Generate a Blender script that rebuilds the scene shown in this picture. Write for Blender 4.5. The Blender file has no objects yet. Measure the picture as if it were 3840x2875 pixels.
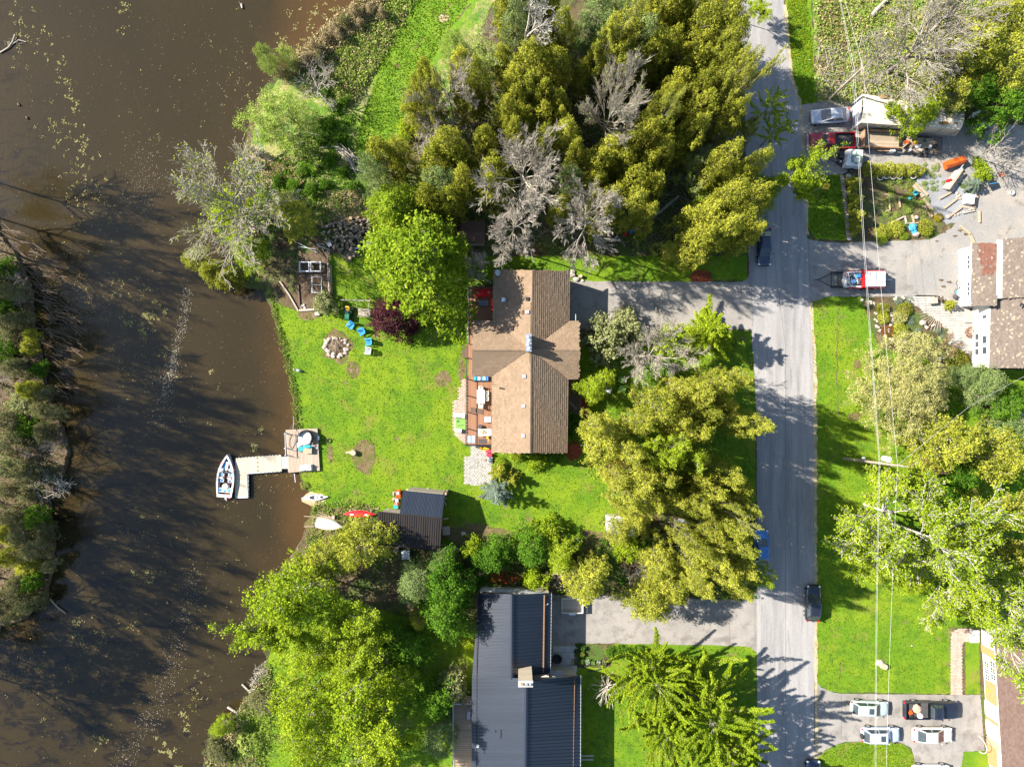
import bpy,math,random
import numpy as np
from mathutils import Vector,Matrix
from mathutils.geometry import delaunay_2d_cdt,tessellate_polygon
# camera, sky, sun, exposure
scene=bpy.context.scene
col=scene.collection
CAM_H=83.0
PXM=31.0
cam_data=bpy.data.cameras.new('camera')
cam=bpy.data.objects.new('camera',cam_data)
col.objects.link(cam)
cam.location=(0,0,CAM_H)
cam.rotation_euler=(0,0,0)
cam_data.sensor_width=36.0
cam_data.lens=36.0*CAM_H/(3840/PXM)
cam_data.clip_start=1.0
cam_data.clip_end=3000.0
scene.camera=cam
SUN_EL=math.radians(37.0)
sun_dir=Vector((1.0,-0.31,0)).normalized()*math.cos(SUN_EL)+Vector((0,0,-math.sin(SUN_EL)))
world=bpy.data.worlds.new('World')
scene.world=world
world.use_nodes=True
wn=world.node_tree.nodes
sky=wn.new('ShaderNodeTexSky')
sky.sky_type='NISHITA'
sky.sun_disc=False
sky.sun_elevation=SUN_EL
sky.sun_rotation=math.radians(287.0)
sky.air_density=1.3
sky.ozone_density=3.0
bg=wn['Background']
bg.inputs[1].default_value=0.078
world.node_tree.links.new(sky.outputs[0],bg.inputs[0])
sl=bpy.data.lights.new('sun','SUN')
sl.energy=5.0
sl.angle=math.radians(0.53)
sl.color=(1.0,0.935,0.84)
sun=bpy.data.objects.new('sun',sl)
col.objects.link(sun)
sun.location=(-60,20,60)
sun.rotation_euler=sun_dir.to_track_quat('-Z','Y').to_euler()
vs=scene.view_settings
vs.view_transform='Standard'
vs.look='None'
vs.gamma=1.0
vs.use_curve_mapping=False
vs.exposure=1.85
cy=scene.cycles
cy.max_bounces=5
cy.diffuse_bounces=3
cy.glossy_bounces=2
cy.transmission_bounces=2
cy.transparent_max_bounces=4
cy.caustics_reflective=False
cy.caustics_refractive=False
R=random.Random(7)
NR=np.random.default_rng(11)
# places: a pixel of the survey photograph at height z -> metres
def P(px,py,z=0.0):
 k=(CAM_H-z)/CAM_H/PXM
 return Vector(((px-1920)*k,(1437.5-py)*k,z))
ZO={1:(0,0,1.7015),2:(1280,0,1.725),3:(2560,0,1.725),4:(0,960,1.725),5:(1280,960,1.725),6:(2560,960,1.725),7:(0,1915,1.725),8:(1280,1915,1.725),9:(2560,1915,1.725)}
def Z(k,x,y):
 o=ZO[k]
 return o[0]+x/o[2],o[1]+y/o[2]
def PZ(k,x,y,z=0.0):
 return P(*Z(k,x,y),z)
# materials
def mat(name,c1,c2=None,scale=3.0,rough=0.8,bump=0.0,bscale=None,metal=0.0,spec=0.3,detail=4.0,coat=0.0,stretch=None,tint=False,contrast=(0.35,0.65)):
 m=bpy.data.materials.new(name)
 m.use_nodes=True
 nt=m.node_tree;N=nt.nodes;L=nt.links
 b=N['Principled BSDF']
 b.inputs['Roughness'].default_value=rough
 b.inputs['Metallic'].default_value=metal
 b.inputs['Specular IOR Level'].default_value=spec
 if coat:b.inputs['Coat Weight'].default_value=coat;b.inputs['Coat Roughness'].default_value=0.08
 if c2 is None:c2=tuple(x*0.85 for x in c1)
 geo=N.new('ShaderNodeNewGeometry')
 vec=geo.outputs['Position']
 if stretch:
  mp=N.new('ShaderNodeMapping');mp.inputs['Scale'].default_value=stretch
  L.new(vec,mp.inputs['Vector']);vec=mp.outputs[0]
 nz=N.new('ShaderNodeTexNoise');nz.inputs['Scale'].default_value=scale;nz.inputs['Detail'].default_value=detail
 nz.inputs['Roughness'].default_value=0.6
 L.new(vec,nz.inputs['Vector'])
 mr=N.new('ShaderNodeMapRange');mr.inputs[1].default_value=contrast[0];mr.inputs[2].default_value=contrast[1]
 L.new(nz.outputs[0],mr.inputs[0])
 mx=N.new('ShaderNodeMix');mx.data_type='RGBA'
 mx.inputs[6].default_value=(*c1,1);mx.inputs[7].default_value=(*c2,1)
 fac=mr.outputs[0]
 if tint:
  at=N.new('ShaderNodeAttribute');at.attribute_name='tint'
  ad=N.new('ShaderNodeMath');ad.operation='MULTIPLY_ADD';ad.inputs[1].default_value=0.75
  sc=N.new('ShaderNodeMath');sc.operation='MULTIPLY';sc.inputs[1].default_value=0.25
  L.new(mr.outputs[0],sc.inputs[0]);L.new(at.outputs['Fac'],ad.inputs[0]);L.new(sc.outputs[0],ad.inputs[2])
  fac=ad.outputs[0]
 L.new(fac,mx.inputs[0])
 L.new(mx.outputs[2],b.inputs['Base Color'])
 if bump:
  nb=N.new('ShaderNodeTexNoise');nb.inputs['Scale'].default_value=bscale or scale*4;nb.inputs['Detail'].default_value=3
  L.new(vec,nb.inputs['Vector'])
  bp=N.new('ShaderNodeBump');bp.inputs['Strength'].default_value=1.0;bp.inputs['Distance'].default_value=bump
  L.new(nb.outputs[0],bp.inputs['Height']);L.new(bp.outputs[0],b.inputs['Normal'])
 return m
def leaf_mat(name,dark,light,trans=0.38):
 m=bpy.data.materials.new(name);m.use_nodes=True
 nt=m.node_tree;N=nt.nodes;L=nt.links
 N.remove(N['Principled BSDF'])
 at=N.new('ShaderNodeAttribute');at.attribute_name='tint'
 oi=N.new('ShaderNodeObjectInfo')
 mu=N.new('ShaderNodeMath');mu.operation='MULTIPLY_ADD';mu.inputs[1].default_value=0.34;mu.inputs[2].default_value=-0.17
 ad=N.new('ShaderNodeMath');ad.operation='ADD';ad.use_clamp=True
 L.new(oi.outputs['Random'],mu.inputs[0]);L.new(mu.outputs[0],ad.inputs[0]);L.new(at.outputs['Fac'],ad.inputs[1])
 mx=N.new('ShaderNodeMix');mx.data_type='RGBA'
 mx.inputs[6].default_value=(*dark,1);mx.inputs[7].default_value=(*light,1)
 L.new(ad.outputs[0],mx.inputs[0])
 d=N.new('ShaderNodeBsdfDiffuse');t=N.new('ShaderNodeBsdfTranslucent')
 L.new(mx.outputs[2],d.inputs[0]);L.new(mx.outputs[2],t.inputs[0])
 ms=N.new('ShaderNodeMixShader');ms.inputs[0].default_value=trans
 L.new(d.outputs[0],ms.inputs[1]);L.new(t.outputs[0],ms.inputs[2])
 L.new(ms.outputs[0],N['Material Output'].inputs[0])
 return m
def ground_mat(name,cols,scales,bump=0.04,bscale=5.0,grain=14.0,grain_amt=0.35,stretch=None):
 """layers of world-space noise: cols[0] base, each further colour mixed in by its own noise patch"""
 m=bpy.data.materials.new(name);m.use_nodes=True
 nt=m.node_tree;N=nt.nodes;L=nt.links
 b=N['Principled BSDF'];b.inputs['Roughness'].default_value=0.92;b.inputs['Specular IOR Level'].default_value=0.15
 geo=N.new('ShaderNodeNewGeometry');vec=geo.outputs['Position']
 if stretch:
  mp=N.new('ShaderNodeMapping');mp.inputs['Scale'].default_value=stretch
  L.new(vec,mp.inputs['Vector']);svec=mp.outputs[0]
 else:svec=vec
 prev=None
 for i,c in enumerate(cols):
  if i==0:
   rgb=N.new('ShaderNodeRGB');rgb.outputs[0].default_value=(*c,1);prev=rgb.outputs[0];continue
  s,lo,hi=scales[i-1]
  nz=N.new('ShaderNodeTexNoise');nz.inputs['Scale'].default_value=s;nz.inputs['Detail'].default_value=6;nz.inputs['Roughness'].default_value=0.65
  mo=N.new('ShaderNodeVectorMath');mo.operation='ADD';mo.inputs[1].default_value=(i*17.3,i*5.1,i*3.3)
  L.new(svec,mo.inputs[0]);L.new(mo.outputs[0],nz.inputs['Vector'])
  mr=N.new('ShaderNodeMapRange');mr.inputs[1].default_value=lo;mr.inputs[2].default_value=hi
  L.new(nz.outputs[0],mr.inputs[0])
  mx=N.new('ShaderNodeMix');mx.data_type='RGBA';mx.inputs[7].default_value=(*c,1)
  L.new(mr.outputs[0],mx.inputs[0]);L.new(prev,mx.inputs[6]);prev=mx.outputs[2]
 ng=N.new('ShaderNodeTexNoise');ng.inputs['Scale'].default_value=grain;ng.inputs['Detail'].default_value=2
 L.new(vec,ng.inputs['Vector'])
 mg=N.new('ShaderNodeMapRange');mg.inputs[1].default_value=0.25;mg.inputs[2].default_value=0.75
 mg.inputs[3].default_value=1-grain_amt;mg.inputs[4].default_value=1+grain_amt
 L.new(ng.outputs[0],mg.inputs[0])
 vm=N.new('ShaderNodeVectorMath');vm.operation='SCALE'
 L.new(prev,vm.inputs[0]);L.new(mg.outputs[0],vm.inputs['Scale'])
 L.new(vm.outputs[0],b.inputs['Base Color'])
 if bump:
  nb=N.new('ShaderNodeTexNoise');nb.inputs['Scale'].default_value=bscale;nb.inputs['Detail'].default_value=5;nb.inputs['Roughness'].default_value=0.7
  L.new(vec,nb.inputs['Vector'])
  bp=N.new('ShaderNodeBump');bp.inputs['Distance'].default_value=bump;bp.inputs['Strength'].default_value=1
  L.new(nb.outputs[0],bp.inputs['Height']);L.new(bp.outputs[0],b.inputs['Normal'])
 return m
# building helpers
ORG={}
def link(name,data,parent=None):
 o=bpy.data.objects.new(name,data);col.objects.link(o)
 if parent is not None:
  o.parent=parent;ORG[o.name]=ORG.get(parent.name,Vector((0,0,0)))
 return o
def tag(o,label=None,cat=None,group=None,kind=None):
 if label:o['label']=label
 if cat:o['category']=cat
 if group:o['group']=group
 if kind:o['kind']=kind
 return o
def thing(name,label,cat,loc=(0,0,0),rz=0.0,group=None,world_parts=False):
 o=bpy.data.objects.new(name,None);col.objects.link(o)
 o.location=loc;o.rotation_euler=(0,0,rz);o.empty_display_size=0.2
 tag(o,label,cat,group)
 if world_parts:ORG[o.name]=Vector(loc)
 return o
def copy_tree(o,parent=None):
 c=o.copy();col.objects.link(c)
 if parent is not None:c.parent=parent
 for ch in list(o.children):copy_tree(ch,c)
 return c
def mesh_arrays(name,verts,faces,k,material=None,tint=None,smooth=False):
 """numpy arrays: verts (n,3), faces (m,k)"""
 me=bpy.data.meshes.new(name)
 n=len(verts);m=len(faces)
 me.vertices.add(n);me.vertices.foreach_set('co',np.ascontiguousarray(verts,dtype=np.float32).ravel())
 me.loops.add(m*k);me.loops.foreach_set('vertex_index',np.ascontiguousarray(faces,dtype=np.int32).ravel())
 me.polygons.add(m);me.polygons.foreach_set('loop_start',np.arange(0,m*k,k,dtype=np.int32))
 me.polygons.foreach_set('loop_total',np.full(m,k,dtype=np.int32))
 if smooth:me.polygons.foreach_set('use_smooth',np.ones(m,dtype=bool))
 me.update(calc_edges=True)
 if tint is not None:
  a=me.attributes.new('tint','FLOAT','FACE');a.data.foreach_set('value',np.asarray(tint,dtype=np.float32))
 if material:me.materials.append(material)
 return me
class MB:
 def __init__(s):s.v=[];s.f=[];s.t=[];s.tint=0.5
 def _add(s,vs_,fs):
  b=len(s.v);s.v.extend(tuple(x)for x in vs_)
  for f in fs:s.f.append([b+i for i in f]);s.t.append(s.tint)
  return s
 def box(s,c,d,rz=0.0,top=1.0,ry=0.0,rx=0.0):
  x,y,z=d[0]/2,d[1]/2,d[2]/2
  pts=[(-x,-y,-z),(x,-y,-z),(x,y,-z),(-x,y,-z),(-x*top,-y*top,z),(x*top,-y*top,z),(x*top,y*top,z),(-x*top,y*top,z)]
  m=Matrix.Rotation(rz,3,'Z')@Matrix.Rotation(ry,3,'Y')@Matrix.Rotation(rx,3,'X')
  c=Vector(c)
  return s._add([m@Vector(p)+c for p in pts],[(0,3,2,1),(4,5,6,7),(0,1,5,4),(1,2,6,5),(2,3,7,6),(3,0,4,7)])
 def hexa(s,lo,hi):
  return s._add(list(lo)+list(hi),[(3,2,1,0),(4,5,6,7),(0,1,5,4),(1,2,6,5),(2,3,7,6),(3,0,4,7)])
 def poly(s,pts):return s._add(pts,[list(range(len(pts)))])
 def prism(s,pts2,z0,z1):
  n=len(pts2)
  return s._add([(p[0],p[1],z0)for p in pts2]+[(p[0],p[1],z1)for p in pts2],[list(range(n-1,-1,-1)),list(range(n,2*n))]+[(i,(i+1)%n,n+(i+1)%n,n+i)for i in range(n)])
 def slab(s,pts3,th):
  n=len(pts3)
  return s._add([(p[0],p[1],p[2]-th)for p in pts3]+[tuple(p)for p in pts3],[list(range(n-1,-1,-1)),list(range(n,2*n))]+[(i,(i+1)%n,n+(i+1)%n,n+i)for i in range(n)])
 def tube(s,pts,r,n=6,caps=True):
  pts=[Vector(p)for p in pts]
  if not hasattr(r,'__len__'):r=[r]*len(pts)
  b=len(s.v);k=len(pts)
  for i,p in enumerate(pts):
   d=(pts[min(i+1,k-1)]-pts[max(i-1,0)])
   if d.length<1e-9:d=Vector((0,0,1))
   d.normalize()
   a=Vector((0,0,1))if abs(d.z)<0.9 else Vector((1,0,0))
   u=d.cross(a).normalized();w=d.cross(u)
   for j in range(n):
    an=2*math.pi*j/n
    q=p+(u*math.cos(an)+w*math.sin(an))*r[i]
    s.v.append((q.x,q.y,q.z))
  for i in range(k-1):
   for j in range(n):
    s.f.append([b+i*n+j,b+i*n+(j+1)%n,b+(i+1)*n+(j+1)%n,b+(i+1)*n+j]);s.t.append(s.tint)
  if caps:
   s.f.append([b+j for j in range(n)]);s.f.append([b+(k-1)*n+j for j in range(n-1,-1,-1)]);s.t+=[s.tint]*2
  return s
 def lathe(s,prof,c=(0,0,0),n=16,closed=True):
  b=len(s.v)
  for r,z in prof:
   for j in range(n):
    a=2*math.pi*j/n
    s.v.append((c[0]+r*math.cos(a),c[1]+r*math.sin(a),c[2]+z))
  for i in range(len(prof)-1):
   for j in range(n):
    s.f.append([b+i*n+j,b+i*n+(j+1)%n,b+(i+1)*n+(j+1)%n,b+(i+1)*n+j]);s.t.append(s.tint)
  if closed:
   s.f.append([b+j for j in range(n-1,-1,-1)]);s.f.append([b+(len(prof)-1)*n+j for j in range(n)]);s.t+=[s.tint]*2
  return s
 def ball(s,c,r,n=8,m=5,wob=0.0,rnd=None):
  rx,ry,rz=r if hasattr(r,'__len__')else(r,r,r)
  rnd=rnd or R;b=len(s.v)
  s.v.append((c[0],c[1],c[2]-rz))
  for i in range(1,m):
   th=math.pi*i/m
   for j in range(n):
    a=2*math.pi*j/n;q=1+wob*(rnd.random()*2-1)
    s.v.append((c[0]+rx*math.sin(th)*math.cos(a)*q,c[1]+ry*math.sin(th)*math.sin(a)*q,c[2]-rz*math.cos(th)*q))
  s.v.append((c[0],c[1],c[2]+rz));last=len(s.v)-1
  for j in range(n):
   s.f.append([b,b+1+(j+1)%n,b+1+j]);s.t.append(s.tint)
   for i in range(m-2):
    o=b+1+i*n
    s.f.append([o+j,o+(j+1)%n,o+n+(j+1)%n,o+n+j]);s.t.append(s.tint)
   o=b+1+(m-2)*n
   s.f.append([o+j,o+(j+1)%n,last]);s.t.append(s.tint)
  return s
 def ring(s,outer,inner):
  n=len(outer)
  return s._add(list(outer)+list(inner),[(i,(i+1)%n,n+(i+1)%n,n+i)for i in range(n)])
 def build(s,name,m,parent=None,smooth=False,label=None,kind=None):
  me=bpy.data.meshes.new(name)
  off=ORG.get(parent.name,None)if parent is not None else None
  vv=s.v if off is None else[(a-off.x,b-off.y,c-off.z)for a,b,c in s.v]
  me.from_pydata(vv,[],s.f)
  if smooth:me.polygons.foreach_set('use_smooth',np.ones(len(s.f),dtype=bool))
  a=me.attributes.new('tint','FLOAT','FACE');a.data.foreach_set('value',s.t)
  me.materials.append(m)
  o=link(name,me,parent)
  if label:o['label']=label
  if kind:o['kind']=kind
  return o
def lerp(a,b,t):return a+(b-a)*t
def strips(parent,name,A,B,C,D,n,gap,th,m,rib=0.0,ribw=0.05,jit=0.0,kind=None):
 """n boards or panels side by side along A->B, each running from the A-B edge to the D-C edge"""
 A,B,C,D=map(Vector,(A,B,C,D))
 w=(B-A).length/n
 nrm=(B-A).cross(D-A).normalized()
 if nrm.z<0:nrm=-nrm
 allb=MB()
 for i in range(n):
  t0=(i+gap/w/2)/n;t1=(i+1-gap/w/2)/n
  mb=allb if kind else MB()
  mb.tint=R.random()
  dz=nrm*(R.uniform(-jit,jit))
  q=[lerp(A,B,t0)+dz,lerp(A,B,t1)+dz,lerp(D,C,t1)+dz,lerp(D,C,t0)+dz]
  mb.hexa([p-nrm*th for p in q],q)
  if rib:
   tr=t0+ribw/w/n
   r0=[lerp(A,B,t0)+dz,lerp(A,B,tr)+dz,lerp(D,C,tr)+dz,lerp(D,C,t0)+dz]
   mb.hexa([p+nrm*0.001 for p in r0],[p+nrm*rib for p in r0])
  if not kind:mb.build(name,m,parent)
 if kind:return allb.build(name,m,parent,kind=kind)
def in_poly(x,y,poly):
 c=False;n=len(poly);j=n-1
 for i in range(n):
  xi,yi=poly[i][0],poly[i][1];xj,yj=poly[j][0],poly[j][1]
  if(yi>y)!=(yj>y)and x<(xj-xi)*(y-yi)/(yj-yi)+xi:c=not c
  j=i
 return c
def np_in_poly(X,Y,poly):
 c=np.zeros(X.shape,bool);n=len(poly);j=n-1
 for i in range(n):
  xi,yi=poly[i][0],poly[i][1];xj,yj=poly[j][0],poly[j][1]
  if yi!=yj:
   c^=((yi>Y)!=(yj>Y))&(X<(xj-xi)*(Y-yi)/(yj-yi)+xi)
  j=i
 return c
def shingles(parent,pts,m,expo=0.27,wid=0.33,lip=0.035,indiv=0,name='shingle',seedv=1):
 """pts: slope polygon, first edge is the eave. Overlapping tabs in courses; the first `indiv` ones become parts"""
 rr=random.Random(seedv)
 pts=[Vector(p)for p in pts]
 e=(pts[1]-pts[0]).normalized();nrm=None
 for k in range(2,len(pts)):
  nrm=(pts[1]-pts[0]).cross(pts[k]-pts[0])
  if nrm.length>1e-3:break
 nrm.normalize()
 if nrm.z<0:nrm=-nrm
 up=nrm.cross(e).normalized()
 if up.z<0:up=-up
 loc=[((p-pts[0]).dot(e),(p-pts[0]).dot(up))for p in pts]
 x0=min(a for a,b in loc);x1=max(a for a,b in loc);y1=max(b for a,b in loc)
 bulk=MB();cells=[]
 ny=int(y1/expo)
 for j in range(ny+1):
  x=x0+(0.5*wid if j%2 else 0)-wid
  while x<x1:
   w=wid*rr.uniform(0.8,1.2)
   if in_poly(x+w/2,(j+0.5)*expo,loc):cells.append((x,j,w))
   x+=w
 sets=set(range(min(indiv,len(cells))))
 variants=[]
 if indiv:
  for q in range(6):
   mb=MB();mb.tint=q/5
   base=Vector((0,0,0))
   a=-e*wid/2;c_=e*wid/2
   p0=a+nrm*lip;p1=c_+nrm*lip;p2=c_+up*(expo*1.05)+nrm*0.004;p3=a+up*(expo*1.05)+nrm*0.004
   mb.hexa([p0-nrm*(lip-0.003),p1-nrm*(lip-0.003),p2-nrm*0.002,p3-nrm*0.002],[p0,p1,p2,p3])
   me=bpy.data.meshes.new('shingle')
   me.from_pydata(mb.v,[],mb.f)
   at=me.attributes.new('tint','FLOAT','FACE');at.data.foreach_set('value',mb.t);me.materials.append(m)
   variants.append(me)
 off=ORG.get(parent.name,Vector((0,0,0)))
 for i,(x,j,w)in enumerate(cells):
  t=rr.random()
  if i in sets:
   o=link(name,variants[min(5,int(t*6))],parent)
   o.location=pts[0]+e*(x+w/2)+up*(j*expo)-off
   continue
  bulk.tint=t
  g=0.006;L_=lip*rr.uniform(0.75,1.2)
  base=pts[0]+up*(j*expo)
  a=base+e*(x+g);c_=base+e*(x+w-g)
  bulk._add([a,c_,a+nrm*L_,c_+nrm*L_,c_+up*expo*1.05+nrm*0.004,a+up*expo*1.05+nrm*0.004],[(0,1,3,2),(2,3,4,5)])
 if bulk.v:bulk.build(name,m,parent,kind='stuff')
def ragged(pts,step=0.5,amp=0.12,closed=True,rr=None):
 rr=rr or R;out=[];n=len(pts)
 for i in range(n if closed else n-1):
  a=Vector(pts[i][:2]);b=Vector(pts[(i+1)%n][:2]);d=b-a;k=max(1,int(d.length/step))
  if d.length>200:k=1
  nn=Vector((-d.y,d.x)).normalized()if d.length>0 else Vector((0,0))
  for j in range(k):
   p=a+d*(j/k)
   s_=amp*(rr.random()*2-1)if k>1 else 0
   out.append((p.x+nn.x*s_,p.y+nn.y*s_))
 return out
def smooth_poly(pts,it=2):
 for _ in range(it):
  q=[];n=len(pts)
  for i in range(n):
   a=pts[i];b=pts[(i+1)%n]
   q.append((a[0]*0.75+b[0]*0.25,a[1]*0.75+b[1]*0.25));q.append((a[0]*0.25+b[0]*0.75,a[1]*0.25+b[1]*0.75))
  pts=q
 return pts
def sheet(name,pts,z,m,step=0.5,amp=0.1,skirt=0.0,kind='structure',smooth=0,hole=None):
 """flat ground sheet from a list of photograph pixels (px,py)"""
 pl=[(P(a,b).x,P(a,b).y)for a,b in pts]
 if smooth:pl=smooth_poly(pl,smooth)
 if step:pl=ragged(pl,step,amp)
 if sum(pl[i-1][0]*pl[i][1]-pl[i][0]*pl[i-1][1]for i in range(len(pl)))<0:pl.reverse()
 tris=tessellate_polygon([[Vector((a,b,0))for a,b in pl]])
 mb=MB()
 mb.v=[(a,b,z)for a,b in pl]
 for t in tris:
  a,b,c=(Vector(pl[i])for i in t)
  cr=(b-a).cross(c-a)
  mb.f.append(list(t)if cr>0 else[t[0],t[2],t[1]]);mb.t.append(0.5)
 if skirt:
  n=len(pl)
  o2=[]
  for i in range(n):
   a=Vector(pl[i-1]);b=Vector(pl[(i+1)%n]);d=(b-a)
   nn=Vector((d.y,-d.x)).normalized()if d.length>1e-6 else Vector((0,0))
   o2.append((pl[i][0]+nn.x*skirt,pl[i][1]+nn.y*skirt,z-1.3))
  mb.v+=o2
  for i in range(n):
   j=(i+1)%n
   mb.f.append([i,n+i,n+j,j]);mb.t.append(0.5)
 o=mb.build(name,m)
 if kind:o['kind']=kind
 return o,pl
# leaves and branches
def leaf_quads(cent,nrm,size,rng,aspect=0.55):
 n=len(cent)
 nrm=nrm/(np.linalg.norm(nrm,axis=1,keepdims=True)+1e-9)
 a=rng.normal(size=(n,3));u=np.cross(nrm,a);u/=(np.linalg.norm(u,axis=1,keepdims=True)+1e-9)
 w=np.cross(nrm,u)
 s=(size*rng.uniform(0.7,1.3,n))[:,None]if np.isscalar(size)else size[:,None]
 v=np.stack([cent-u*s*0.5,cent-w*s*0.5*aspect+nrm*s*0.08,cent+u*s*0.5,cent+w*s*0.5*aspect+nrm*s*0.08],1).reshape(-1,3)
 return v,np.arange(4*n).reshape(-1,4)
class Leaves:
 def __init__(s):s.c=[];s.n=[];s.s=[];s.t=[]
 def add(s,c,n,size,t):s.c.append(c);s.n.append(n);s.s.append(size);s.t.append(t)
 def mesh(s,name,m,rng,aspect=0.55):
  c=np.concatenate(s.c);n=np.concatenate(s.n);z=np.concatenate(s.s);t=np.concatenate(s.t)
  v,f=leaf_quads(c,n,z,rng,aspect)
  return mesh_arrays(name,v,f,4,m,np.clip(t,0,1))
def mst(nodes,bf=0.4):
 """greedy balanced spanning tree from node 0; returns the parent of each node"""
 n=len(nodes);par=np.full(n,-1);path=np.full(n,np.inf);path[0]=0
 cost=np.full(n,np.inf);best=np.zeros(n,int);done=np.zeros(n,bool);done[0]=True;order=[0]
 d=np.linalg.norm(nodes-nodes[0],axis=1);cost=d.copy();cost[0]=np.inf
 for _ in range(n-1):
  i=int(np.argmin(np.where(done,np.inf,cost)))
  p=best[i];par[i]=p;path[i]=path[p]+np.linalg.norm(nodes[i]-nodes[p]);done[i]=True;order.append(i)
  dd=np.linalg.norm(nodes-nodes[i],axis=1);c=dd+bf*path[i]
  up=(c<cost)&~done
  cost[up]=c[up];best[up]=i
 return par,order
def skeleton(mb,nodes,par,order,r0,rmin,rng,sides=5,ex=0.5):
 n=len(nodes);cnt=np.ones(n)
 for i in reversed(order[1:]):cnt[par[i]]+=cnt[i]
 rad=np.maximum(rmin,r0*(cnt/cnt[0])**ex)
 for i in order[1:]:
  p=par[i];a=nodes[p];b=nodes[i];L=np.linalg.norm(b-a)
  if L<1e-4:continue
  m=(a+b)/2+rng.normal(size=3)*L*0.07;m[2]+=L*0.04
  ra=min(rad[p],rad[i]*1.35)
  mb.tube([a,m,b],[ra,(ra+rad[i])/2,rad[i]],sides if rad[i]>0.05 else 3,caps=False)
 return mb
def clump_tree(seed,rad,h,leafm,barkm,n_cl=60,cr=0.6,per=110,size=0.2,zb=0.25,prof=0.5,inner=0.55,lump=0.18,trunk_r=0.16,rmin=0.02,up=0.5,shell=0.6,aspect=0.55,name='tree',stems=1,bare=0,tspread=0.22,zs=0.8,lean=(0,0)):
 rng=np.random.default_rng(seed)
 ph=rng.uniform(0,6.28,4)
 pts=[]
 tries=0
 while len(pts)<n_cl and tries<n_cl*60:
  tries+=1
  t=rng.uniform(0,1)**0.8;a=rng.uniform(0,6.283)
  env=(1-t**2.2)**prof*(1 if t>0.12 else 0.75+2*t)
  env*=1+lump*(math.sin(2*a+ph[0])+math.sin(3*a+ph[1])*0.7+math.sin(5*a+ph[2])*0.5)
  q=rng.uniform(inner,1)if t<0.85 else rng.uniform(0,1)
  r_=rad*env*q*0.92
  z=h*(zb+(1-zb)*t)-cr*0.5
  p=np.array([r_*math.cos(a)+lean[0]*t,r_*math.sin(a)+lean[1]*t,z])
  if all(np.linalg.norm((p-o)*(1,1,0.7))>cr*0.85 for o in pts):pts.append(p)
 pts=np.array(pts)
 lv=Leaves()
 for i,c in enumerate(pts):
  if i<bare:continue
  k=int(per*rng.uniform(0.6,1.3));d=rng.normal(size=(k,3));d[:,2]=np.abs(d[:,2])*0.9-0.25
  d/=np.linalg.norm(d,axis=1,keepdims=True)
  ns=9;sd=rng.normal(size=(ns,3));sd[:,2]=np.abs(sd[:,2])-0.2;sd/=np.linalg.norm(sd,axis=1,keepdims=True)
  sd*=cr*rng.uniform(0.5,1.35,(ns,1))*np.array([1,1,zs]);si=rng.integers(0,ns,k);stt=rng.normal(0,0.1,ns)
  pos=c+sd[si]+rng.normal(size=(k,3))*cr*0.27
  dd=pos-c;dd/=np.linalg.norm(dd,axis=1,keepdims=True)+1e-6
  nn=dd*0.45+rng.normal(size=(k,3))*0.6+np.array([0,0,up])
  ct=rng.normal(0,tspread)
  lv.add(pos,nn,size*rng.uniform(0.55,1.45,k),0.5+ct+stt[si]+rng.normal(0,0.2,k))
 crown=lv.mesh('crown',leafm,rng,aspect)
 zt=h*(zb+(1-zb)*0.55)
 tn=[np.array([0,0,z])for z in np.linspace(0,zt,7)]
 for i in range(1,7):tn[i][:2]+=rng.normal(size=2)*rad*0.03*i/3+np.array(lean)*(i/6)*0.5
 low=np.stack([np.array([p[0]*0.55,p[1]*0.55,max(h*zb*0.6,p[2]-np.hypot(p[0],p[1])*0.5)])for p in pts[::3]])
 nodes=np.concatenate([np.array(tn),low,pts])
 par,order=mst(nodes,0.35)
 mb=MB();skeleton(mb,nodes,par,order,trunk_r,rmin,rng)
 for p in pts[::2]:
  d=rng.normal(size=3);d[2]=abs(d[2]);d/=np.linalg.norm(d)
  mb.tube([p,p+d*cr*1.1],[rmin,rmin*0.5],3,caps=False)
 trunk=mesh_from_mb(mb,'trunk',barkm)
 return trunk,crown
def mesh_from_mb(mb,name,m):
 me=bpy.data.meshes.new(name);me.from_pydata(mb.v,[],mb.f);me.materials.append(m)
 me.attributes.new('tint','FLOAT','FACE').data.foreach_set('value',mb.t)
 me.polygons.foreach_set('use_smooth',np.ones(len(mb.f),dtype=bool))
 return me
def grow(mb,rng,p,d,L,r,depth,kids,upb=0.12,spread=0.6,ends=None,wob=0.16,rmin=0.012,seg=4,start=0.3):
 """recursive branch; d a unit vector"""
 pts=[p];q=p.copy();dd=d.copy()
 for i in range(seg):
  dd=dd+rng.normal(size=3)*wob;dd[2]+=upb*0.5;dd/=np.linalg.norm(dd)
  q=q+dd*L/seg;pts.append(q.copy())
 rs=[max(rmin,r*(1-0.7*i/seg))for i in range(seg+1)]
 mb.tube(pts,rs,6 if r>0.06 else(4 if r>0.03 else 3),caps=False)
 if ends is not None and depth<=1:ends.extend(pts[1:])
 if depth==0:return
 for k in range(kids[-depth]if hasattr(kids,'__len__')else kids):
  s=rng.uniform(start,1.0)*seg;i=min(seg-1,int(s));b=pts[i]+(pts[i+1]-pts[i])*(s-i)
  t=pts[i+1]-pts[i];t/=np.linalg.norm(t)
  side=rng.normal(size=3);side-=side.dot(t)*t;side/=np.linalg.norm(side)
  nd=t+side*spread*rng.uniform(0.6,1.3);nd[2]+=upb;nd/=np.linalg.norm(nd)
  grow(mb,rng,b,nd,L*rng.uniform(0.38,0.62)*(1.15-0.4*s/seg),max(rmin,rs[i]*0.6),depth-1,kids,upb,spread,ends,wob,rmin,3,0.15)
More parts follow.
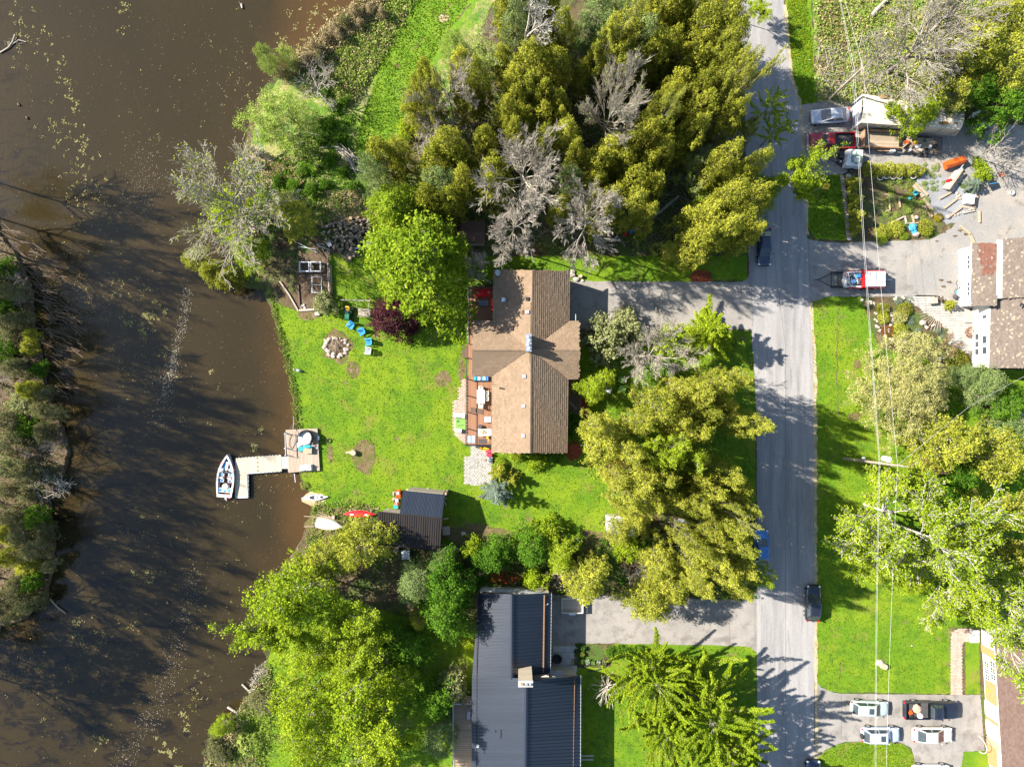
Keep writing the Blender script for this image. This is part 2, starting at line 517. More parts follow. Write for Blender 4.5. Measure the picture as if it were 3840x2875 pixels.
def bare_tree(seed,rad,h,barkm,leafm=None,limbs=9,kids=(7,6,4),depth=3,trunk_r=0.17,rise=(0.35,1.1),fork=0.35,leafn=0,size=0.16,upb=0.12,spread=0.6,lean=(0,0),wob=0.13,rmin=0.014,azr=None,leaf_t=0.5,aspect=0.6,jit=0.18):
 rng=np.random.default_rng(seed);mb=MB();ends=[]
 tz=h*fork
 base=np.zeros(3)
 tp=[base,np.array([lean[0]*0.3,lean[1]*0.3,tz*0.5]),np.array([lean[0]*0.6,lean[1]*0.6,tz]),np.array([lean[0],lean[1],h*0.7])]
 mb.tube(tp,[trunk_r,trunk_r*0.9,trunk_r*0.75,trunk_r*0.35],8,caps=False)
 for i in range(limbs):
  az=(azr[0]+(azr[1]-azr[0])*(i+0.5)/limbs+rng.normal()*0.1)if azr else i*2.39996+rng.normal()*0.25
  f=rng.uniform(0.0,1.0)
  st=tp[2]*(1-f)+tp[3]*f if f>0 else tp[2]
  el=rng.uniform(*rise)+0.3*f
  L=rad/max(0.35,math.cos(el))*rng.uniform(0.75,1.08)*(0.95-0.25*f)
  L=min(L,max(1.0,(h-st[2]))/max(0.05,math.sin(el))*1.0)if el>0.25 else L
  d=np.array([math.cos(az)*math.cos(el),math.sin(az)*math.cos(el),math.sin(el)])
  grow(mb,rng,st,d,L,trunk_r*rng.uniform(0.35,0.55),depth,kids,upb,spread,ends,wob,rmin,6,0.2)
 trunk=mesh_from_mb(mb,'trunk',barkm)
 crown=None
 if leafn and leafm:
  e=np.array(ends);idx=rng.integers(0,len(e),leafn)
  c=e[idx]+rng.normal(size=(leafn,3))*jit
  nn=rng.normal(size=(leafn,3))*0.7+np.array([0,0,0.7])
  v,f=leaf_quads(c,nn,size*rng.uniform(0.6,1.4,leafn),rng,aspect)
  crown=mesh_arrays('crown',v,f,4,leafm,np.clip(leaf_t+rng.normal(0,0.2,leafn),0,1))
 return trunk,crown
def spray_tree(seed,rad,h,leafm,barkm,limbs=26,per=420,size=0.16,zr=(0.15,0.95),droop=0.25,rise=0.25,width=0.24,trunk_r=0.15,tip_up=0.2,taper=1.0,flat=0.7,azr=None,twig=True,rmin=0.016,top=True,lenj=0.25,lean=(0,0),bendy=0.15):
 """limbs that sweep out from the trunk, each dressed with foliage along its length"""
 rng=np.random.default_rng(seed);mb=MB();lv=Leaves()
 mb.tube([(0,0,0),(lean[0]*0.5,lean[1]*0.5,h*0.5),(lean[0],lean[1],h*0.97)],[trunk_r,trunk_r*0.6,0.02],7,caps=False)
 for i in range(limbs):
  t=(i+0.5)/limbs;z0=h*(zr[0]+(zr[1]-zr[0])*t)
  az=i*2.39996+rng.normal()*0.2 if not azr else rng.uniform(*azr)
  L=rad*(1-t*taper*0.85)*rng.uniform(1-lenj,1+lenj*0.4)
  dx,dy=math.cos(az),math.sin(az);bend=rng.normal()*bendy
  S=np.linspace(0,1,9)
  pts=[]
  f0=(z0/h)
  for s in S:
   r_=L*s;zz=z0+L*(rise*s-droop*s*s*1.4+tip_up*s**3);aa=az+bend*s
   pts.append(np.array([lean[0]*f0+r_*math.cos(aa),lean[1]*f0+r_*math.sin(aa),max(0.3,zz)]))
  pts=np.array(pts)
  r0=max(rmin,trunk_r*0.38*(L/rad))
  mb.tube(list(pts),[max(rmin,r0*(1-0.8*s))for s in S],5 if r0>0.04 else 3,caps=False)
  k=int(per*L/rad)
  if k<8:continue
  s=rng.uniform(0.12,1.02,k)**0.8
  ii=np.clip((s*8).astype(int),0,7);fr=np.clip(s*8-ii,0,1.2)[:,None]
  p=pts[ii]*(1-fr)+pts[ii+1]*fr
  tang=pts[ii+1]-pts[ii];tang/=np.linalg.norm(tang,axis=1,keepdims=True)
  side=np.stack([-tang[:,1],tang[:,0],np.zeros(k)],1)
  tw=np.floor(s*15);sg=np.where(rng.random(k)<0.5,-1,1)
  w=L*width*(1.02-s)**0.7*(0.55+0.45*np.sin(tw*7.1+i)**2)
  q=rng.uniform(0,1,k)**0.8
  p=p+side*(sg*w*q)[:,None]+tang*(w*q*0.75)[:,None]+rng.normal(size=(k,3))*0.05
  p[:,2]-=w*q*0.25*droop*2
  p[:,2]+=rng.normal(0,0.05,k)
  nn=np.stack([rng.normal(0,1-flat,k),rng.normal(0,1-flat,k),np.full(k,0.8)],1)
  lv.add(p,nn,size*rng.uniform(0.6,1.35,k),0.45+rng.normal(0,0.14)+rng.normal(0,0.13,k)+0.18*(s-0.5))
  if twig:
   for _ in range(6):
    j=rng.integers(2,8);sd=rng.choice([-1,1]);tg=pts[j]-pts[j-1];tg/=np.linalg.norm(tg)
    ww=L*width*(1.1-j/8)**0.7
    mb.tube([pts[j],pts[j]+(np.array([-tg[1],tg[0],0])*sd+tg*0.75)*ww*0.9],[rmin*0.8,rmin*0.4],3,caps=False)
 if top:
  k=60;p=np.array([lean[0],lean[1],h*0.95])+rng.normal(size=(k,3))*np.array([0.18,0.18,0.35])
  lv.add(p,rng.normal(size=(k,3))+np.array([0,0,0.6]),size*rng.uniform(0.7,1.2,k),rng.uniform(0.4,0.9,k))
 return mesh_from_mb(mb,'trunk',barkm),lv.mesh('crown',leafm,rng,0.5)
def shrub_mesh(seed,rad,h,leafm,n=700,size=0.13,lump=0.15,up=0.5,aspect=0.6,fill=0.75,tsp=0.15,core=None):
 rng=np.random.default_rng(seed);d=rng.normal(size=(n,3));d[:,2]=np.abs(d[:,2])-0.12
 d/=np.linalg.norm(d,axis=1,keepdims=True)
 w=rng.normal(size=(3,3));lm=1+lump*(np.sin(d@w[0]*3)+np.sin(d@w[1]*5+1)*0.7)
 r_=rng.uniform(fill,1,n)*lm
 p=d*r_[:,None]*np.array([rad,rad,h]);p[:,2]=np.maximum(p[:,2],0.03)
 nn=d*0.6+rng.normal(size=(n,3))*0.5+np.array([0,0,up])
 v,f=leaf_quads(p,nn,size*rng.uniform(0.6,1.4,n),rng,aspect)
 return mesh_arrays('foliage',v,f,4,leafm,np.clip(0.5+rng.normal(0,tsp,n)+(lm-1)*0.8,0,1))
# planting
TREES=[]
def plant(variants,px,py,r_px,name,label,cat,group=None,zf=0.6,sc_h=None,rz=None,base_h=None,part='crown'):
 """variants: list of (trunk mesh or None, crown mesh or None, radius, height)"""
 tk,cr_,rad0,h0=variants if isinstance(variants,tuple)else variants[R.randrange(len(variants))]
 rad=r_px/PXM;
 for _ in range(2):
  s=rad/rad0;hs=s if sc_h is None else sc_h/h0
  zc=h0*hs*zf;rad=r_px/PXM*(CAM_H-zc)/CAM_H
 s=rad/rad0;hs=s if sc_h is None else sc_h/h0
 p=P(px,py,h0*hs*zf)
 root=thing(name,label,cat,(p.x,p.y,0),R.uniform(0,6.28)if rz is None else rz,group)
 root.scale=(s,s,hs)
 if tk:link('trunk',tk,root)
 if cr_:link(part,cr_,root)
 TREES.append((root,px,py))
 return root
# material palette
M={}
M['lawn']=ground_mat('lawn',[(0.072,0.140,0.006),(0.115,0.172,0.007),(0.050,0.105,0.007),(0.125,0.135,0.020),(0.12,0.09,0.045)],[(0.22,0.42,0.60),(0.7,0.50,0.66),(0.3,0.54,0.68),(0.6,0.62,0.71)],bump=0.04,bscale=4.0,grain=9.0,grain_amt=0.17)
M['lawn_b']=ground_mat('lawn_roadside',[(0.074,0.145,0.006),(0.118,0.176,0.008),(0.052,0.110,0.007),(0.130,0.140,0.024),(0.13,0.09,0.05)],[(0.2,0.42,0.60),(0.7,0.50,0.66),(0.35,0.55,0.70),(0.8,0.64,0.72)],bump=0.04,bscale=4.0,grain=9.0,grain_amt=0.16)
M['earth']=ground_mat('earth',[(0.085,0.06,0.032),(0.05,0.085,0.015),(0.045,0.03,0.018),(0.14,0.11,0.06)],[(0.35,0.42,0.6),(1.1,0.5,0.65),(0.7,0.55,0.7)],bump=0.09,bscale=3.0,grain=7.0,grain_amt=0.4)
M['meadow']=ground_mat('meadow',[(0.11,0.17,0.018),(0.20,0.19,0.07),(0.06,0.13,0.015),(0.30,0.24,0.13)],[(0.5,0.42,0.6),(0.8,0.48,0.62),(0.9,0.55,0.68)],bump=0.12,bscale=2.5,grain=7.0,grain_amt=0.4)
M['mown']=ground_mat('mown_path',[(0.085,0.17,0.010),(0.12,0.19,0.015),(0.06,0.12,0.010)],[(0.6,0.42,0.6),(1.2,0.5,0.65)],bump=0.06,bscale=4.0,grain=9.0,grain_amt=0.3)
M['road']=ground_mat('weathered_asphalt',[(0.198,0.189,0.183),(0.242,0.231,0.222),(0.176,0.169,0.165),(0.154,0.148,0.141)],[(0.9,0.4,0.6),(0.6,0.5,0.62),(1.9,0.58,0.68)],bump=0.015,bscale=12.0,grain=12.0,grain_amt=0.16,stretch=(1.2,0.09,1))
M['drive']=ground_mat('driveway_asphalt',[(0.183,0.170,0.153),(0.221,0.204,0.183),(0.140,0.128,0.115)],[(0.4,0.4,0.6),(0.8,0.5,0.66)],bump=0.012,bscale=12.0,grain=16.0,grain_amt=0.12)
M['gravel']=ground_mat('gravel',[(0.235,0.212,0.18),(0.19,0.182,0.17),(0.14,0.118,0.09)],[(0.2,0.42,0.58),(0.8,0.58,0.7)],bump=0.04,bscale=8.0,grain=11.0,grain_amt=0.22)
M['gravel_grey']=ground_mat('grey_gravel',[(0.198,0.203,0.211),(0.171,0.171,0.171)],[(0.8,0.42,0.62)],bump=0.04,bscale=9.0,grain=11.0,grain_amt=0.22)
M['dirt']=ground_mat('dirt',[(0.128,0.089,0.047),(0.076,0.085,0.017),(0.085,0.055,0.030),(0.178,0.136,0.085)],[(1.0,0.42,0.6),(1.5,0.5,0.65),(1.8,0.56,0.68)],bump=0.06,bscale=5.0,grain=9.0,grain_amt=0.35)
M['straw']=ground_mat('dry_cuttings',[(0.36,0.27,0.14),(0.26,0.17,0.09),(0.42,0.33,0.20)],[(1.4,0.42,0.6),(2.5,0.5,0.65)],bump=0.12,bscale=4.0,grain=10.0,grain_amt=0.35)
M['mulch']=ground_mat('red_mulch',[(0.21,0.045,0.018),(0.13,0.03,0.015)],[(2.0,0.42,0.6)],bump=0.05,bscale=8.0,grain=12.0,grain_amt=0.4)
M['soil']=ground_mat('garden_soil',[(0.07,0.045,0.025),(0.10,0.075,0.05)],[(1.5,0.42,0.6)],bump=0.05,bscale=8.0,grain=12.0,grain_amt=0.4)
M['sand']=ground_mat('bank_sand',[(0.34,0.27,0.17),(0.25,0.2,0.10)],[(1.2,0.42,0.6)],bump=0.05,bscale=5.0,grain=10.0,grain_amt=0.25)
def water_mat():
 m=bpy.data.materials.new('lake_water');m.use_nodes=True
 nt=m.node_tree;N=nt.nodes;L=nt.links;b=N['Principled BSDF']
 geo=N.new('ShaderNodeNewGeometry');pos=geo.outputs['Position']
 n1=N.new('ShaderNodeTexNoise');n1.inputs['Scale'].default_value=0.05;n1.inputs['Detail'].default_value=5
 mp=N.new('ShaderNodeMapping');mp.inputs['Scale'].default_value=(1.0,0.45,1);L.new(pos,mp.inputs[0]);L.new(mp.outputs[0],n1.inputs['Vector'])
 mr=N.new('ShaderNodeMapRange');mr.inputs[1].default_value=0.35;mr.inputs[2].default_value=0.65;L.new(n1.outputs[0],mr.inputs[0])
 mx=N.new('ShaderNodeMix');mx.data_type='RGBA';mx.inputs[6].default_value=(0.0205,0.0150,0.0058,1);mx.inputs[7].default_value=(0.0270,0.0190,0.0072,1)
 L.new(mr.outputs[0],mx.inputs[0])
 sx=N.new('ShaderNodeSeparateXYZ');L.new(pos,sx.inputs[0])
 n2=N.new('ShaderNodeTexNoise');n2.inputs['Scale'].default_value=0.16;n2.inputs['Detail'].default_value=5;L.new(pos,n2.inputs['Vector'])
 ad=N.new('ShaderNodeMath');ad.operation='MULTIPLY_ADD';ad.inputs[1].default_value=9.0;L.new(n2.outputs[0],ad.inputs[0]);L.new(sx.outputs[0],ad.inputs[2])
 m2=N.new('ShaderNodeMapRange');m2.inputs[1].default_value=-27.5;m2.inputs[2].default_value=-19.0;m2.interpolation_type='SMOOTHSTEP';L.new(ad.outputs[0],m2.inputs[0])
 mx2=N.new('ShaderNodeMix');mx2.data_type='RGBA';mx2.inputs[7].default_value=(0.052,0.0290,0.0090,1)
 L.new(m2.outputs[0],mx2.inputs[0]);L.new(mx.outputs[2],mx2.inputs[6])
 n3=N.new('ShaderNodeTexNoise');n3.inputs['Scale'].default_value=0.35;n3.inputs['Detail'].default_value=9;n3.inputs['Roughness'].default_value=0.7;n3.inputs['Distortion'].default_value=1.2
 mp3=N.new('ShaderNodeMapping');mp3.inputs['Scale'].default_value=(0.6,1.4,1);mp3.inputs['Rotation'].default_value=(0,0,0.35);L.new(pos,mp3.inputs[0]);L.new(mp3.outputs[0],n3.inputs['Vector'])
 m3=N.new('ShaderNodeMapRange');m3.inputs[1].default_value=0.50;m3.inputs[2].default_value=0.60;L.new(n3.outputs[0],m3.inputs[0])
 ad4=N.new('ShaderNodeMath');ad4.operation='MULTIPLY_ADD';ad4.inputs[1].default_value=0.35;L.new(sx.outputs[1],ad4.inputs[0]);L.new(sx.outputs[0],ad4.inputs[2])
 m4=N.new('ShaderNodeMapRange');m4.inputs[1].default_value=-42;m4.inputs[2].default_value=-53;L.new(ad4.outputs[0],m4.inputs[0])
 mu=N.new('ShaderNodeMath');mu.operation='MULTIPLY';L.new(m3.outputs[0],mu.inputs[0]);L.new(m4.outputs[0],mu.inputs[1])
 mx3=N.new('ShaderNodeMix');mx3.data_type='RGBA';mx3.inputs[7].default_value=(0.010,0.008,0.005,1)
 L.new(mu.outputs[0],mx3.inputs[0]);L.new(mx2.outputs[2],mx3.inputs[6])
 n5=N.new('ShaderNodeTexNoise');n5.inputs['Scale'].default_value=8.0;n5.inputs['Detail'].default_value=3;L.new(pos,n5.inputs['Vector'])
 m5=N.new('ShaderNodeMapRange');m5.inputs[1].default_value=0.3;m5.inputs[2].default_value=0.7;m5.inputs[3].default_value=0.86;m5.inputs[4].default_value=1.14;L.new(n5.outputs[0],m5.inputs[0])
 vm=N.new('ShaderNodeVectorMath');vm.operation='SCALE';L.new(mx3.outputs[2],vm.inputs[0]);L.new(m5.outputs[0],vm.inputs['Scale'])
 L.new(vm.outputs[0],b.inputs['Base Color'])
 b.inputs['Roughness'].default_value=0.07;b.inputs['IOR'].default_value=1.33
 wv=N.new('ShaderNodeTexNoise');wv.inputs['Scale'].default_value=1.6;wv.inputs['Detail'].default_value=4
 mpw=N.new('ShaderNodeMapping');mpw.inputs['Scale'].default_value=(2.2,0.8,1);mpw.inputs['Rotation'].default_value=(0,0,-0.6);L.new(pos,mpw.inputs[0]);L.new(mpw.outputs[0],wv.inputs['Vector'])
 bp=N.new('ShaderNodeBump');bp.inputs['Distance'].default_value=0.018;bp.inputs['Strength'].default_value=0.5
 L.new(wv.outputs[0],bp.inputs['Height']);L.new(bp.outputs[0],b.inputs['Normal'])
 return m
M['water']=water_mat()
M['bark_grey']=mat('bark_grey',(0.30,0.27,0.23),(0.20,0.175,0.145),4,0.9)
M['bark_silver']=mat('bark_silver',(0.37,0.33,0.265),(0.24,0.21,0.17),4,0.85)
M['bark_white']=mat('bark_white',(0.44,0.41,0.36),(0.30,0.28,0.24),3,0.8)
M['bark_brown']=mat('bark_brown',(0.13,0.09,0.06),(0.08,0.06,0.04),4,0.9)
M['twig_brown']=mat('twig_brown',(0.22,0.14,0.08),(0.15,0.1,0.06),4,0.9)
LM={'cedar':leaf_mat('cedar_leaf',(0.085,0.105,0.010),(0.385,0.385,0.048)),'yellow':leaf_mat('yellow_leaf',(0.115,0.145,0.012),(0.44,0.44,0.060)),'lime':leaf_mat('lime_leaf',(0.110,0.185,0.008),(0.38,0.46,0.030),0.4),'maple':leaf_mat('maple_leaf',(0.100,0.175,0.010),(0.31,0.385,0.030),0.4),'willow':leaf_mat('willow_leaf',(0.15,0.23,0.03),(0.38,0.46,0.10),0.35),'green':leaf_mat('green_leaf',(0.035,0.100,0.009),(0.13,0.24,0.022)),'deep':leaf_mat('deep_green_leaf',(0.027,0.063,0.015),(0.083,0.150,0.027)),'sage':leaf_mat('sage_leaf',(0.092,0.156,0.040),(0.258,0.313,0.110)),'pale':leaf_mat('pale_leaf',(0.154,0.176,0.055),(0.330,0.341,0.154)),'purple':leaf_mat('purple_leaf',(0.026,0.007,0.012),(0.100,0.035,0.040),0.15),'larch':leaf_mat('larch_leaf',(0.24,0.24,0.065),(0.52,0.49,0.19)),'spruce':leaf_mat('blue_spruce_needle',(0.057,0.088,0.057),(0.189,0.239,0.176),0.1),'scrub':leaf_mat('scrub_leaf',(0.085,0.095,0.035),(0.27,0.26,0.11)),'weed':leaf_mat('weed_leaf',(0.10,0.17,0.025),(0.32,0.38,0.085)),'dry':leaf_mat('dry_stalk',(0.20,0.15,0.07),(0.46,0.38,0.22),0.2),'gold':leaf_mat('gold_leaf',(0.139,0.129,0.005),(0.396,0.297,0.008)),'rust':leaf_mat('rust_leaf',(0.097,0.032,0.011),(0.259,0.097,0.032),0.2),'grass':leaf_mat('grass_blade',(0.059,0.119,0.006),(0.158,0.218,0.013),0.4),'pad':leaf_mat('floating_leaf',(0.088,0.082,0.019),(0.252,0.227,0.101),0.1),'foam':leaf_mat('pale_floating_bit',(0.176,0.152,0.104),(0.496,0.464,0.400),0.1),}
# the lie of the land
SHORE=[(1500,-200),(1350,0),(1240,90),(1190,130),(1150,175),(1085,235),(985,330),(935,440),(915,560),(930,620),(935,700),(950,770),(925,850),(890,930),(880,1010),(925,1075),(985,1085),(1010,1150),(1060,1280),(1088,1400),(1108,1500),(1117,1600),(1117,1770),(1140,1815),(1172,1880),(1165,1930),(1140,2000),(1090,2090),(1010,2200),(965,2330),(985,2440),(1000,2475),(955,2545),(930,2610),(880,2690),(800,2770),(762,2875),(700,3050)]
east=SHORE+[(400,12000),(12300,12000),(12300,-12000),(2600,-12000)]
ground,SH=sheet('ground',east,0.0,M['earth'],0.45,0.13,skirt=0.35)
WEST_IN=[(0,900),(60,970),(105,1080),(115,1230),(145,1330),(160,1450),(210,1560),(245,1690),(220,1800),(172,1870),(186,1990),(190,2110),(160,2230),(90,2310),(0,2335),(-200,2335),(-200,900)]
west=[(-12300,-12000),(-200,-12000),(-120,-300),(-90,300),(-60,700),(-20,860),(60,960),(110,1080),(120,1230),(150,1330),(165,1450),(215,1560),(250,1690),(225,1800),(175,1870),(190,1990),(195,2110),(165,2230),(90,2320),(0,2345),(-90,2480),(-160,3000),(-300,12000),(-12300,12000)]
sheet('far_bank',west,-0.02,M['soil'],0.45,0.15,skirt=0.5)
wt=MB();wt.poly([(-400,-400,-0.45),(400,-400,-0.45),(400,400,-0.45),(-400,400,-0.45)])
water=wt.build('water',M['water']);water['kind']='structure'
sheet('meadow',[(1375,-5),(1262,85),(1200,135),(1160,185),(1100,245),(1020,330),(960,450),(935,560),(950,620),(960,700),(975,770),(960,860),(1100,870),(1200,830),(1400,830),(1480,600),(1700,330),(1950,-200),(1520,-190)],0.008,M['meadow'],0.5,0.15)
sheet('mown_track',[(1590,-150),(1500,60),(1440,200),(1400,330),(1360,430),(1330,560),(1370,620),(1450,560),(1520,420),(1590,300),(1720,130),(1860,-120)],0.014,M['mown'],0.4,0.2,smooth=1)
YARD=[(1017,1130),(1066,1280),(1094,1400),(1114,1500),(1124,1600),(1124,1765),(1146,1812),(1178,1880),(1250,1905),(1380,1890),(1420,1920),(1640,2060),(1750,2040),(2270,2030),(2310,1960),(2480,1900),(2560,1880),(2836,1880),(2830,1450),(2816,1240),(2160,1240),(2130,1060),(2805,1050),(2800,960),(1750,960),(1400,940),(1240,950),(1200,1100),(1150,1180)]
sheet('lawn',YARD,0.012,M['lawn'],0.4,0.12)
sheet('lawn',[(1000,2480),(960,2555),(940,2620),(890,2700),(1050,3000),(2837,3000),(2837,2410),(2300,2412),(2290,2500),(2150,2500),(1300,2250),(1100,2150)],0.012,M['lawn'],0.4,0.12)
sheet('lawn',[(3036,1112),(3230,1112),(3290,1300),(3460,1340),(3540,1385),(3640,1390),(4400,1380),(4600,2380),(3560,2350),(3570,2600),(3110,2592),(3057,2560),(3054,1700),(3050,1350)],0.012,M['lawn_b'],0.4,0.10)
sheet('lawn',[(3620,2400),(3672,2400),(3676,2602),(3620,2602)],0.012,M['lawn_b'],0.4,0.05)
sheet('lawn',[(3056,3000),(3056,2850),(3090,2812),(3170,2780),(3365,2782),(3418,2805),(3436,2880),(3450,3000)],0.012,M['lawn_b'],0.4,0.1,smooth=1)
sheet('lawn',[(3600,3000),(3605,2818),(3700,2812),(3720,3000)],0.012,M['lawn_b'],0.4,0.08)
sheet('lawn',[(2940,-200),(2945,0),(2970,290),(3003,395),(3060,385),(3050,150),(3030,-200)],0.012,M['lawn_b'],0.4,0.12)
sheet('lawn',[(3024,660),(3155,655),(3175,900),(3060,895),(3032,860)],0.024,M['lawn_b'],0.4,0.08)
sheet('roadside_scrub',[(3035,-200),(3055,150),(3062,385),(3300,395),(3560,380),(4200,500),(4200,-300)],0.010,M['meadow'],0.5,0.2)
def blob(cx,cy,rx,ry,n=18,rr=R,w=0.22):
 return[(cx+rx*math.cos(6.283*i/n)*(1+w*(rr.random()*2-1)),cy+ry*math.sin(6.283*i/n)*(1+w*(rr.random()*2-1)))for i in range(n)]
for(n,cx,cy,rx,ry,mm,z)in[('dirt_patch',1365,1715,48,62,'dirt',.016),('dirt_patch',1262,1302,58,60,'dirt',.016),('dirt_patch',1325,1385,24,34,'dirt',.0165),('dirt_patch',1240,1700,10,34,'dirt',.016),('dirt_patch',1660,1420,28,34,'dirt',.016),('dirt_patch',1730,1385,12,45,'dirt',.017),('dirt_patch',1175,1870,40,26,'sand',.017),('dirt_patch',1220,1965,75,60,'dirt',.016),('dirt_patch',1155,1175,40,26,'dirt',.0165),('dirt_patch',3206,1560,26,16,'dirt',.017),('dirt_patch',3215,1365,16,18,'dirt',.017),('dirt_patch',1790,2010,130,45,'dirt',.017),('dirt_patch',2230,2030,160,40,'dirt',.0175),('sand_patch',1000,640,32,60,'sand',.016),('sand_patch',955,610,22,60,'sand',.017),('dirt_patch',1060,640,60,45,'dirt',.0165),('mulch_bed',2150,1690,32,36,'mulch',.018),('mulch_bed',2630,1040,40,30,'mulch',.018),('mulch_bed',2592,1262,28,20,'mulch',.018),('mulch_bed',2192,1535,16,45,'mulch',.018),('mulch_bed',2325,1765,60,40,'mulch',.018),('mulch_bed',1890,2165,60,26,'mulch',.018),('dirt_patch',1520,40,10,24,'sand',.019),('dirt_patch',1665,68,22,16,'sand',.019),('dirt_patch',1490,250,10,12,'dirt',.019),('dirt_patch',3120,150,60,180,'dirt',.015),('dirt_patch',2275,1245,130,60,'soil',.015)]:
 sheet(n,blob(cx,cy,rx,ry),z,M[mm],0.3,0.09,smooth=1)
sheet('garden_soil',[(1120,950),(1235,945),(1240,1110),(1205,1165),(1118,1165),(1110,1060)],0.02,M['soil'],0.3,0.08)
sheet('straw_patch',blob(1292,775,80,62),.0185,M['straw'],0.3,0.12,smooth=1)
sheet('straw_patch',blob(1378,800,40,30),.019,M['straw'],0.3,0.12,smooth=1)
EDGE_L=[(2752,-200),(2770,0),(2790,300),(2800,700),(2806,960),(2790,1030),(2765,1056)]
ROAD=[(2752,-200),(2770,0),(2790,300),(2800,700),(2809,1000),(2818,1250),(2832,1450),(2838,1700),(2839,3000),(3057,3000),(3057,2500),(3056,1700),(3053,1350),(3036,1110),(3024,860),(3020,750),(3002,400),(2966,290),(2938,0),(2920,-200)]
road,_=sheet('road',ROAD,0.030,M['road'],0.35,0.035)
sheet('driveway',[(2066,1052),(2300,1056),(2780,1057),(2803,1042),(2815,1010),(2825,1245),(2800,1236),(2750,1232),(2560,1236),(2066,1232)],0.024,M['drive'],0.35,0.06)
sheet('driveway',[(2050,2228),(2560,2240),(2790,2252),(2845,2215),(2845,2455),(2815,2425),(2770,2420),(2300,2411),(2155,2411),(2050,2411)],0.024,M['drive'],0.35,0.05)
sheet('driveway',[(3015,893),(3062,905),(3160,912),(3250,905),(3480,900),(3560,860),(3700,820),(4500,760),(4500,1200),(3660,1260),(3400,1112),(3100,1112),(3030,1135)],0.022,M['gravel'],0.4,0.08)
sheet('driveway',[(3016,893),(3062,905),(3160,912),(3400,907),(3400,1112),(3100,1112),(3036,1135)],0.027,M['drive'],0.35,0.05)
sheet('gravel_yard',[(2998,395),(3060,388),(3110,372),(3200,380),(3560,450),(4500,520),(4500,860),(3560,870),(3660,700),(3400,640),(3220,620),(3160,655),(3022,660)],0.020,M['gravel'],0.4,0.1)
sheet('grey_gravel',[(3420,680),(3480,640),(3620,700),(3640,790),(3560,850),(3520,820)],0.026,M['gravel_grey'],0.4,0.12,smooth=1)
sheet('driveway',[(3050,2535),(3075,2575),(3115,2592),(3150,2600),(3676,2604),(3692,2812),(3612,2817),(3604,2875),(3606,3000),(3452,3000),(3436,2875),(3418,2802),(3365,2780),(3165,2779),(3095,2808),(3066,2840),(3050,2875)],0.022,M['drive'],0.35,0.04)
for xs in([(3057,3000),(3056,1700),(3053,1350),(3036,1115)],[(3024,880),(3020,750),(3000,395),(2966,290),(2938,0)]):
 pts=[P(a,b)for a,b in xs];mb=MB()
 l=ragged([(p.x-0.10,p.y)for p in pts],0.6,0.06,False);r_=ragged([(p.x+0.28,p.y)for p in pts],0.6,0.12,False)
 for i in range(len(l)-1):mb.poly([(*l[i],.0345),(*r_[i],.0345),(*r_[i+1],.0345),(*l[i+1],.0345)])
 mb.build('road_shoulder',M['sand'])['kind']='structure'
M['seam']=mat('tar_seam',(0.10,0.095,0.09),(0.14,0.13,0.12),4,0.8)
def line_on(name,pxs,w,z,m,wob=0.04):
 pts=ragged([(P(a,b).x,P(a,b).y)for a,b in pxs],0.5,wob,False);mb=MB()
 for i in range(len(pts)-1):
  a=Vector(pts[i]);b=Vector(pts[i+1]);d=(b-a);n=Vector((-d.y,d.x)).normalized()*w/2
  mb.poly([(a.x-n.x,a.y-n.y,z),(b.x-n.x,b.y-n.y,z),(b.x+n.x,b.y+n.y,z),(a.x+n.x,a.y+n.y,z)])
 o=mb.build(name,m);o['kind']='structure';return o
line_on('road_seam',[(2905,980),(2945,1300),(2946,2870)],0.05,.0345,M['seam'],0.01)
line_on('road_seam',[(2814,1002),(2822,1240)],0.05,.0348,M['seam'],0.01)
line_on('road_seam',[(2734,2245),(2737,2418)],0.05,.0345,M['seam'],0.02)
line_on('road_seam',[(2831,2250),(2830,2425)],0.05,.0345,M['seam'],0.01)
line_on('road_seam',[(3055,2555),(3054,2830)],0.06,.0345,M['seam'],0.01)
line_on('road_seam',[(3155,2600),(3154,2780)],0.05,.0345,M['seam'],0.01)
line_on('road_seam',[(3030,900),(3040,1110)],0.06,.0345,M['seam'],0.03)
line_on('drainage_rut',[(3140,1140),(3138,1400),(3143,1580)],0.14,.016,M['dirt'],0.08)
line_on('drainage_rut',[(3150,2480),(3146,2570)],0.16,.016,M['dirt'],0.08)
line_on('wheel_rut',[(1640,80),(1700,0)],0.20,.0185,M['dirt'],0.1)
line_on('wheel_rut',[(1715,75),(1775,0)],0.20,.0185,M['dirt'],0.1)
line_on('wheel_rut',[(1550,190),(1600,130)],0.15,.0185,M['dirt'],0.1)
for cx,cy,rx,ry in[(3005,1488,5,9),(3012,1482,2,3)]:
 sheet('oil_stain',blob(cx,cy,rx,ry,10),.035,M['seam'],0,0)
for cx,cy in[(3540,870),(3580,885),(3620,878),(3515,905),(3600,865),(3530,1050),(3560,1058),(3540,1075)]:
 sheet('oil_stain',blob(cx,cy,R.uniform(5,14),R.uniform(3,7),10,w=0.5),.030,M['soil'],0.2,0.06)
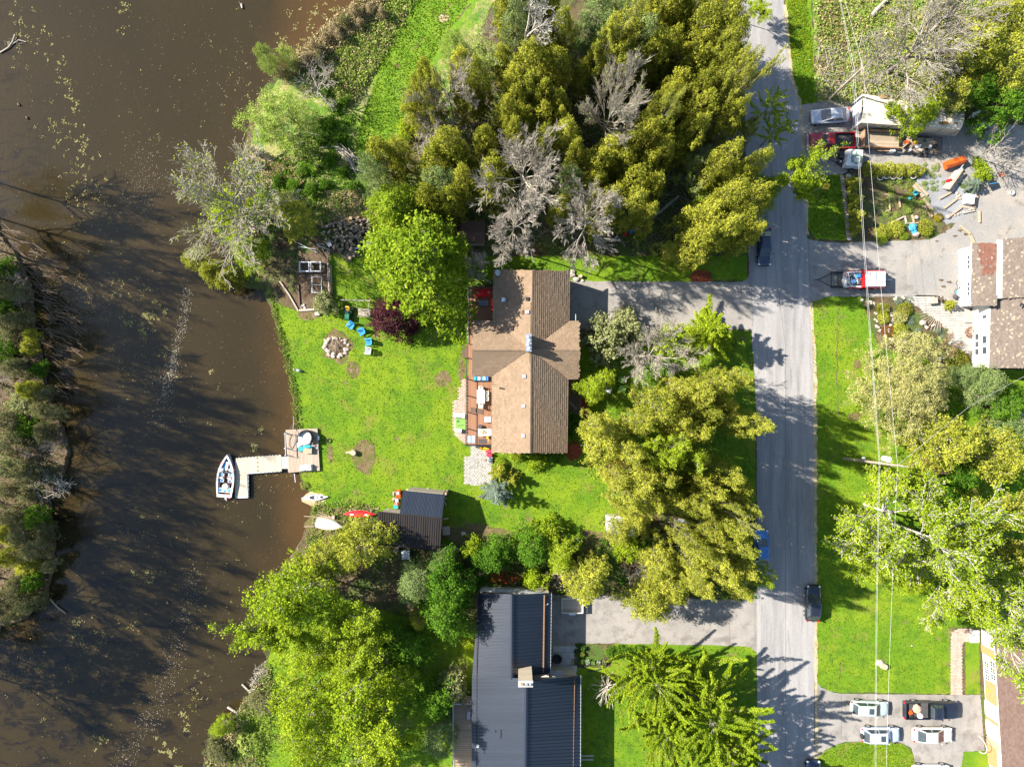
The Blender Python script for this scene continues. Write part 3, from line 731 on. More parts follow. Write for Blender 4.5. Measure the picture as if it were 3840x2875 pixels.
# ground cover: real leaves and blades
def pts_in(poly_px,n,rng,excl=()):
 pl=[(P(a,b).x,P(a,b).y)for a,b in poly_px]
 xs=[p[0]for p in pl];ys=[p[1]for p in pl];out=[]
 ex=[[(P(a,b).x,P(a,b).y)for a,b in e]for e in excl]
 tot=0
 while tot<n:
  X=rng.uniform(min(xs),max(xs),n*2);Y=rng.uniform(min(ys),max(ys),n*2)
  k=np_in_poly(X,Y,pl)
  for e in ex:k&=~np_in_poly(X,Y,e)
  out.append(np.stack([X[k],Y[k]],1));tot+=k.sum()
 return np.concatenate(out)[:n]
def cover(name,poly,n,leafm,size,h,seed,clump=0.0,per=1,up=0.5,aspect=0.5,excl=(),z0=0.01,label=None,cat=None,stretch=None):
 rng=np.random.default_rng(seed)
 base=pts_in(poly,n,rng,excl)
 if clump:
  c=np.repeat(base,per,0)+rng.normal(0,clump,(n*per,2));hh=np.repeat(rng.uniform(0.4,1.2,n),per);tt=np.repeat(rng.normal(0,0.16,n),per)
 else:c=base;hh=np.ones(n);tt=np.zeros(n)
 k=len(c);z=z0+rng.uniform(0.0,1,k)*h*hh
 nn=np.stack([rng.normal(0,0.6,k),rng.normal(0,0.6,k),np.full(k,up)],1)
 v,f=leaf_quads(np.column_stack([c,z]),nn,size*rng.uniform(0.5,1.5,k),rng,aspect)
 o=link(name,mesh_arrays(name,v,f,4,leafm,np.clip(0.5+tt+rng.normal(0,0.16,k),0,1)))
 o['kind']='stuff'
 if label:o['label']=label
 if cat:o['category']=cat
 return o
DR1=[(2050,1050),(2830,1050),(2830,1240),(2050,1240)]
HOUSE1=[(1745,1010),(2180,1010),(2180,1700),(1745,1700)]
cover('grass',YARD,42000,LM['grass'],0.13,0.06,1,excl=(DR1,HOUSE1,blob(1365,1715,40,50),blob(1262,1302,50,52)),label='short sunlit grass of the lakeside lawn',cat='grass')
ELAWN=[(3040,1115),(3230,1115),(3290,1300),(3460,1340),(3540,1390),(3700,1400),(3860,1400),(3860,2300),(3565,2360),(3560,2595),(3110,2590),(3062,2560),(3058,1700)]
cover('grass',ELAWN,26000,LM['grass'],0.15,0.07,2,label='mown grass of the lawn east of the road',cat='grass')
cover('grass',[(1000,2490),(945,2620),(890,2720),(980,2900),(1700,2900),(1740,2300),(1300,2250)],9000,LM['grass'],0.16,0.1,3,label='grass under the trees west of the dark roofed house',cat='grass')
cover('grass',[(2190,2520),(2290,2510),(2300,2420),(2835,2425),(2835,2900),(2190,2900)],6000,LM['grass'],0.15,0.08,4,label='grass between the dark roofed house and the road',cat='grass')
cover('grass',[(3058,2880),(3062,2850),(3092,2818),(3170,2785),(3365,2787),(3416,2810),(3430,2880)],3000,LM['grass'],0.14,0.07,5,label='shaded grass island below the parked cars',cat='grass')
cover('grass',[(2948,0),(2972,290),(3005,392),(3055,382),(3045,150),(3025,0)],3500,LM['grass'],0.16,0.1,6,label='grass verge at the top of the road',cat='grass')
cover('grass',[(3028,665),(3150,660),(3170,895),(3060,890),(3036,860)],2600,LM['grass'],0.16,0.1,7,label='shaded grass plot under the yellow road sign',cat='grass')
cover('tall_grass',[(1375,0),(1262,85),(1160,190),(1100,250),(1150,350),(1330,390),(1420,240),(1520,60),(1590,-40)],900,LM['weed'],0.26,0.5,8,0.28,16,label='rough weeds on the bank above the mown track',cat='weeds')
cover('reeds',[(1375,0),(1240,88),(1150,180),(1085,240),(1150,260),(1240,200),(1340,120),(1450,0)],1300,LM['dry'],0.26,0.6,9,0.22,14,label='dry pale reeds along the water at the top',cat='reeds')
cover('dry_grass',[(1150,350),(1330,390),(1420,240),(1520,60),(1450,40),(1300,160),(1180,260)],380,LM['dry'],0.28,0.35,10,0.25,10,label='dry stalks among the weeds beside the track',cat='grass')
cover('grass',[(1590,-50),(1500,60),(1440,200),(1400,330),(1360,430),(1330,560),(1370,620),(1450,560),(1520,420),(1580,300),(1680,120),(1760,0)],8000,LM['grass'],0.17,0.1,12,label='bright grass of the mown track through the meadow',cat='grass')
cover('undergrowth',[(940,640),(1100,560),(1250,420),(1360,430),(1330,560),(1400,800),(1200,830),(960,860)],620,LM['green'],0.22,0.45,13,0.28,16,label='green weeds on the bank above the garden plot',cat='weeds')
cover('undergrowth',[(940,640),(1080,560),(1250,700),(1300,830),(960,860)],260,LM['dry'],0.24,0.3,14,0.25,10,label='dry growth on the bank left of the woodpile',cat='weeds')
cover('undergrowth',[(1500,400),(2780,0),(2800,950),(1900,940),(1450,800)],1500,LM['weed'],0.24,0.5,15,0.4,12,label='weeds and brush on the floor of the cedar wood',cat='weeds')
cover('undergrowth',[(3060,0),(3070,380),(3300,390),(3560,370),(3840,470),(3840,0)],1500,LM['weed'],0.24,0.45,16,0.35,12,label='weeds on the slope above the tarpaulin tent',cat='weeds')
cover('undergrowth',[(3060,0),(3070,380),(3300,390),(3560,370),(3840,470),(3840,0)],700,LM['dry'],0.28,0.3,17,0.35,10,label='dry sticks on the slope above the tarpaulin tent',cat='brush')
cover('undergrowth',[(1180,1885),(1400,1880),(1410,1990),(1150,2040)],240,LM['weed'],0.2,0.3,18,0.25,12,label='weeds round the beached boats',cat='weeds')
cover('undergrowth',[(1660,2060),(2840,1990),(2838,2240),(2080,2220),(1700,2200)],900,LM['green'],0.22,0.5,19,0.35,16,label='ivy and weeds in the strip between the two properties',cat='weeds')
cover('undergrowth',[(770,2860),(880,2695),(930,2615),(1000,2480),(1080,2600),(1000,2875)],330,LM['weed'],0.22,0.35,20,0.3,14,label='weeds on the lower bank at the bottom edge',cat='weeds')
cover('undergrowth',[(770,2860),(860,2705),(940,2600),(1000,2480),(1020,2560),(920,2700),(850,2875)],200,LM['dry'],0.22,0.3,21,0.25,12,label='dead stalks along the lower bank',cat='weeds')
sh=[(1012,1110),(1022,1105),(1075,1280),(1103,1400),(1123,1500),(1132,1600),(1130,1700),(1110,1700),(1108,1600),(1085,1420),(1050,1290)]
cover('bank_weeds',sh,300,LM['weed'],0.16,0.25,22,0.12,12,label='weeds along the edge of the lawn above the water',cat='weeds')
cover('ground_ivy',[(2200,1060),(2440,1060),(2440,1235),(2200,1235)],10,LM['green'],0.2,0.2,23)
bpy.data.objects.remove(bpy.data.objects['ground_ivy'])
cover('bank_scrub',WEST_IN,900,LM['scrub'],0.22,0.9,31,0.35,14,label='dull olive scrub matted over the left bank',cat='scrub')
cover('bank_scrub',WEST_IN,260,LM['deep'],0.24,0.7,32,0.35,14,label='dark ivy in the hollows of the left bank',cat='scrub')
cover('straw',[(1215,745),(1260,715),(1350,712),(1400,780),(1370,830),(1250,825)],260,LM['dry'],0.24,0.2,33,0.2,10,label='dry cuttings above the firewood heap',cat='straw')
cover('dandelions',ELAWN,420,LM['gold'],0.11,0.10,24,up=3,aspect=1.0,label='yellow dandelions in the roadside lawn',cat='flowers')
cover('dandelions',[(2948,0),(2965,220),(3040,200),(3030,0)],130,LM['gold'],0.14,0.14,25,up=3,aspect=1.0,label='yellow flowers on the verge at the top of the road',cat='flowers')
cover('undergrowth',[(2820,1260),(2835,1880),(2200,1880),(2190,1260)],500,LM['weed'],0.2,0.3,26,0.3,10,label='weeds under the front garden trees',cat='weeds')
def lake_bits():
 rng=np.random.default_rng(5)
 shore=[(p[0],p[1])for p in SH]
 def emit(cx,cy,sx,sy,n,size,mtl,ang=0.0,name='floating_leaves',lab=None,per=1,cl=0.0,asp=0.7):
  a=rng.normal(0,1,(n,2))*(sx,sy);ca,sa=math.cos(ang),math.sin(ang)
  x=cx+a[:,0]*ca-a[:,1]*sa;y=cy+a[:,0]*sa+a[:,1]*ca
  return np.stack([x,y],1)
 A=[];
 A.append((np.stack([rng.uniform(60,1110,1500),rng.uniform(0,2875,1500)],1),0.09,1))
 for cx,cy,sx,sy,ang,n,per,size in[(110,130,14,90,-0.6,16,5,.17),(60,180,30,40,0,10,5,.15),(250,330,18,150,-0.35,34,6,.17),(215,470,40,60,0,20,5,.15),(300,560,20,60,0,16,6,.17),(345,700,40,40,.5,12,5,.16),(460,50,18,50,0,14,5,.16),(265,620,30,90,0,24,4,.14),(480,1100,70,60,0,44,6,.16),(590,1190,25,25,.6,12,12,.2),(530,1225,25,14,.4,10,9,.2),(400,780,40,50,0,20,5,.15),(350,840,30,60,0,20,4,.14),(520,1330,80,50,0,16,4,.14),(600,1320,14,10,0,5,9,.16),(490,1440,60,60,0,14,4,.14),(640,1520,80,60,0,16,4,.14),(580,1990,120,90,0,30,4,.13),(560,2160,14,14,.3,6,10,.17),(505,2150,8,6,0,2,9,.16),(280,2330,16,20,0,5,9,.18),(300,2400,60,50,0,20,5,.14),(440,2350,70,40,0,16,4,.13),(690,2690,12,22,0,6,12,.18),(640,2830,14,40,-.6,14,10,.18),(380,2770,20,16,0,7,8,.18),(750,2250,70,120,0,26,4,.13),(950,1690,10,14,.3,3,12,.16),(970,1610,14,14,0,3,9,.15),(1010,1800,40,60,0,10,3,.12),(900,1850,50,80,0,12,3,.12),(1200,70,50,60,.5,26,6,.18),(1130,130,40,60,.5,22,6,.18),(1050,220,30,50,.6,16,5,.16),(1300,20,40,20,0,14,6,.18),(930,330,60,60,0,12,4,.13),(700,350,160,130,0,24,3,.11),(860,250,120,100,0,22,3,.11),(1000,1750,50,20,0,8,4,.13),(790,1400,8,6,0,2,8,.16),(230,1100,60,70,0,30,4,.13),(320,1150,60,60,0,40,3,.11),(720,2600,26,70,.2,26,4,.13),(130,2480,60,60,0,20,4,.13),(250,2640,120,60,0,20,3,.12)]:
  b=emit(cx,cy,sx,sy,n,size,None,ang);b=np.repeat(b,per,0)+rng.normal(0,4.5,(n*per,2));A.append((b,size,1))
 for b,size,_ in A:pass
 def make(sets,name,mtl,label,z):
  c=[];s=[]
  for b,size,_ in sets:
   c.append(b);s.append(size*rng.uniform(0.5,1.5,len(b)))
  c=np.concatenate(c);s=np.concatenate(s)
  k_=(CAM_H+0.44)/CAM_H/PXM
  x=(c[:,0]-1920)*k_;y=(1437.5-c[:,1])*k_
  inside=np_in_poly(x,y,shore)|np_in_poly(x,y,[(P(a,b).x,P(a,b).y)for a,b in west])
  x,y,s=x[~inside],y[~inside],s[~inside];k=len(x)
  nn=np.stack([rng.normal(0,.08,k),rng.normal(0,.08,k),np.ones(k)],1)
  v,f=leaf_quads(np.column_stack([x,y,np.full(k,z)+rng.uniform(0,.006,k)]),nn,s,rng,0.75)
  o=link(name,mesh_arrays(name,v,f,4,mtl,np.clip(rng.normal(.5,.25,k),0,1)));o['kind']='stuff';o['label']=label;o['category']='floating leaves'
 make(A,'floating_leaves',LM['pad'],'yellow green leaves and catkins adrift on the lake',-0.436)
 F=[(np.stack([rng.uniform(60,1110,1300),rng.uniform(300,2875,1300)],1),0.045,1)]
 for path,w,n,size in[(((700,1080),(692,1200),(660,1300),(640,1400),(610,1500)),12,620,.085),(((560,1440),(640,1400),(660,1380)),22,160,.085),(((560,560),(540,700),(550,760)),45,420,.06),(((730,2130),(705,2280),(650,2450),(610,2600),(540,2740),(450,2870)),26,900,.07),(((570,1600),(620,1500)),30,130,.07),(((300,1100),(340,1180)),34,200,.06)]:
  pp=np.array(path,float);t=rng.uniform(0,len(pp)-1.001,n);i=t.astype(int);fr=(t-i)[:,None]
  F.append((pp[i]*(1-fr)+pp[i+1]*fr+rng.normal(0,w,(n,2)),size,1))
 make(F,'surface_foam',LM['foam'],'pale petals and foam drifting in streaks on the lake',-0.432)
lake_bits()
# building materials
M['shingle_tan']=mat('tan_shingle',(0.145,0.100,0.063),(0.195,0.138,0.090),0.8,0.95,0.01,20,tint=True)
M['shingle_brown']=mat('brown_shingle',(0.095,0.074,0.060),(0.145,0.116,0.094),1.2,0.95,tint=True)
M['shingle_spot']=mat('pale_shingle',(0.20,0.165,0.115),(0.235,0.20,0.145),3,0.95)
M['shingle_red']=mat('red_shingle',(0.09,0.040,0.028),(0.135,0.062,0.042),3,0.95,tint=True)
M['shingle_rose']=mat('rose_brown_shingle',(0.095,0.060,0.047),(0.135,0.090,0.070),2,0.95,tint=True)
M['metal_blue']=mat('slate_blue_metal',(0.006,0.010,0.018),(0.010,0.015,0.026),0.6,0.42,spec=.5,tint=True)
M['metal_black']=mat('dark_brown_metal',(0.018,0.015,0.014),(0.027,0.022,0.020),0.7,0.6,metal=0.1,tint=True)
M['metal_shed']=mat('blue_black_metal',(0.014,0.021,0.034),(0.022,0.030,0.044),0.7,0.45,metal=0.2,tint=True)
M['white']=mat('white_paint',(0.52,0.52,0.51),(0.46,0.46,0.45),2,0.6)
M['white_side']=mat('white_siding',(0.66,0.64,0.58),(0.58,0.56,0.52),1.5,0.7)
M['beige_side']=mat('beige_siding',(0.46,0.40,0.31),(0.40,0.34,0.27),2,0.8)
M['wood_deck']=mat('red_brown_deck',(0.18,0.085,0.045),(0.24,0.125,0.07),2.5,0.75,tint=True,stretch=(8,0.6,1))
M['wood_grey']=mat('weathered_plank',(0.25,0.19,0.14),(0.32,0.265,0.205),3,0.85,tint=True,stretch=(8,0.6,1))
M['wood_dock']=mat('cream_dock_board',(0.33,0.295,0.215),(0.40,0.355,0.27),3,0.8,tint=True)
M['wood_dark']=mat('dark_wood',(0.075,0.045,0.030),(0.11,0.07,0.05),3,0.8,tint=True)
M['wood_tan']=mat('tan_timber',(0.25,0.19,0.125),(0.32,0.25,0.17),3,0.85,tint=True)
M['wood_old']=mat('grey_timber',(0.24,0.20,0.16),(0.34,0.29,0.24),3,0.9,tint=True)
M['paver']=mat('grey_paver',(0.24,0.225,0.20),(0.32,0.305,0.275),2.2,0.9,tint=True,bump=0.01)
M['paver_pink']=mat('pinkish_paver',(0.30,0.20,0.155),(0.38,0.28,0.225),2.2,0.9,tint=True,bump=0.01)
M['joint']=mat('paver_joint',(0.24,0.21,0.17),(0.17,0.16,0.10),3,0.95)
M['black']=mat('black_metal',(0.018,0.018,0.020),(0.024,0.024,0.026),3,0.5)
M['rubber']=mat('rubber',(0.02,0.02,0.02),(0.028,0.028,0.028),3,0.85)
M['steel']=mat('brushed_steel',(0.60,0.62,0.64),(0.50,0.52,0.54),3,0.35,metal=0.85)
M['galv']=mat('galvanised',(0.42,0.44,0.46),(0.34,0.36,0.38),3,0.5,metal=0.5)
M['gutter']=mat('gutter_brown',(0.10,0.075,0.06),None,3,0.6)
M['glass']=mat('dark_glass',(0.030,0.040,0.048),(0.045,0.055,0.062),1.5,0.06,spec=0.6)
M['brick']=mat('tan_brick',(0.45,0.38,0.28),(0.36,0.29,0.21),6,0.9,tint=True)
M['brick_red']=mat('orange_brick',(0.48,0.20,0.09),(0.38,0.15,0.07),6,0.9,tint=True)
M['concrete']=mat('concrete',(0.36,0.35,0.33),(0.28,0.27,0.25),1.5,0.9,0.01)
M['leaf_litter']=mat('leaf_litter',(0.22,0.12,0.06),(0.12,0.07,0.04),9,0.95,0.02)
M['red']=mat('red_paint',(0.50,0.012,0.012),(0.42,0.010,0.012),2,0.45)
M['redcloth']=mat('red_cloth',(0.55,0.018,0.015),(0.44,0.014,0.014),5,0.9,0.01)
M['blue']=mat('bright_blue_plastic',(0.03,0.24,0.46),(0.03,0.20,0.40),3,0.5)
M['bluecloth']=mat('blue_cloth',(0.03,0.16,0.42),(0.04,0.22,0.5),4,0.9)
M['teal']=mat('teal_cloth',(0.02,0.28,0.30),(0.03,0.2,0.24),4,0.9)
M['yellow']=mat('yellow_paint',(0.75,0.42,0.02),(0.66,0.36,0.02),3,0.5)
M['orange']=mat('orange_paint',(0.42,0.075,0.010),(0.34,0.06,0.010),3,0.5)
M['green']=mat('green_paint',(0.015,0.13,0.05),(0.012,0.10,0.04),3,0.4)
M['turf']=mat('green_mat',(0.12,0.23,0.05),(0.15,0.26,0.06),5,0.95)
M['greyplastic']=mat('grey_plastic',(0.33,0.34,0.38),(0.28,0.29,0.33),3,0.5)
M['cushion']=mat('white_cushion',(0.56,0.545,0.50),(0.49,0.475,0.44),4,0.85)
M['darkcloth']=mat('dark_cloth',(0.045,0.04,0.045),(0.07,0.06,0.06),5,0.95)
M['canvas']=mat('cream_tarpaulin',(0.50,0.43,0.33),(0.43,0.37,0.28),0.8,0.85,0.04,1.5)
M['stone']=mat('field_stone',(0.42,0.37,0.31),(0.30,0.27,0.24),2.5,0.9,0.02,8,tint=True)
M['stone_pink']=mat('pink_stone',(0.36,0.28,0.22),(0.27,0.215,0.18),2.5,0.9,0.02,8,tint=True)
M['log_bark']=mat('log_bark',(0.23,0.175,0.125),(0.14,0.11,0.085),5,0.95,0.02)
M['log_end']=mat('split_wood',(0.44,0.31,0.19),(0.35,0.25,0.16),5,0.9,tint=True)
M['terracotta']=mat('terracotta',(0.42,0.16,0.08),None,4,0.85)
M['cable']=mat('pale_cable',(0.45,0.44,0.42),None,2,0.5)
M['pole']=mat('pole_timber',(0.30,0.24,0.17),(0.22,0.18,0.14),1.5,0.9,stretch=(1,1,6))
def PP(l):return[P(*a)for a in l]
def window(parent,A,B,zc,w,h,t,name='window',pane='glass',mun=(0,0),out=None):
 """a window standing proud of the wall that runs from A to B; frame, sill and panes"""
 A=Vector(A);B=Vector(B);d=(B-A).normalized();n=Vector((d.y,-d.x,0))if out is None else Vector(out)
 c=lerp(A,B,t);c.z=0
 def bx(mb,x0,x1,z0,z1,y0,y1):
  lo=[c+d*x0+n*y0+Vector((0,0,z0)),c+d*x1+n*y0+Vector((0,0,z0)),c+d*x1+n*y1+Vector((0,0,z0)),c+d*x0+n*y1+Vector((0,0,z0))]
  mb.hexa(lo,[p+Vector((0,0,z1-z0))for p in lo])
 mb=MB();f=0.07
 bx(mb,-w/2,w/2,zc+h/2-f,zc+h/2,0.002,.06);bx(mb,-w/2,w/2,zc-h/2,zc-h/2+f,0.002,.08)
 bx(mb,-w/2,-w/2+f,zc-h/2+f,zc+h/2-f,0.002,.06);bx(mb,w/2-f,w/2,zc-h/2+f,zc+h/2-f,0.002,.06)
 for i in range(mun[0]):x=-w/2+w*(i+1)/(mun[0]+1);bx(mb,x-.02,x+.02,zc-h/2+f,zc+h/2-f,.021,.05)
 for i in range(mun[1]):z=zc-h/2+h*(i+1)/(mun[1]+1);bx(mb,-w/2+f,w/2-f,z-.02,z+.02,.022,.048)
 fr=mb.build(name,M['white'],parent)
 mp=MB();bx(mp,-w/2+f,w/2-f,zc-h/2+f,zc+h/2-f,.003,.02);mp.build('pane',M[pane],fr)
def gutter(parent,A,B,m='gutter',drop=0.06):
 A=Vector(A);B=Vector(B);mb=MB();mb.tube([A+Vector((0,0,-drop)),B+Vector((0,0,-drop))],0.06,6);mb.build('gutter',M[m],parent)
def cap(parent,A,B,w,m,step=0.35,lift=0.03):
 """overlapping ridge caps"""
 A=Vector(A);B=Vector(B);L=(B-A).length;d=(B-A)/L;n=max(1,int(L/step));s=Vector((-d.y,d.x,0)).normalized()
 mb=MB()
 for i in range(n):
  mb.tint=R.random();a=A+d*(L*i/n);b=A+d*(L*(i+1.15)/n)
  for sg in(-1,1):
   q=[a+Vector((0,0,lift+.02)),a+s*sg*w+Vector((0,0,lift-w*0.45+.02)),b+s*sg*w+Vector((0,0,lift-w*0.45)),b+Vector((0,0,lift))]
   if sg>0:q.reverse()
   mb.slab(q,.012)
 mb.build('ridge_cap',M[m],parent)
def box_vent(parent,px,py,z,w=0.36,m='gutter',h=0.28):
 c=P(px,py,z);mb=MB();mb.box((c.x,c.y,c.z-h*.25),(w*.7,w*.7,h));mb.box((c.x,c.y,c.z+h*.33),(w,w,h*.35),top=0.82)
 v=mb.build('roof_vent',M[m],parent)
 return v
# brown roofed house
EV,RG=3.9,6.2
c0=P(1985,1360)
h1=thing('house','house with a tan shingled cross gable roof and a steel capped chimney, beside the lake lawn','house',(c0.x,c0.y,0),world_parts=True)
nw,ne=P(1851,1012,EV),P(2137,1017,EV);sw,se=P(1844,1696,EV),P(2127,1698,EV);rn,rs=P(1996,1013,RG),P(1987,1697,RG)
wn0,wn1=P(1775,1203,EV),P(1849,1203,EV);ws0,ws1=P(1771,1409,EV),P(1846,1411,EV);wr=P(1772,1310,RG);jx=P(1990,1311,RG)
en0,en1=P(2171,1204,EV),P(2135,1204,EV);es0,es1=P(2170,1421,EV),P(2131,1421,EV);er=P(2172,1311,RG)
def proof(pts,th=0.14,name='roof',m='shingle_tan'):
 mb=MB();pts=[Vector(p)for p in pts]
 nr=(pts[1]-pts[0]).cross(pts[-1]-pts[0])
 if nr.z<0:pts=pts[::-1]
 mb.slab(pts,th);return mb.build(name,M[m],h1 if m=='shingle_tan' else None)
slopes=[([nw,wn1,jx,rn],0),([ws1,sw,rs,jx],300),([en1,ne,rn,jx],0),([se,es1,jx,rs],0),([wn1,wn0,wr,jx],0),([ws0,ws1,jx,wr],0),([en0,en1,jx,er],0),([es1,es0,er,jx],0)]
for k,(pts,ind)in enumerate(slopes):
 proof(pts);shingles(h1,pts,M['shingle_tan'],0.27,0.34,0.04,ind,seedv=k+3)
for a,b in[(rn,jx),(jx,rs),(wr,jx),(jx,er)]:cap(h1,a,b,0.16,'shingle_tan')
M['valley']=mat('valley_metal',(0.16,0.11,0.07),None,3,0.7)
for a,b in[(nw,wn1),(ws1,sw),(ne,en1),(es1,se),(wn0,wn1),(ws0,ws1),(en0,en1),(es0,es1)]:gutter(h1,a,b)
ins=0.45
def foot(pts):return[(p.x,p.y)for p in pts]
body=MB()
body.prism([(nw.x+ins,nw.y-.3),(nw.x+ins,sw.y+.3),(se.x-ins,se.y+.3),(ne.x-ins,ne.y-.3)],0,EV-.16)
body.prism([(wn0.x+ins,wn0.y-ins),(wn0.x+ins,ws0.y+ins),(nw.x+ins-.01,ws0.y+ins),(nw.x+ins-.01,wn0.y-ins)],0,EV-.18)
body.prism([(en0.x-ins,es0.y+ins),(en0.x-ins,en0.y-ins),(ne.x-ins+.01,en0.y-ins),(ne.x-ins+.01,es0.y+ins)],0,EV-.18)
for(a,b,c_,dx,dy)in[(sw,se,rs,0,.31),(ne,nw,rn,0,-.31)]:
 body.poly([(a.x+ins*(1 if a.x<b.x else-1),a.y+dy,EV-.17),(b.x-ins*(1 if a.x<b.x else-1),b.y+dy,EV-.17),(c_.x,c_.y+dy,RG-.2)])
body.poly([(wn0.x+ins,wn0.y-ins,EV-.17),(ws0.x+ins,ws0.y+ins,EV-.17),(wr.x+ins,wr.y,RG-.2)])
body.poly([(es0.x-ins,es0.y+ins,EV-.17),(en0.x-ins,en0.y-ins,EV-.17),(er.x-ins,er.y,RG-.2)])
body.build('wall',M['beige_side'],h1)
for t in(0.2,0.45,0.75):window(h1,(nw.x+ins,ws1.y,0),(sw.x+ins,sw.y,0),2.3,1.6,1.3,t,out=(-1,0,0))
for t in(0.3,0.7):window(h1,(wn0.x+ins,wn0.y,0),(ws0.x+ins,ws0.y,0),2.2,1.4,1.3,t,out=(-1,0,0))
for t in(0.25,0.7):window(h1,(sw.x,sw.y+.3,0),(se.x,se.y+.3,0),2.2,1.2,1.1,t,out=(0,-1,0))
ct=7.9;a=P(1974.5,1254,ct);b=P(1991.5,1316,ct)
mb=MB();z=5.2;k=0
while z<ct-.12:
 mb.tint=R.random();e=.012*(k%2);mb.box(((a.x+b.x)/2,(a.y+b.y)/2,z+.06),(b.x-a.x+.04+e,a.y-b.y+.04+e,.115));z+=.125;k+=1
chim=mb.build('chimney',M['brick'],h1)
mb=MB();mb.box(((a.x+b.x)/2,(a.y+b.y)/2,ct-.03),(b.x-a.x+.12,a.y-b.y+.12,.07));mb.build('chimney_cap',M['steel'],chim)
for i in range(4):
 yy=a.y-(a.y-b.y)*(0.15+i*0.235);xx=(a.x+b.x)/2+(.08 if i%2 else-.03)
 mb=MB();mb.lathe([(.10,0),(.10,.28),(.17,.30),(.17,.42),(.05,.48)],(xx,yy,ct),12);mb.build('flue_cap',M['steel'],chim)
def zr_w(px):return EV+(RG-EV)*max(0,min(1,(px-1848)/142))
p=P(1889,1123,5.1)
v=thing('turbine_vent','silver whirling ventilator on the shaded upper left of the tan roof','roof vent',(p.x,p.y,4.7))
mb=MB();mb.box((0,0,.02),(.55,.5,.04),ry=-.25);mb.build('base_plate',M['galv'],v)
mb=MB();mb.lathe([(.14,0),(.14,.22),(.24,.30),(.27,.45),(.2,.6),(.06,.66)],(0,0,0),14);mb.build('turbine',M['steel'],v)
mb=MB()
for i in range(14):an=6.283*i/14;mb.box((.27*math.cos(an),.27*math.sin(an),.45),(.02,.05,.26),an)
mb.build('vane',M['steel'],v)
for(px,py,lab,mm)in[(1978,1121,'black hooded roof vent highest on the tan roof beside the ridge','black'),(1978,1170,'dark square roof vent just above the chimney','greyplastic'),(1965.5,1411,'pale square roof vent below the chimney','greyplastic'),(1964,1522,'pale square roof vent in the middle of the lower tan slope','greyplastic'),(1962,1633,'pale square roof vent nearest the bottom gable of the tan roof','greyplastic'),(1918,1232,'small brown roof vent left of the chimney','gutter')]:
 zz=zr_w(px);c=P(px,py,zz+.15)
 t=thing('roof_vent',lab,'roof vent',(c.x,c.y,zz))
 mb=MB();mb.box((0,0,.08),(.30,.30,.24));mb.build('vent_neck',M['gutter'],t)
 mb=MB();mb.box((0,0,.25),(.42,.42,.12),top=0.8);mb.build('vent_hood',M[mm],t)
c=P(1878,1455,4.9);t=thing('vent_pipe','short black vent pipe sticking out of the left slope of the tan roof','pipe',(c.x,c.y,4.35))
mb=MB();mb.lathe([(.12,0),(.08,.1),(.08,.7),(.06,.7)],n=10);mb.build('pipe',M['black'],t);mb=MB();mb.lathe([(.2,0),(.13,.12)],n=10);mb.build('collar',M['rubber'],t)
c=P(1869,1021,4.6);t=thing('satellite_dish','pale blue satellite dish on the upper left corner of the tan roof','satellite dish',(c.x,c.y,4.1))
mb=MB();mb.lathe([(.0,0),(.15,.02),(.28,.07),(.36,.13)],(0,0,0),16,closed=False)
o=mb.build('dish',M['galv'],t);o.rotation_euler=(.3,-.35,0);o.location=(0,0,.35)
mb=MB();mb.tube([(-.2,-.35,-.1),(-.05,-.1,.2),(0,0,.36)],.03,6);mb.build('mast',M['galv'],t);mb=MB();mb.tube([(0,-.2,.35),(-.15,.05,.75)],.02,5);mb.ball((-.15,.05,.75),.05,6,4);mb.build('feed_arm',M['galv'],t)
mbv=MB()
c1,c2=P(2159,1178,3.5),P(2159,1203,3.5)
mbv.tube([c1,c2],.05,6);o=mbv.build('flue_pipe',M['galv']);tag(o,'thin pale pipe leaning off the upper right eave above the driveway','pipe')
# lakeside deck of that house
DZ=0.9
dk=thing('deck','long red brown board deck with a railing on the lake side of the tan roofed house','deck',tuple(P(1795,1540)),world_parts=True)
def rect(px0,py0,px1,py1,z):return P(px0,py1,z),P(px1,py1,z),P(px1,py0,z),P(px0,py0,z)
A,B,C,D=rect(1752,1409,1846,1666,DZ);strips(dk,'deck_board',A,B,C,D,20,.015,.04,M['wood_deck'],jit=.002)
A,B,C,D=rect(1757,1203,1775,1409,DZ);strips(dk,'deck_board',A,B,C,D,4,.015,.04,M['wood_deck'],jit=.002)
A,B,C,D=rect(1757,1075,1851,1203,DZ);strips(dk,'deck_board',A,B,C,D,20,.015,.04,M['wood_deck'],jit=.002)
A,B,C,D=rect(1733,1292,1772,1342,DZ-.25);strips(dk,'step_board',A,B,C,D,8,.015,.05,M['wood_dark'],jit=.002)
mb=MB()
for px0,py0,px1,py1 in[(1753,1410,1845,1665),(1758,1076,1850,1409),(1734,1293,1757,1341)]:
 a=P(px0,py1);b=P(px1,py0);mb.prism([(a.x,a.y),(b.x,a.y),(b.x,b.y),(a.x,b.y)],0,DZ-.31)
mb.build('skirting',M['wood_dark'],dk)
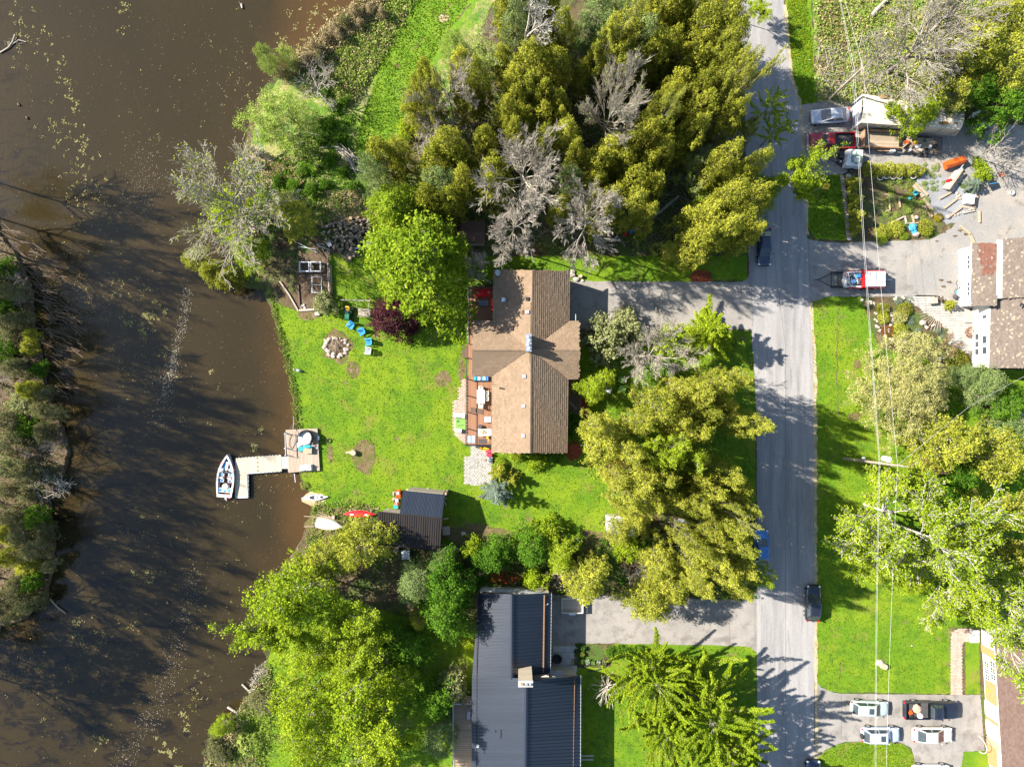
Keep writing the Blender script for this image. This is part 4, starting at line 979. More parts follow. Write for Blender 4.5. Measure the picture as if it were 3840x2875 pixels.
def railing(parent,pts,z0,h,m,post=0.09,n_bal=None,topm=None,step=1.8):
 for i in range(len(pts)-1):
  a=Vector(pts[i]);b=Vector(pts[i+1]);L=(b-a).length;k=max(1,round(L/step));d=(b-a)/L;an=math.atan2(d.y,d.x)
  for j in range(k+1):
   q=lerp(a,b,j/k)
   if i and j==0:continue
   mb=MB();mb.box((q.x,q.y,z0+h/2+.02),(post,post,h+.06));mb.build('post',M[m],parent)
  for zz,nm in((h,'top_rail'),(.1,'bottom_rail')):
   mb=MB();c=(a+b)/2;mb.box((c.x,c.y,z0+zz),(L,.09 if nm=='top_rail' else .05,.05),an);mb.build(nm,M[topm or m]if nm=='top_rail' else M[m],parent)
  if n_bal:
   mb=MB();nn=int(L/n_bal)
   for j in range(nn):q=lerp(a,b,(j+.5)/nn);mb.box((q.x,q.y,z0+h/2+.03),(.025,.025,h-.1))
   mb.build('baluster',M[m],parent,kind='stuff')
railing(dk,[P(1751,1664,0),P(1752,1420,0),P(1755,1342,0)],DZ,1.0,'wood_dark',.1,None,'black',2.0)
railing(dk,[P(1757,1290,0),P(1758,1078,0)],DZ,1.0,'galv',.09,None,'galv',1.9)
railing(dk,[P(1751,1665,0),P(1843,1665,0)],DZ,1.0,'black',.1,.3,None,1.9)
railing(dk,[P(1780,1078,0),P(1840,1076,0)],DZ,1.0,'black',.07,.35,None,1.9)
for(x0,y0,x1,y1)in[(1762,1524,1812,1533),(1762,1542,1812,1556)]:
 a=P(x0,y0,DZ+.45);b=P(x1,y1,DZ+.45);
A,B,C,D=P(1764,1544,DZ+.06),P(1810,1554,DZ+.06),P(1812,1536,DZ+.06),P(1766,1526,DZ+.06)
mb=MB();mb.slab([A,B,C,D],.03);tag(mb.build('mat',M['wood_dark']),'dark brown mat lying across the deck below the white table','mat')
pc=thing('porch','low dark board porch in the shade on the road side of the tan roofed house','porch',tuple(P(2155,1490)),world_parts=True)
A,B,C,D=rect(2122,1423,2180,1554,.55);strips(pc,'porch_board',A,B,C,D,12,.015,.04,M['wood_dark'],jit=.002)
mb=MB();a=P(2124,1552);b=P(2178,1425);mb.prism([(a.x,a.y),(b.x,a.y),(b.x,b.y),(a.x,b.y)],0,.5);mb.build('skirting',M['wood_dark'],pc)
mb=MB();mb.tube([P(2134,1508,1.2),P(2159,1534,.75)],.02,5);mb.tube([P(2138,1506,1.2),P(2163,1530,.7)],.02,5);mb.tube([P(2159,1534,.75),P(2163,1530,.7)],.02,5)
tag(mb.build('folded_rack',M['galv']),'thin pale folded frame leaning on the shaded porch','rack')
# patio and paving by the deck
def pavers(name,poly,label,m,w,h,z=0.03,rot=0.0,gap=.02,cat='patio',parent_kind='structure',th=.04,jit=.006):
 """paving pieces that are children of one bedding slab"""
 pl=[(P(a,b).x,P(a,b).y)for a,b in poly]
 bed,_=sheet(name,poly,z-.012,M['joint'],0)
 if label:bed['label']=label
 xs=[p[0]for p in pl];ys=[p[1]for p in pl];cx,cy_=sum(xs)/len(xs),sum(ys)/len(ys);Rm=max(max(xs)-min(xs),max(ys)-min(ys))
 ca,sa=math.cos(rot),math.sin(rot);vari=[]
 for q in range(6):
  mb=MB();mb.tint=q/5;mb.box((0,0,0),(w-gap,h-gap,th),top=.96);me=mesh_from_mb(mb,'paver',m);me.polygons.foreach_set('use_smooth',np.zeros(len(mb.f),dtype=bool));vari.append(me)
 n=0;extra=MB();j=0;y=-Rm
 while y<Rm:
  x=-Rm+(w/2 if j%2 else 0)
  while x<Rm:
   X=cx+x*ca-y*sa;Y=cy_+x*sa+y*ca
   if in_poly(X,Y,pl):
    if n<300:
     o=link('paver',vari[R.randrange(6)],bed);o.location=(X,Y,z+R.uniform(-jit,jit));o.rotation_euler=(0,0,rot+R.uniform(-.01,.01))
    else:
     extra.tint=R.random();extra.box((X,Y,z+R.uniform(-jit,jit)),(w-gap,h-gap,th),rot,.96)
    n+=1
   x+=w
  y+=h;j+=1
 if extra.v:extra.build('paver',m,bed,kind='stuff')
 return bed
pavers('patio',[(1742,1713),(1765,1713),(1765,1672),(1840,1672),(1846,1714),(1845,1780),(1838,1812),(1800,1818),(1741,1815)],'square patio of pale grey pavers at the lower end of the deck',M['paver'],.33,.22)
pavers('paved_path',[(1701,1502),(1722,1496),(1722,1454),(1731,1454),(1731,1422),(1751,1422),(1751,1664),(1745,1663),(1722,1645),(1706,1625),(1700,1600),(1698,1545)],'curved pale paver strip along the lake side of the deck',M['paver_pink'],.42,.2)
# dark metal roofed house
E2=3.5
h2=thing('house','big house with dark blue grey metal roofs and a tan brick chimney at the bottom edge','house',tuple(P(1970,2560)),world_parts=True)
def z2(px):return E2+3.2*(px-1770)/203
rz_u,rz_l=z2(1918),z2(1973)
yb=3080
T=lambda a,b,z:P(a,b,z)
strips(h2,'roof_panel',T(1768,yb,E2),T(1770,2541,E2),T(1973,2541,rz_l),T(1968,yb,rz_l),42,.0,.05,M['metal_blue'],rib=.05,ribw=.07)
strips(h2,'roof_panel',T(1770,2541,E2),T(1796,2226,E2),T(1919,2227,rz_u),T(1918,2541,rz_u),26,.0,.05,M['metal_blue'],rib=.05,ribw=.07)
strips(h2,'roof_panel',T(2176,2532,E2),T(2174,yb,E2),T(1968,yb,rz_l),T(1973,2554,rz_l),42,.0,.05,M['metal_blue'],rib=.05,ribw=.07)
strips(h2,'roof_panel',T(2067,2222,E2),T(2063,2522,E2),T(1918,2541,rz_u),T(1919,2229,rz_u),24,.0,.05,M['metal_blue'],rib=.05,ribw=.07)
for a,b in[(T(1919,2227,rz_u),T(1918,2545,rz_u)),(T(1973,2560,rz_l),T(1968,yb,rz_l))]:
 mb=MB();d=(b-a).normalized();s=Vector((-d.y,d.x,0))*.2
 for sg in(-1,1):mb.slab([a+Vector((0,0,.10)),a+s*sg+Vector((0,0,.03)),b+s*sg+Vector((0,0,.03)),b+Vector((0,0,.10))][::1 if sg<0 else-1],.02)
 mb.build('ridge_cap',M['metal_blue'],h2)
for(x0,y0,x1,y1,f,mm,w)in[(1790,2232,1786,2880,.10,'black',.06),(2041,2230,2037,2520,.16,'leaf_litter',.16),(2155,2540,2149,2880,.12,'leaf_litter',.07)]:
 za=E2+(rz_u-E2)*f;a=P(x0,y0,za+.1);b=P(x1,y1,za+.1);mb=MB();c=(a+b)/2
 mb.box((c.x,c.y,c.z),((b-a).length,w,.07),math.atan2(b.y-a.y,b.x-a.x));mb.build('snow_rail',M[mm],h2)
gutter(h2,T(2068,2222,E2),T(2064,2524,E2),'galv');gutter(h2,T(2178,2532,E2),T(2176,yb,E2),'galv');gutter(h2,T(1768,yb,E2),T(1795,2226,E2),'black')
wb=MB();L1,L2,L3,L4=P(1800,2230,3.3),P(2060,2232,3.3),P(2058,2540,3.3),P(2165,2545,3.3);L5,L6=P(2165,yb,3.3),P(1782,yb,3.3)
wb.prism([(L1.x,L1.y),(L6.x,L6.y),(L5.x,L5.y),(L4.x,L4.y),(L3.x,L3.y),(L2.x,L2.y)],0,3.3)
wb.poly([(L1.x,L1.y,3.3),(L2.x,L2.y,3.3),(P(1919,2230,rz_u).x,L1.y,rz_u-.1)])
wb.poly([(P(1990,2543,3.4).x,L4.y,3.31),(L4.x,L4.y,3.31),(P(1973,2545,rz_l).x,L4.y,rz_l-.12)])
wb.build('wall',M['beige_side'],h2)
pts=[P(1808,2203,2.3),P(1960,2212,2.3),P(2066,2225,2.9),P(1803,2216,2.9)]
mb=MB();mb.slab([pts[0],pts[3],pts[2],pts[1]],.08);mb.build('lean_to_roof',M['galv'],h2)
shingles(h2,[pts[1],pts[0],pts[3],pts[2]],M['paver'],.22,.4,.03,0,seedv=40)
ct=8.6;a=P(1945,2552,ct);b=P(1997,2573,ct);mb=MB();z=4.2;k=0
while z<ct-.1:
 e=.012*(k%2)
 mb.tint=R.random();mb.box(((a.x+b.x)/2,(a.y+b.y)/2,z+.07),(b.x-a.x+e,(a.y-b.y)+e,.135));z+=.145;k+=1
chim=mb.build('chimney',M['brick'],h2)
mb=MB();mb.box(((a.x+b.x)/2,(a.y+b.y)/2,ct-.02),(b.x-a.x+.1,a.y-b.y+.1,.1));mb.build('crown',M['concrete'],chim)
mb=MB();mb.box((a.x+.35,(a.y+b.y)/2,ct+.1),(.3,.26,.16));mb.build('flue_pot',M['terracotta'],chim)
for dx in(.85,1.3):mb=MB();mb.lathe([(.12,0),(.12,.22),(.17,.24),(.06,.4)],(a.x+dx,(a.y+b.y)/2,ct),12);mb.build('flue_cap',M['steel'],chim)
A,B,C,D=P(2064,2540,2.9),P(2108,2540,2.9),P(2112,2514,3.1),P(2064,2516,3.1)
mb=MB();mb.slab([A,B,C,D],.1);mb.build('entrance_roof',M['galv'],h2)
strips(h2,'entrance_board',P(2112,2538,2.6),P(2165,2536,2.6),P(2163,2527,2.6),P(2112,2528,2.6),10,.03,.05,M['wood_tan'])
mb=MB();c=P(2140,2508,.3);mb.box((c.x,c.y,.15),(1.5,.7,.3));mb.build('step',M['concrete'],h2)
mb=MB();c1=P(2034,2272,E2+.4);c2=P(2056,2262,E2+.25);mb.tube([c1,lerp(c1,c2,.6)+Vector((0,-.1,0)),c2],.035,6);mb.build('hose',M['cable'],h2)
for px,py,w in[(1878,2750,1.2),(1858,2740,.3)]:
 zz=z2(px);a=P(px,py-w*14,zz+.12);b=P(px,py+w*14,zz+.12);mb=MB();mb.tube([a,b],.05,6);mb.build('roof_bracket',M['black'],h2)
c=P(1792,2795,E2+.4);mb=MB();mb.box((c.x,c.y,c.z),(.3,.3,.2));mb.build('roof_vent',M['white'],h2)
d2=thing('deck','narrow speckled deck with a white railing beside the dark metal roof','deck',tuple(P(1728,2740)),world_parts=True)
A,B,C,D=rect(1702,2608,1780,yb,.9);strips(d2,'deck_board',D,A,B,C,60,.015,.04,M['wood_tan'],jit=.003)
mb=MB();a=P(1704,yb);b=P(1776,2612);mb.prism([(a.x,a.y),(b.x,a.y),(b.x,b.y),(a.x,b.y)],0,.85);mb.build('skirting',M['wood_old'],d2)
railing(d2,[P(1704,2880,0),P(1704,2611,0)],.9,1.0,'white',.1,.14,'white',2.2)
railing(d2,[P(1706,2611,0),P(1768,2611,0)],.9,1.0,'white',.1,.14,'white',2.0)
c=P(1758,2675,1.4);t=thing('covered_barbecue','barbecue under a crumpled grey cover on the narrow deck','barbecue',(c.x,c.y,.9))
mb=MB();mb.box((0,0,.5),(.55,1.2,1.0),top=.7);mb.build('cover',M['greyplastic'],t);mb=MB();mb.tube([(-.33,-.4,.8),(-.33,.4,.8)],.03,5);mb.build('handle',M['black'],t)
# boat shed with two metal roofs
s1=thing('shed','boat shed with one blue black and one brown black ribbed metal roof, below the lake lawn','shed',tuple(P(1560,1960)),world_parts=True)
zr,zn,zs=4.0,3.1,2.9
strips(s1,'roof_panel',P(1513,1838,zn),P(1668,1853,zn),P(1656,1942,zr+.05),P(1499,1925,zr+.05),30,0,.03,M['metal_shed'],rib=.035,ribw=.05)
strips(s1,'roof_panel',P(1650,2064,zs),P(1416,2044,zs),P(1416,1917,zr),P(1657,1941,zr),28,0,.03,M['metal_black'],rib=.05,ribw=.05)
mb=MB();q=[P(1521,1843,0),P(1658,1856,0),P(1650,1940,0),P(1642,2052,0),P(1424,2034,0),P(1424,1928,0),P(1508,1935,0)]
kz=.955;q2=[Vector((v.x*kz,v.y*kz))for v in q]
mb.prism([(v.x,v.y)for v in q2][::-1],0,2.72);mb.build('wall',M['wood_old'],s1)
mb=MB();mb.poly([(q2[1].x,q2[1].y,2.7),(q2[3].x,q2[3].y,2.7),(q2[2].x,q2[2].y,3.7)]);mb.poly([(q2[4].x,q2[4].y,2.7),(q2[5].x,q2[5].y,2.7),(q2[5].x,q2[5].y,3.6)]);mb.build('gable',M['wood_tan'],s1)
A,B=P(1656,1942,zr+.1),P(1416,1918,zr+.1);mb=MB();mb.tube([A,B],.07,5);mb.build('ridge_cap',M['metal_black'],s1)
A,B=P(1672,1856,zn-.2),P(1664,1938,zr-.6)
strips(s1,'brace',P(1664,1948,2.2),P(1682,1944,2.0),P(1682,1940,2.0),P(1664,1944,2.2),1,0,.08,M['wood_tan'])
for i,(x0,y0,x1,y1)in enumerate([(1665,1862,1675,1870),(1667,1880,1673,1896)]):
 a=P(x0,y0,2.4);b=P(x1,y1,2.2);mb=MB();mb.tube([a,b],.05,4);mb.build('brace',M['wood_tan'],s1)
mb=MB();c=P(1671,1852,2.6);mb.box((c.x,c.y,1.3),(.2,.3,2.6));mb.build('post',M['wood_tan'],s1)
# top right house, spotted shingles
E3=3.0
h3=thing('house','white sided house with pale speckled brown shingles at the right edge','house',tuple(P(3760,1150)),world_parts=True)
def mixed(parent,pts,seedv,red=None,expo=.17,wid=.24):
 """brown shingles, one in twelve of them pale"""
 pts=[Vector(p)for p in pts];rr=random.Random(seedv)
 e=(pts[1]-pts[0]).normalized();nrm=(pts[1]-pts[0]).cross(pts[2]-pts[0]).normalized()
 if nrm.z<0:nrm=-nrm
 up=nrm.cross(e).normalized()
 if up.z<0:up=-up
 loc=[((p-pts[0]).dot(e),(p-pts[0]).dot(up))for p in pts]
 x0=min(a for a,b in loc);x1=max(a for a,b in loc);y1=max(b for a,b in loc)
 mbs={'shingle_brown':MB(),'shingle_spot':MB(),'shingle_red':MB()}
 for j in range(int(y1/expo)+1):
  x=x0+(.5*wid if j%2 else 0)-wid
  while x<x1:
   w=wid*rr.uniform(.85,1.15)
   if in_poly(x+w/2,(j+.5)*expo,loc):
    t=rr.random();base=pts[0]+up*(j*expo)+e*(x+w/2)
    key='shingle_spot' if t<.10 else 'shingle_brown'
    if red and in_poly(base.x,base.y,red)and rr.random()<.88:key='shingle_red'
    mb=mbs[key];mb.tint=rr.random();L_=.028*rr.uniform(.8,1.2)
    a=base-e*(w/2-.006);c=base+e*(w/2-.006)
    mb._add([a,c,a+nrm*L_,c+nrm*L_,c+up*expo*1.05+nrm*.004,a+up*expo*1.05+nrm*.004],[(0,1,3,2),(2,3,4,5)])
   x+=w
 for k,mb in mbs.items():
  if mb.v:mb.build('shingle',M[k],parent,kind='stuff')
def roofp(parent,pts,m,th=.12):
 pts=[Vector(p)for p in pts]
 if(pts[1]-pts[0]).cross(pts[2]-pts[0]).z<0:pts=pts[::-1]
 mb=MB();mb.slab(pts,th);mb.build('roof',M[m],parent)
red=[(P(a,b,3.6).x,P(a,b,3.6).y)for a,b in[(3668,911),(3730,911),(3722,1030),(3680,1032),(3684,1000),(3672,960)]]
ga=[P(3639,1146,E3),P(3645,911,E3),P(3740,913,4.1),P(3735,1146,4.1)]
roofp(h3,ga,'shingle_brown');mixed(h3,ga,50,red)
r3=P(4040,1115,6.6).x
def q3(px,py,z):v=P(px,py,z);return v
A=q3(3760,1118,3.9);B=q3(3763,895,3.9)
gb=[A,B,Vector((r3,B.y,6.6)),Vector((r3,A.y,6.6))]
roofp(h3,gb,'shingle_brown');mixed(h3,gb,51)
A=q3(3709,1380,E3);B=q3(3715,1119,E3)
gc=[A,B,Vector((r3,B.y,6.57)),Vector((r3,A.y,6.57))]
roofp(h3,gc,'shingle_brown');mixed(h3,gc,52)
east=[Vector((r3,A.y,6.6)),Vector((r3,q3(3763,895,3.9).y,6.6)),Vector((r3+9,q3(3763,895,3.9).y,3.5)),Vector((r3+9,A.y,3.5))]
roofp(h3,east,'shingle_brown')
mb=MB();v0=P(3740,1119,4.0);v1=P(3756,913,4.0)
mb.slab([P(3737,1119,4.12),P(3760,1119,3.8),P(3762,900,3.8),P(3741,900,4.12)],.2);mb.build('flat_roof',M['white_side'],h3)
def wallbox(parent,pl,z1,m,name='wall'):
 mb=MB();mb.prism(pl,0,z1);return mb.build(name,M[m],parent)
xg=P(3654,1000,2.8).x;yg0=P(3700,1140,3).y;yg1=P(3700,918,3).y;xe=r3+8.5
wallbox(h3,[(xg,yg0),(xe-.01,yg0),(xe-.01,yg1),(xg,yg1)],2.85,'white_side')
xw=P(3709,1250,2.9).x-.05;yw0=P(3700,1376,3).y
wallbox(h3,[(xw,yw0),(xe,yw0),(xe,yg0+.01),(xw,yg0+.01)],2.9,'white_side')
for k_,(yy,w)in enumerate([(P(3650,985,1.4).y,2.4),(P(3650,1085,1.4).y,2.2)]):
 mb=MB();mb.box((xg-.03,yy,1.15),(.05,w,2.25));gd=mb.build('garage_door',M['white'],h3)
 for s in(-.55,0,.55):
  mb=MB();mb.box((xg-.065,yy+s,1.9),(.03,.4,.32));mb.build('pane',M['glass'],gd)
for yy,w in[(P(3690,1190,1.6).y,.5),(P(3690,1275,1.5).y,1.0),(P(3690,1315,1.5).y,.9)]:
 window(h3,(xw,yy,0),(xw,yy-1,0),2.25,w,.9,0,out=(-1,0,0))
for yy,w in[(P(3690,1262,1.6).y,.8),(P(3690,1290,1.5).y,.8),(P(3690,1318,1.5).y,.8)]:
 window(h3,(xw,yy,0),(xw,yy-1,0),.95,w,.8,0,out=(-1,0,0))
mb=MB();c=P(3650,1188,.2);mb.box((xw-.55,c.y,.16),(.9,1.4,.32));mb.build('front_step',M['stone_pink'],h3)
gutter(h3,P(3709,1380,E3),P(3715,1119,E3),'white');gutter(h3,P(3639,1146,E3),P(3645,911,E3),'white')
mb=MB();a=P(3582,1377,.15);b=P(3704,1381,2.6);mb.tube([a,P(3660,1378,.2),P(3690,1379,.3)],.05,6);mb.build('downpipe',M['white'],h3)
c=P(3827,1142,4.9);mb=MB();mb.tube([c,c+Vector((.5,0,.05))],.07,8);mb.tube([c+Vector((.05,-.18,-.1)),c+Vector((.05,.18,.1))],.09,8);mb.build('roof_pipe',M['black'],h3)
# bottom right house
h4=thing('house','low orange brick and white house with a rose brown roof at the bottom right corner','house',tuple(P(3790,2700)),world_parts=True)
E4=2.9
A=P(3768,3050,E4);B=P(3728,2380,E4);d=(B-A).normalized();n=Vector((d.y,-d.x,0))
if n.x<0:n=-n
C=B+n*9+Vector((0,0,2.6));D=A+n*9+Vector((0,0,2.6))
roofp(h4,[A,B,C,D],'shingle_rose');shingles(h4,[A,B,C,D],M['shingle_rose'],.2,.34,.025,0,seedv=60)
roofp(h4,[D,C,C+n*8-Vector((0,0,2.4)),D+n*8-Vector((0,0,2.4))],'shingle_rose')
gutter(h4,A,B,'white')
W0=A+n*.35;W1=B+n*.35-d*.4
def seg4(py0,py1,z0,z1,m,name,out=.0,th=.08):
 def onw(py):
  k=(CAM_H-(z0+z1)/2)/CAM_H/PXM;y=(1437.5-py)*k;t=(y-W0.y)/(W1.y-W0.y);return lerp(W0,W1,t)
 a=onw(py0);b=onw(py1);mb=MB()
 lo=[Vector((p.x,p.y,z0))for p in(a-n*out,b-n*out,b+n*th,a+n*th)]
 mb.hexa(lo,[p+Vector((0,0,z1-z0))for p in lo]);return mb.build(name,M[m],h4),a,b
mb=MB();mb.prism([(W0.x+n.x*.08,W0.y+n.y*.08),((W0+n*16).x,(W0+n*16).y),((W1+n*16).x,(W1+n*16).y),(W1.x+n.x*.08,W1.y+n.y*.08)],0,2.8);mb.build('wall',M['white_side'],h4)
M['brick_wall']=mat('orange_brick_wall',(0.50,0.21,0.09),(0.40,0.16,0.07),9,0.9,tint=True,stretch=(1,1,6))
def brickseg(py0,py1,z0=0.0,z1=2.6):
 o,a,b=seg4(py0,py1,z0,z1,'joint','brick_panel',out=0.0)
 d_=(b-a);L=d_.length;d_.normalize();mb=MB();z=z0;r_=0
 while z<z1-.06:
  x=(.11 if r_%2 else 0)
  while x<L-.2:
   mb.tint=R.random();c=a+d_*(x+.1)-n*.03;mb.box((c.x,c.y,z+.04),(.06,.205,.068),math.atan2(d_.y,d_.x)-math.pi/2);x+=.22
  z+=.08;r_+=1
 mb.build('brick',M['brick_wall'],o,kind='stuff')
brickseg(2430,2462);brickseg(2558,2640,.3);brickseg(2700,2712);brickseg(2795,2875,.0,1.6)
seg4(2476,2552,.2,2.65,'white','window_surround',out=.03)
for py in(2490,2514,2538):
 for zc,hh in((1.9,.9),(.85,.8)):
  k=(CAM_H-zc)/CAM_H/PXM;y=(1437.5-py)*k;t=(y-W0.y)/(W1.y-W0.y)
  window(h4,W0-n*.035,W1-n*.035,zc,.72,hh,t,out=tuple(-n),mun=(1,1))
seg4(2640,2695,0,2.5,'white','garage_door',out=.05);seg4(2714,2770,0,2.6,'white_side','garage_door',out=.04)
o,a,b=seg4(2776,2800,.0,2.3,'wood_tan','front_door',out=.06)
mb=MB();mb.lathe([(.5,0),(.5,.05)],n=16);
c=P(3684,2795,1.0);mb=MB();pts=[Vector((c.x-.1,c.y+.9*math.cos(i/10*math.pi),.6+1.3*math.sin(i/10*math.pi)))for i in range(11)];mb.tube(pts,.04,5);tag(mb.build('garden_arch',M['white']),'thin white arch standing by the yellow door of the brick house','arch')
seg4(2585,2592,.6,1.0,'yellow','mailbox',out=.15)
pavers('brick_path',[(3565,2602),(3565,2400),(3570,2370),(3590,2358),(3640,2358),(3642,2402),(3612,2406),(3606,2430),(3608,2602)],'curved pinkish brick path to the brick house',M['paver_pink'],.24,.2,z=.035,gap=.012)
mb=MB();c=P(3655,2385,.1);mb.box((c.x,c.y,.08),(1.1,1.5,.16));tag(mb.build('door_step',M['concrete']),'pale concrete step at the end of the curved brick path','step')
pavers('slab_terrace',[(2066,2412),(2156,2412),(2152,2498),(2128,2500),(2110,2510),(2066,2512)],'square concrete slabs outside the dark roofed house',M['concrete'],.76,.76,z=.035,gap=.03)
M['concrete'].name='concrete'
pavers('curved_terrace',[(3400,1118),(3440,1106),(3510,1108),(3570,1130),(3640,1150),(3650,1190),(3650,1290),(3640,1330),(3560,1290),(3555,1235),(3520,1205),(3480,1180),(3440,1150)],'rounded paved terrace before the white sided house',M['paver'],.42,.3,z=.034)
c=P(3525,1165,.0)
mb=MB()
for i in range(12):
 an=math.pi*(.95+.6*i/12);
 for r0 in(1.1,2.3):pass
 mb.tube([(c.x+1.0*math.cos(an),c.y+1.0*math.sin(an),.05),(c.x+2.6*math.cos(an),c.y+2.6*math.sin(an),.05)],.03,4)
o=mb.build('stone_edging',M['wood_old']);tag(o,'fan of stone edging lines in the rounded terrace','edging')
# vehicles (front towards +x)
def paint(name,c,rough=0.28):return mat(name,c,tuple(x*.93 for x in c),.8,rough,spec=.5,coat=.6)
PT={'silver':paint('silver_paint',(.36,.38,.42)),'red':paint('truck_red_paint',(.22,.004,.008)),'black':paint('black_paint',(.010,.012,.018),.2),'navy':paint('navy_paint',(.012,.020,.045),.2),'green':paint('pale_green_paint',(.30,.36,.33)),'ice':paint('ice_blue_paint',(.32,.38,.46)),'beige':paint('pearl_beige_paint',(.45,.42,.36)),'blue':paint('bright_blue_paint',(.02,.13,.36)),'white':paint('white_car_paint',(.7,.72,.74))}
M['lampred']=mat('red_lamp',(.55,.02,.02),None,3,.25);M['lampclear']=mat('clear_lamp',(.62,.64,.66),None,3,.15);M['bedliner']=mat('bed_liner',(.035,.035,.038),(.06,.055,.05),2,.85,.01)
def ringpts(x,w,zb,zt,sh=.10,crown=.04):
 return[(x,-w*.86,zb),(x,-w,zb+(zt-zb)*.35),(x,-w*.985,zt-sh*1.6),(x,-w*.93,zt-sh*.35),(x,-w*.62,zt),(x,0,zt+crown),(x,w*.62,zt),(x,w*.93,zt-sh*.35),(x,w*.985,zt-sh*1.6),(x,w,zb+(zt-zb)*.35),(x,w*.86,zb)]
def hull(st):
 mb=MB();rs=[ringpts(*s)for s in st];n=len(rs[0])
 vs_=[p for r_ in rs for p in r_];fs=[]
 for i in range(len(rs)-1):
  for j in range(n):fs.append((i*n+j,(i+1)*n+j,(i+1)*n+(j+1)%n,i*n+(j+1)%n))
 fs.append(tuple(range(n)));fs.append(tuple(range((len(rs)-1)*n+n-1,(len(rs)-1)*n-1,-1)))
 mb._add(vs_,fs);return mb
def vehicle(name,label,cat,kind,L,W,H,pt,px,py,ang,z=0.035,group=None):
 c=P(px,py,.8);t=thing(name,label,cat,(c.x,c.y,z),ang,group);pm=PT[pt];w=W/2
 zs=.92 if kind in('suv','pickup')else .82;zb=.24
 if kind=='pickup':
  f0=L*.5;cb=-L*.03;body=hull([(L*.5,w*.80,.38,.86),(L*.485,w*.93,.32,1.0),(L*.40,w*.98,.28,1.08),(L*.2,w,.28,1.12),(cb,w,.28,1.1),(cb-.05,w,.28,.62),(-L*.49,w,.28,.62),(-L*.5,w*.98,.35,.6)])
  body.build('body',pm,t,smooth=False)
  mb=MB()
  for sg in(-1,1):mb.box(((cb-L*.5)/2,sg*(w-.05),.86),(L*.5+cb-.02,.12,.5))
  mb.box((cb-.06,0,.86),(.08,2*w-.24,.5));mb.build('bed_side',pm,t)
  mb=MB();mb.box((-L*.49,0,.85),(.07,2*w-.24,.48));mb.build('tailgate',pm,t)
  mb=MB();mb.box(((cb-L*.5)/2-.02,0,.645),(L*.5+cb-.2,2*w-.24,.03));mb.build('bed_liner',M['bedliner'],t)
  xf,xr,rf,rr=L*.235,cb,L*.135,cb+.12;zs=1.1
 else:
  fr=.5
  st=[(L*.5,w*.62,.34,.56),(L*.485,w*.84,.28,zs*.80),(L*.43,w*.95,zb,zs*.90),(L*.30,w*.99,zb,zs*.98),(L*.1,w,zb,zs*1.02),(-L*.2,w,zb,zs*1.03),(-L*.40,w*.97,zb,zs*1.02),(-L*.475,w*.88,.28,zs*.96),(-L*.5,w*.70,.36,zs*.78)]
  hull(st).build('body',pm,t,smooth=True)
  if kind=='sedan':xf,xr,rf,rr=L*.26,-L*.41,L*.04,-L*.24
  elif kind=='hatch':xf,xr,rf,rr=L*.25,-L*.45,L*.05,-L*.30
  else:xf,xr,rf,rr=L*.25,-L*.475,L*.08,-L*.38
  zs*=1.0
 wb,wr=w*.90,w*.70
 lo=[Vector((xr,-wb*.93,zs)),Vector((xf,-wb*.86,zs)),Vector((xf,wb*.86,zs)),Vector((xr,wb*.93,zs))]
 hi=[Vector((rr,-wr*.96,H-.06)),Vector((rf,-wr,H-.05)),Vector((rf,wr,H-.05)),Vector((rr,wr*.96,H-.06))]
 mb=MB();mb.hexa(lo,hi);cb_=mb.build('cabin',pm,t)
 mb=MB();k=.035;mb.hexa([Vector((rr-k,-wr*.98,H-.062)),Vector((rf+k,-wr*1.02,H-.052)),Vector((rf+k,wr*1.02,H-.052)),Vector((rr-k,wr*.98,H-.062))],[Vector((rr+.12,-wr*.75,H)),Vector((rf-.12,-wr*.8,H)),Vector((rf-.12,wr*.8,H)),Vector((rr+.12,wr*.75,H))]);mb.build('roof',pm,t,smooth=False)
 def pane(nm,a,b,c_,d,s=(.06,.06),off=.006,m='glass'):
  ctr=(a+b+c_+d)/4;nr=(b-a).cross(d-a).normalized()
  if nr.dot(ctr-Vector(((xf+xr)/2,0,zs-.4)))<0:nr=-nr
  q=[lerp(ctr,p,1-s[0])+nr*off for p in(a,b,c_,d)];mb=MB();mb.hexa([p-nr*.004 for p in q],[p+nr*.006 for p in q]);mb.build(nm,M[m],t)
 pane('windscreen',lo[1],lo[2],hi[2],hi[1],(.08,.08));pane('rear_window',lo[3],lo[0],hi[0],hi[3],(.12,.12))
 for a,b,c_,d in((lo[0],lo[1],hi[1],hi[0]),(lo[3],lo[2],hi[2],hi[3])):
  pane('side_window',lerp(a,b,.10),lerp(a,b,.50),lerp(d,c_,.50),lerp(d,c_,.06),(.06,.06));pane('side_window',lerp(a,b,.53),lerp(a,b,.93),lerp(d,c_,.95),lerp(d,c_,.53),(.06,.06))
 if kind=='suv':
  for sg in(-1,1):mb=MB();mb.tube([(rr+.15,sg*wr*.82,H+.04),(rf-.1,sg*wr*.82,H+.04)],.025,5);mb.build('roof_rail',M['galv'],t)
  mb=MB();mb.box((rf-.55,0,H+.003),(.6,wr*1.1,.012));mb.build('sunroof',M['glass'],t)
 wr_=.36 if kind=='pickup' or kind=='suv' else .32
 for sx in(L*.32,-L*.30):
  for sg in(-1,1):
   mb=MB();mb.tube([(sx,sg*(w-.20),wr_),(sx,sg*(w+.015),wr_)],wr_,14);wh=mb.build('wheel',M['rubber'],t,smooth=False)
   mb=MB();mb.tube([(sx,sg*(w+.012),wr_),(sx,sg*(w+.03),wr_)],wr_*.62,10);mb.build('rim',M['steel'],wh)
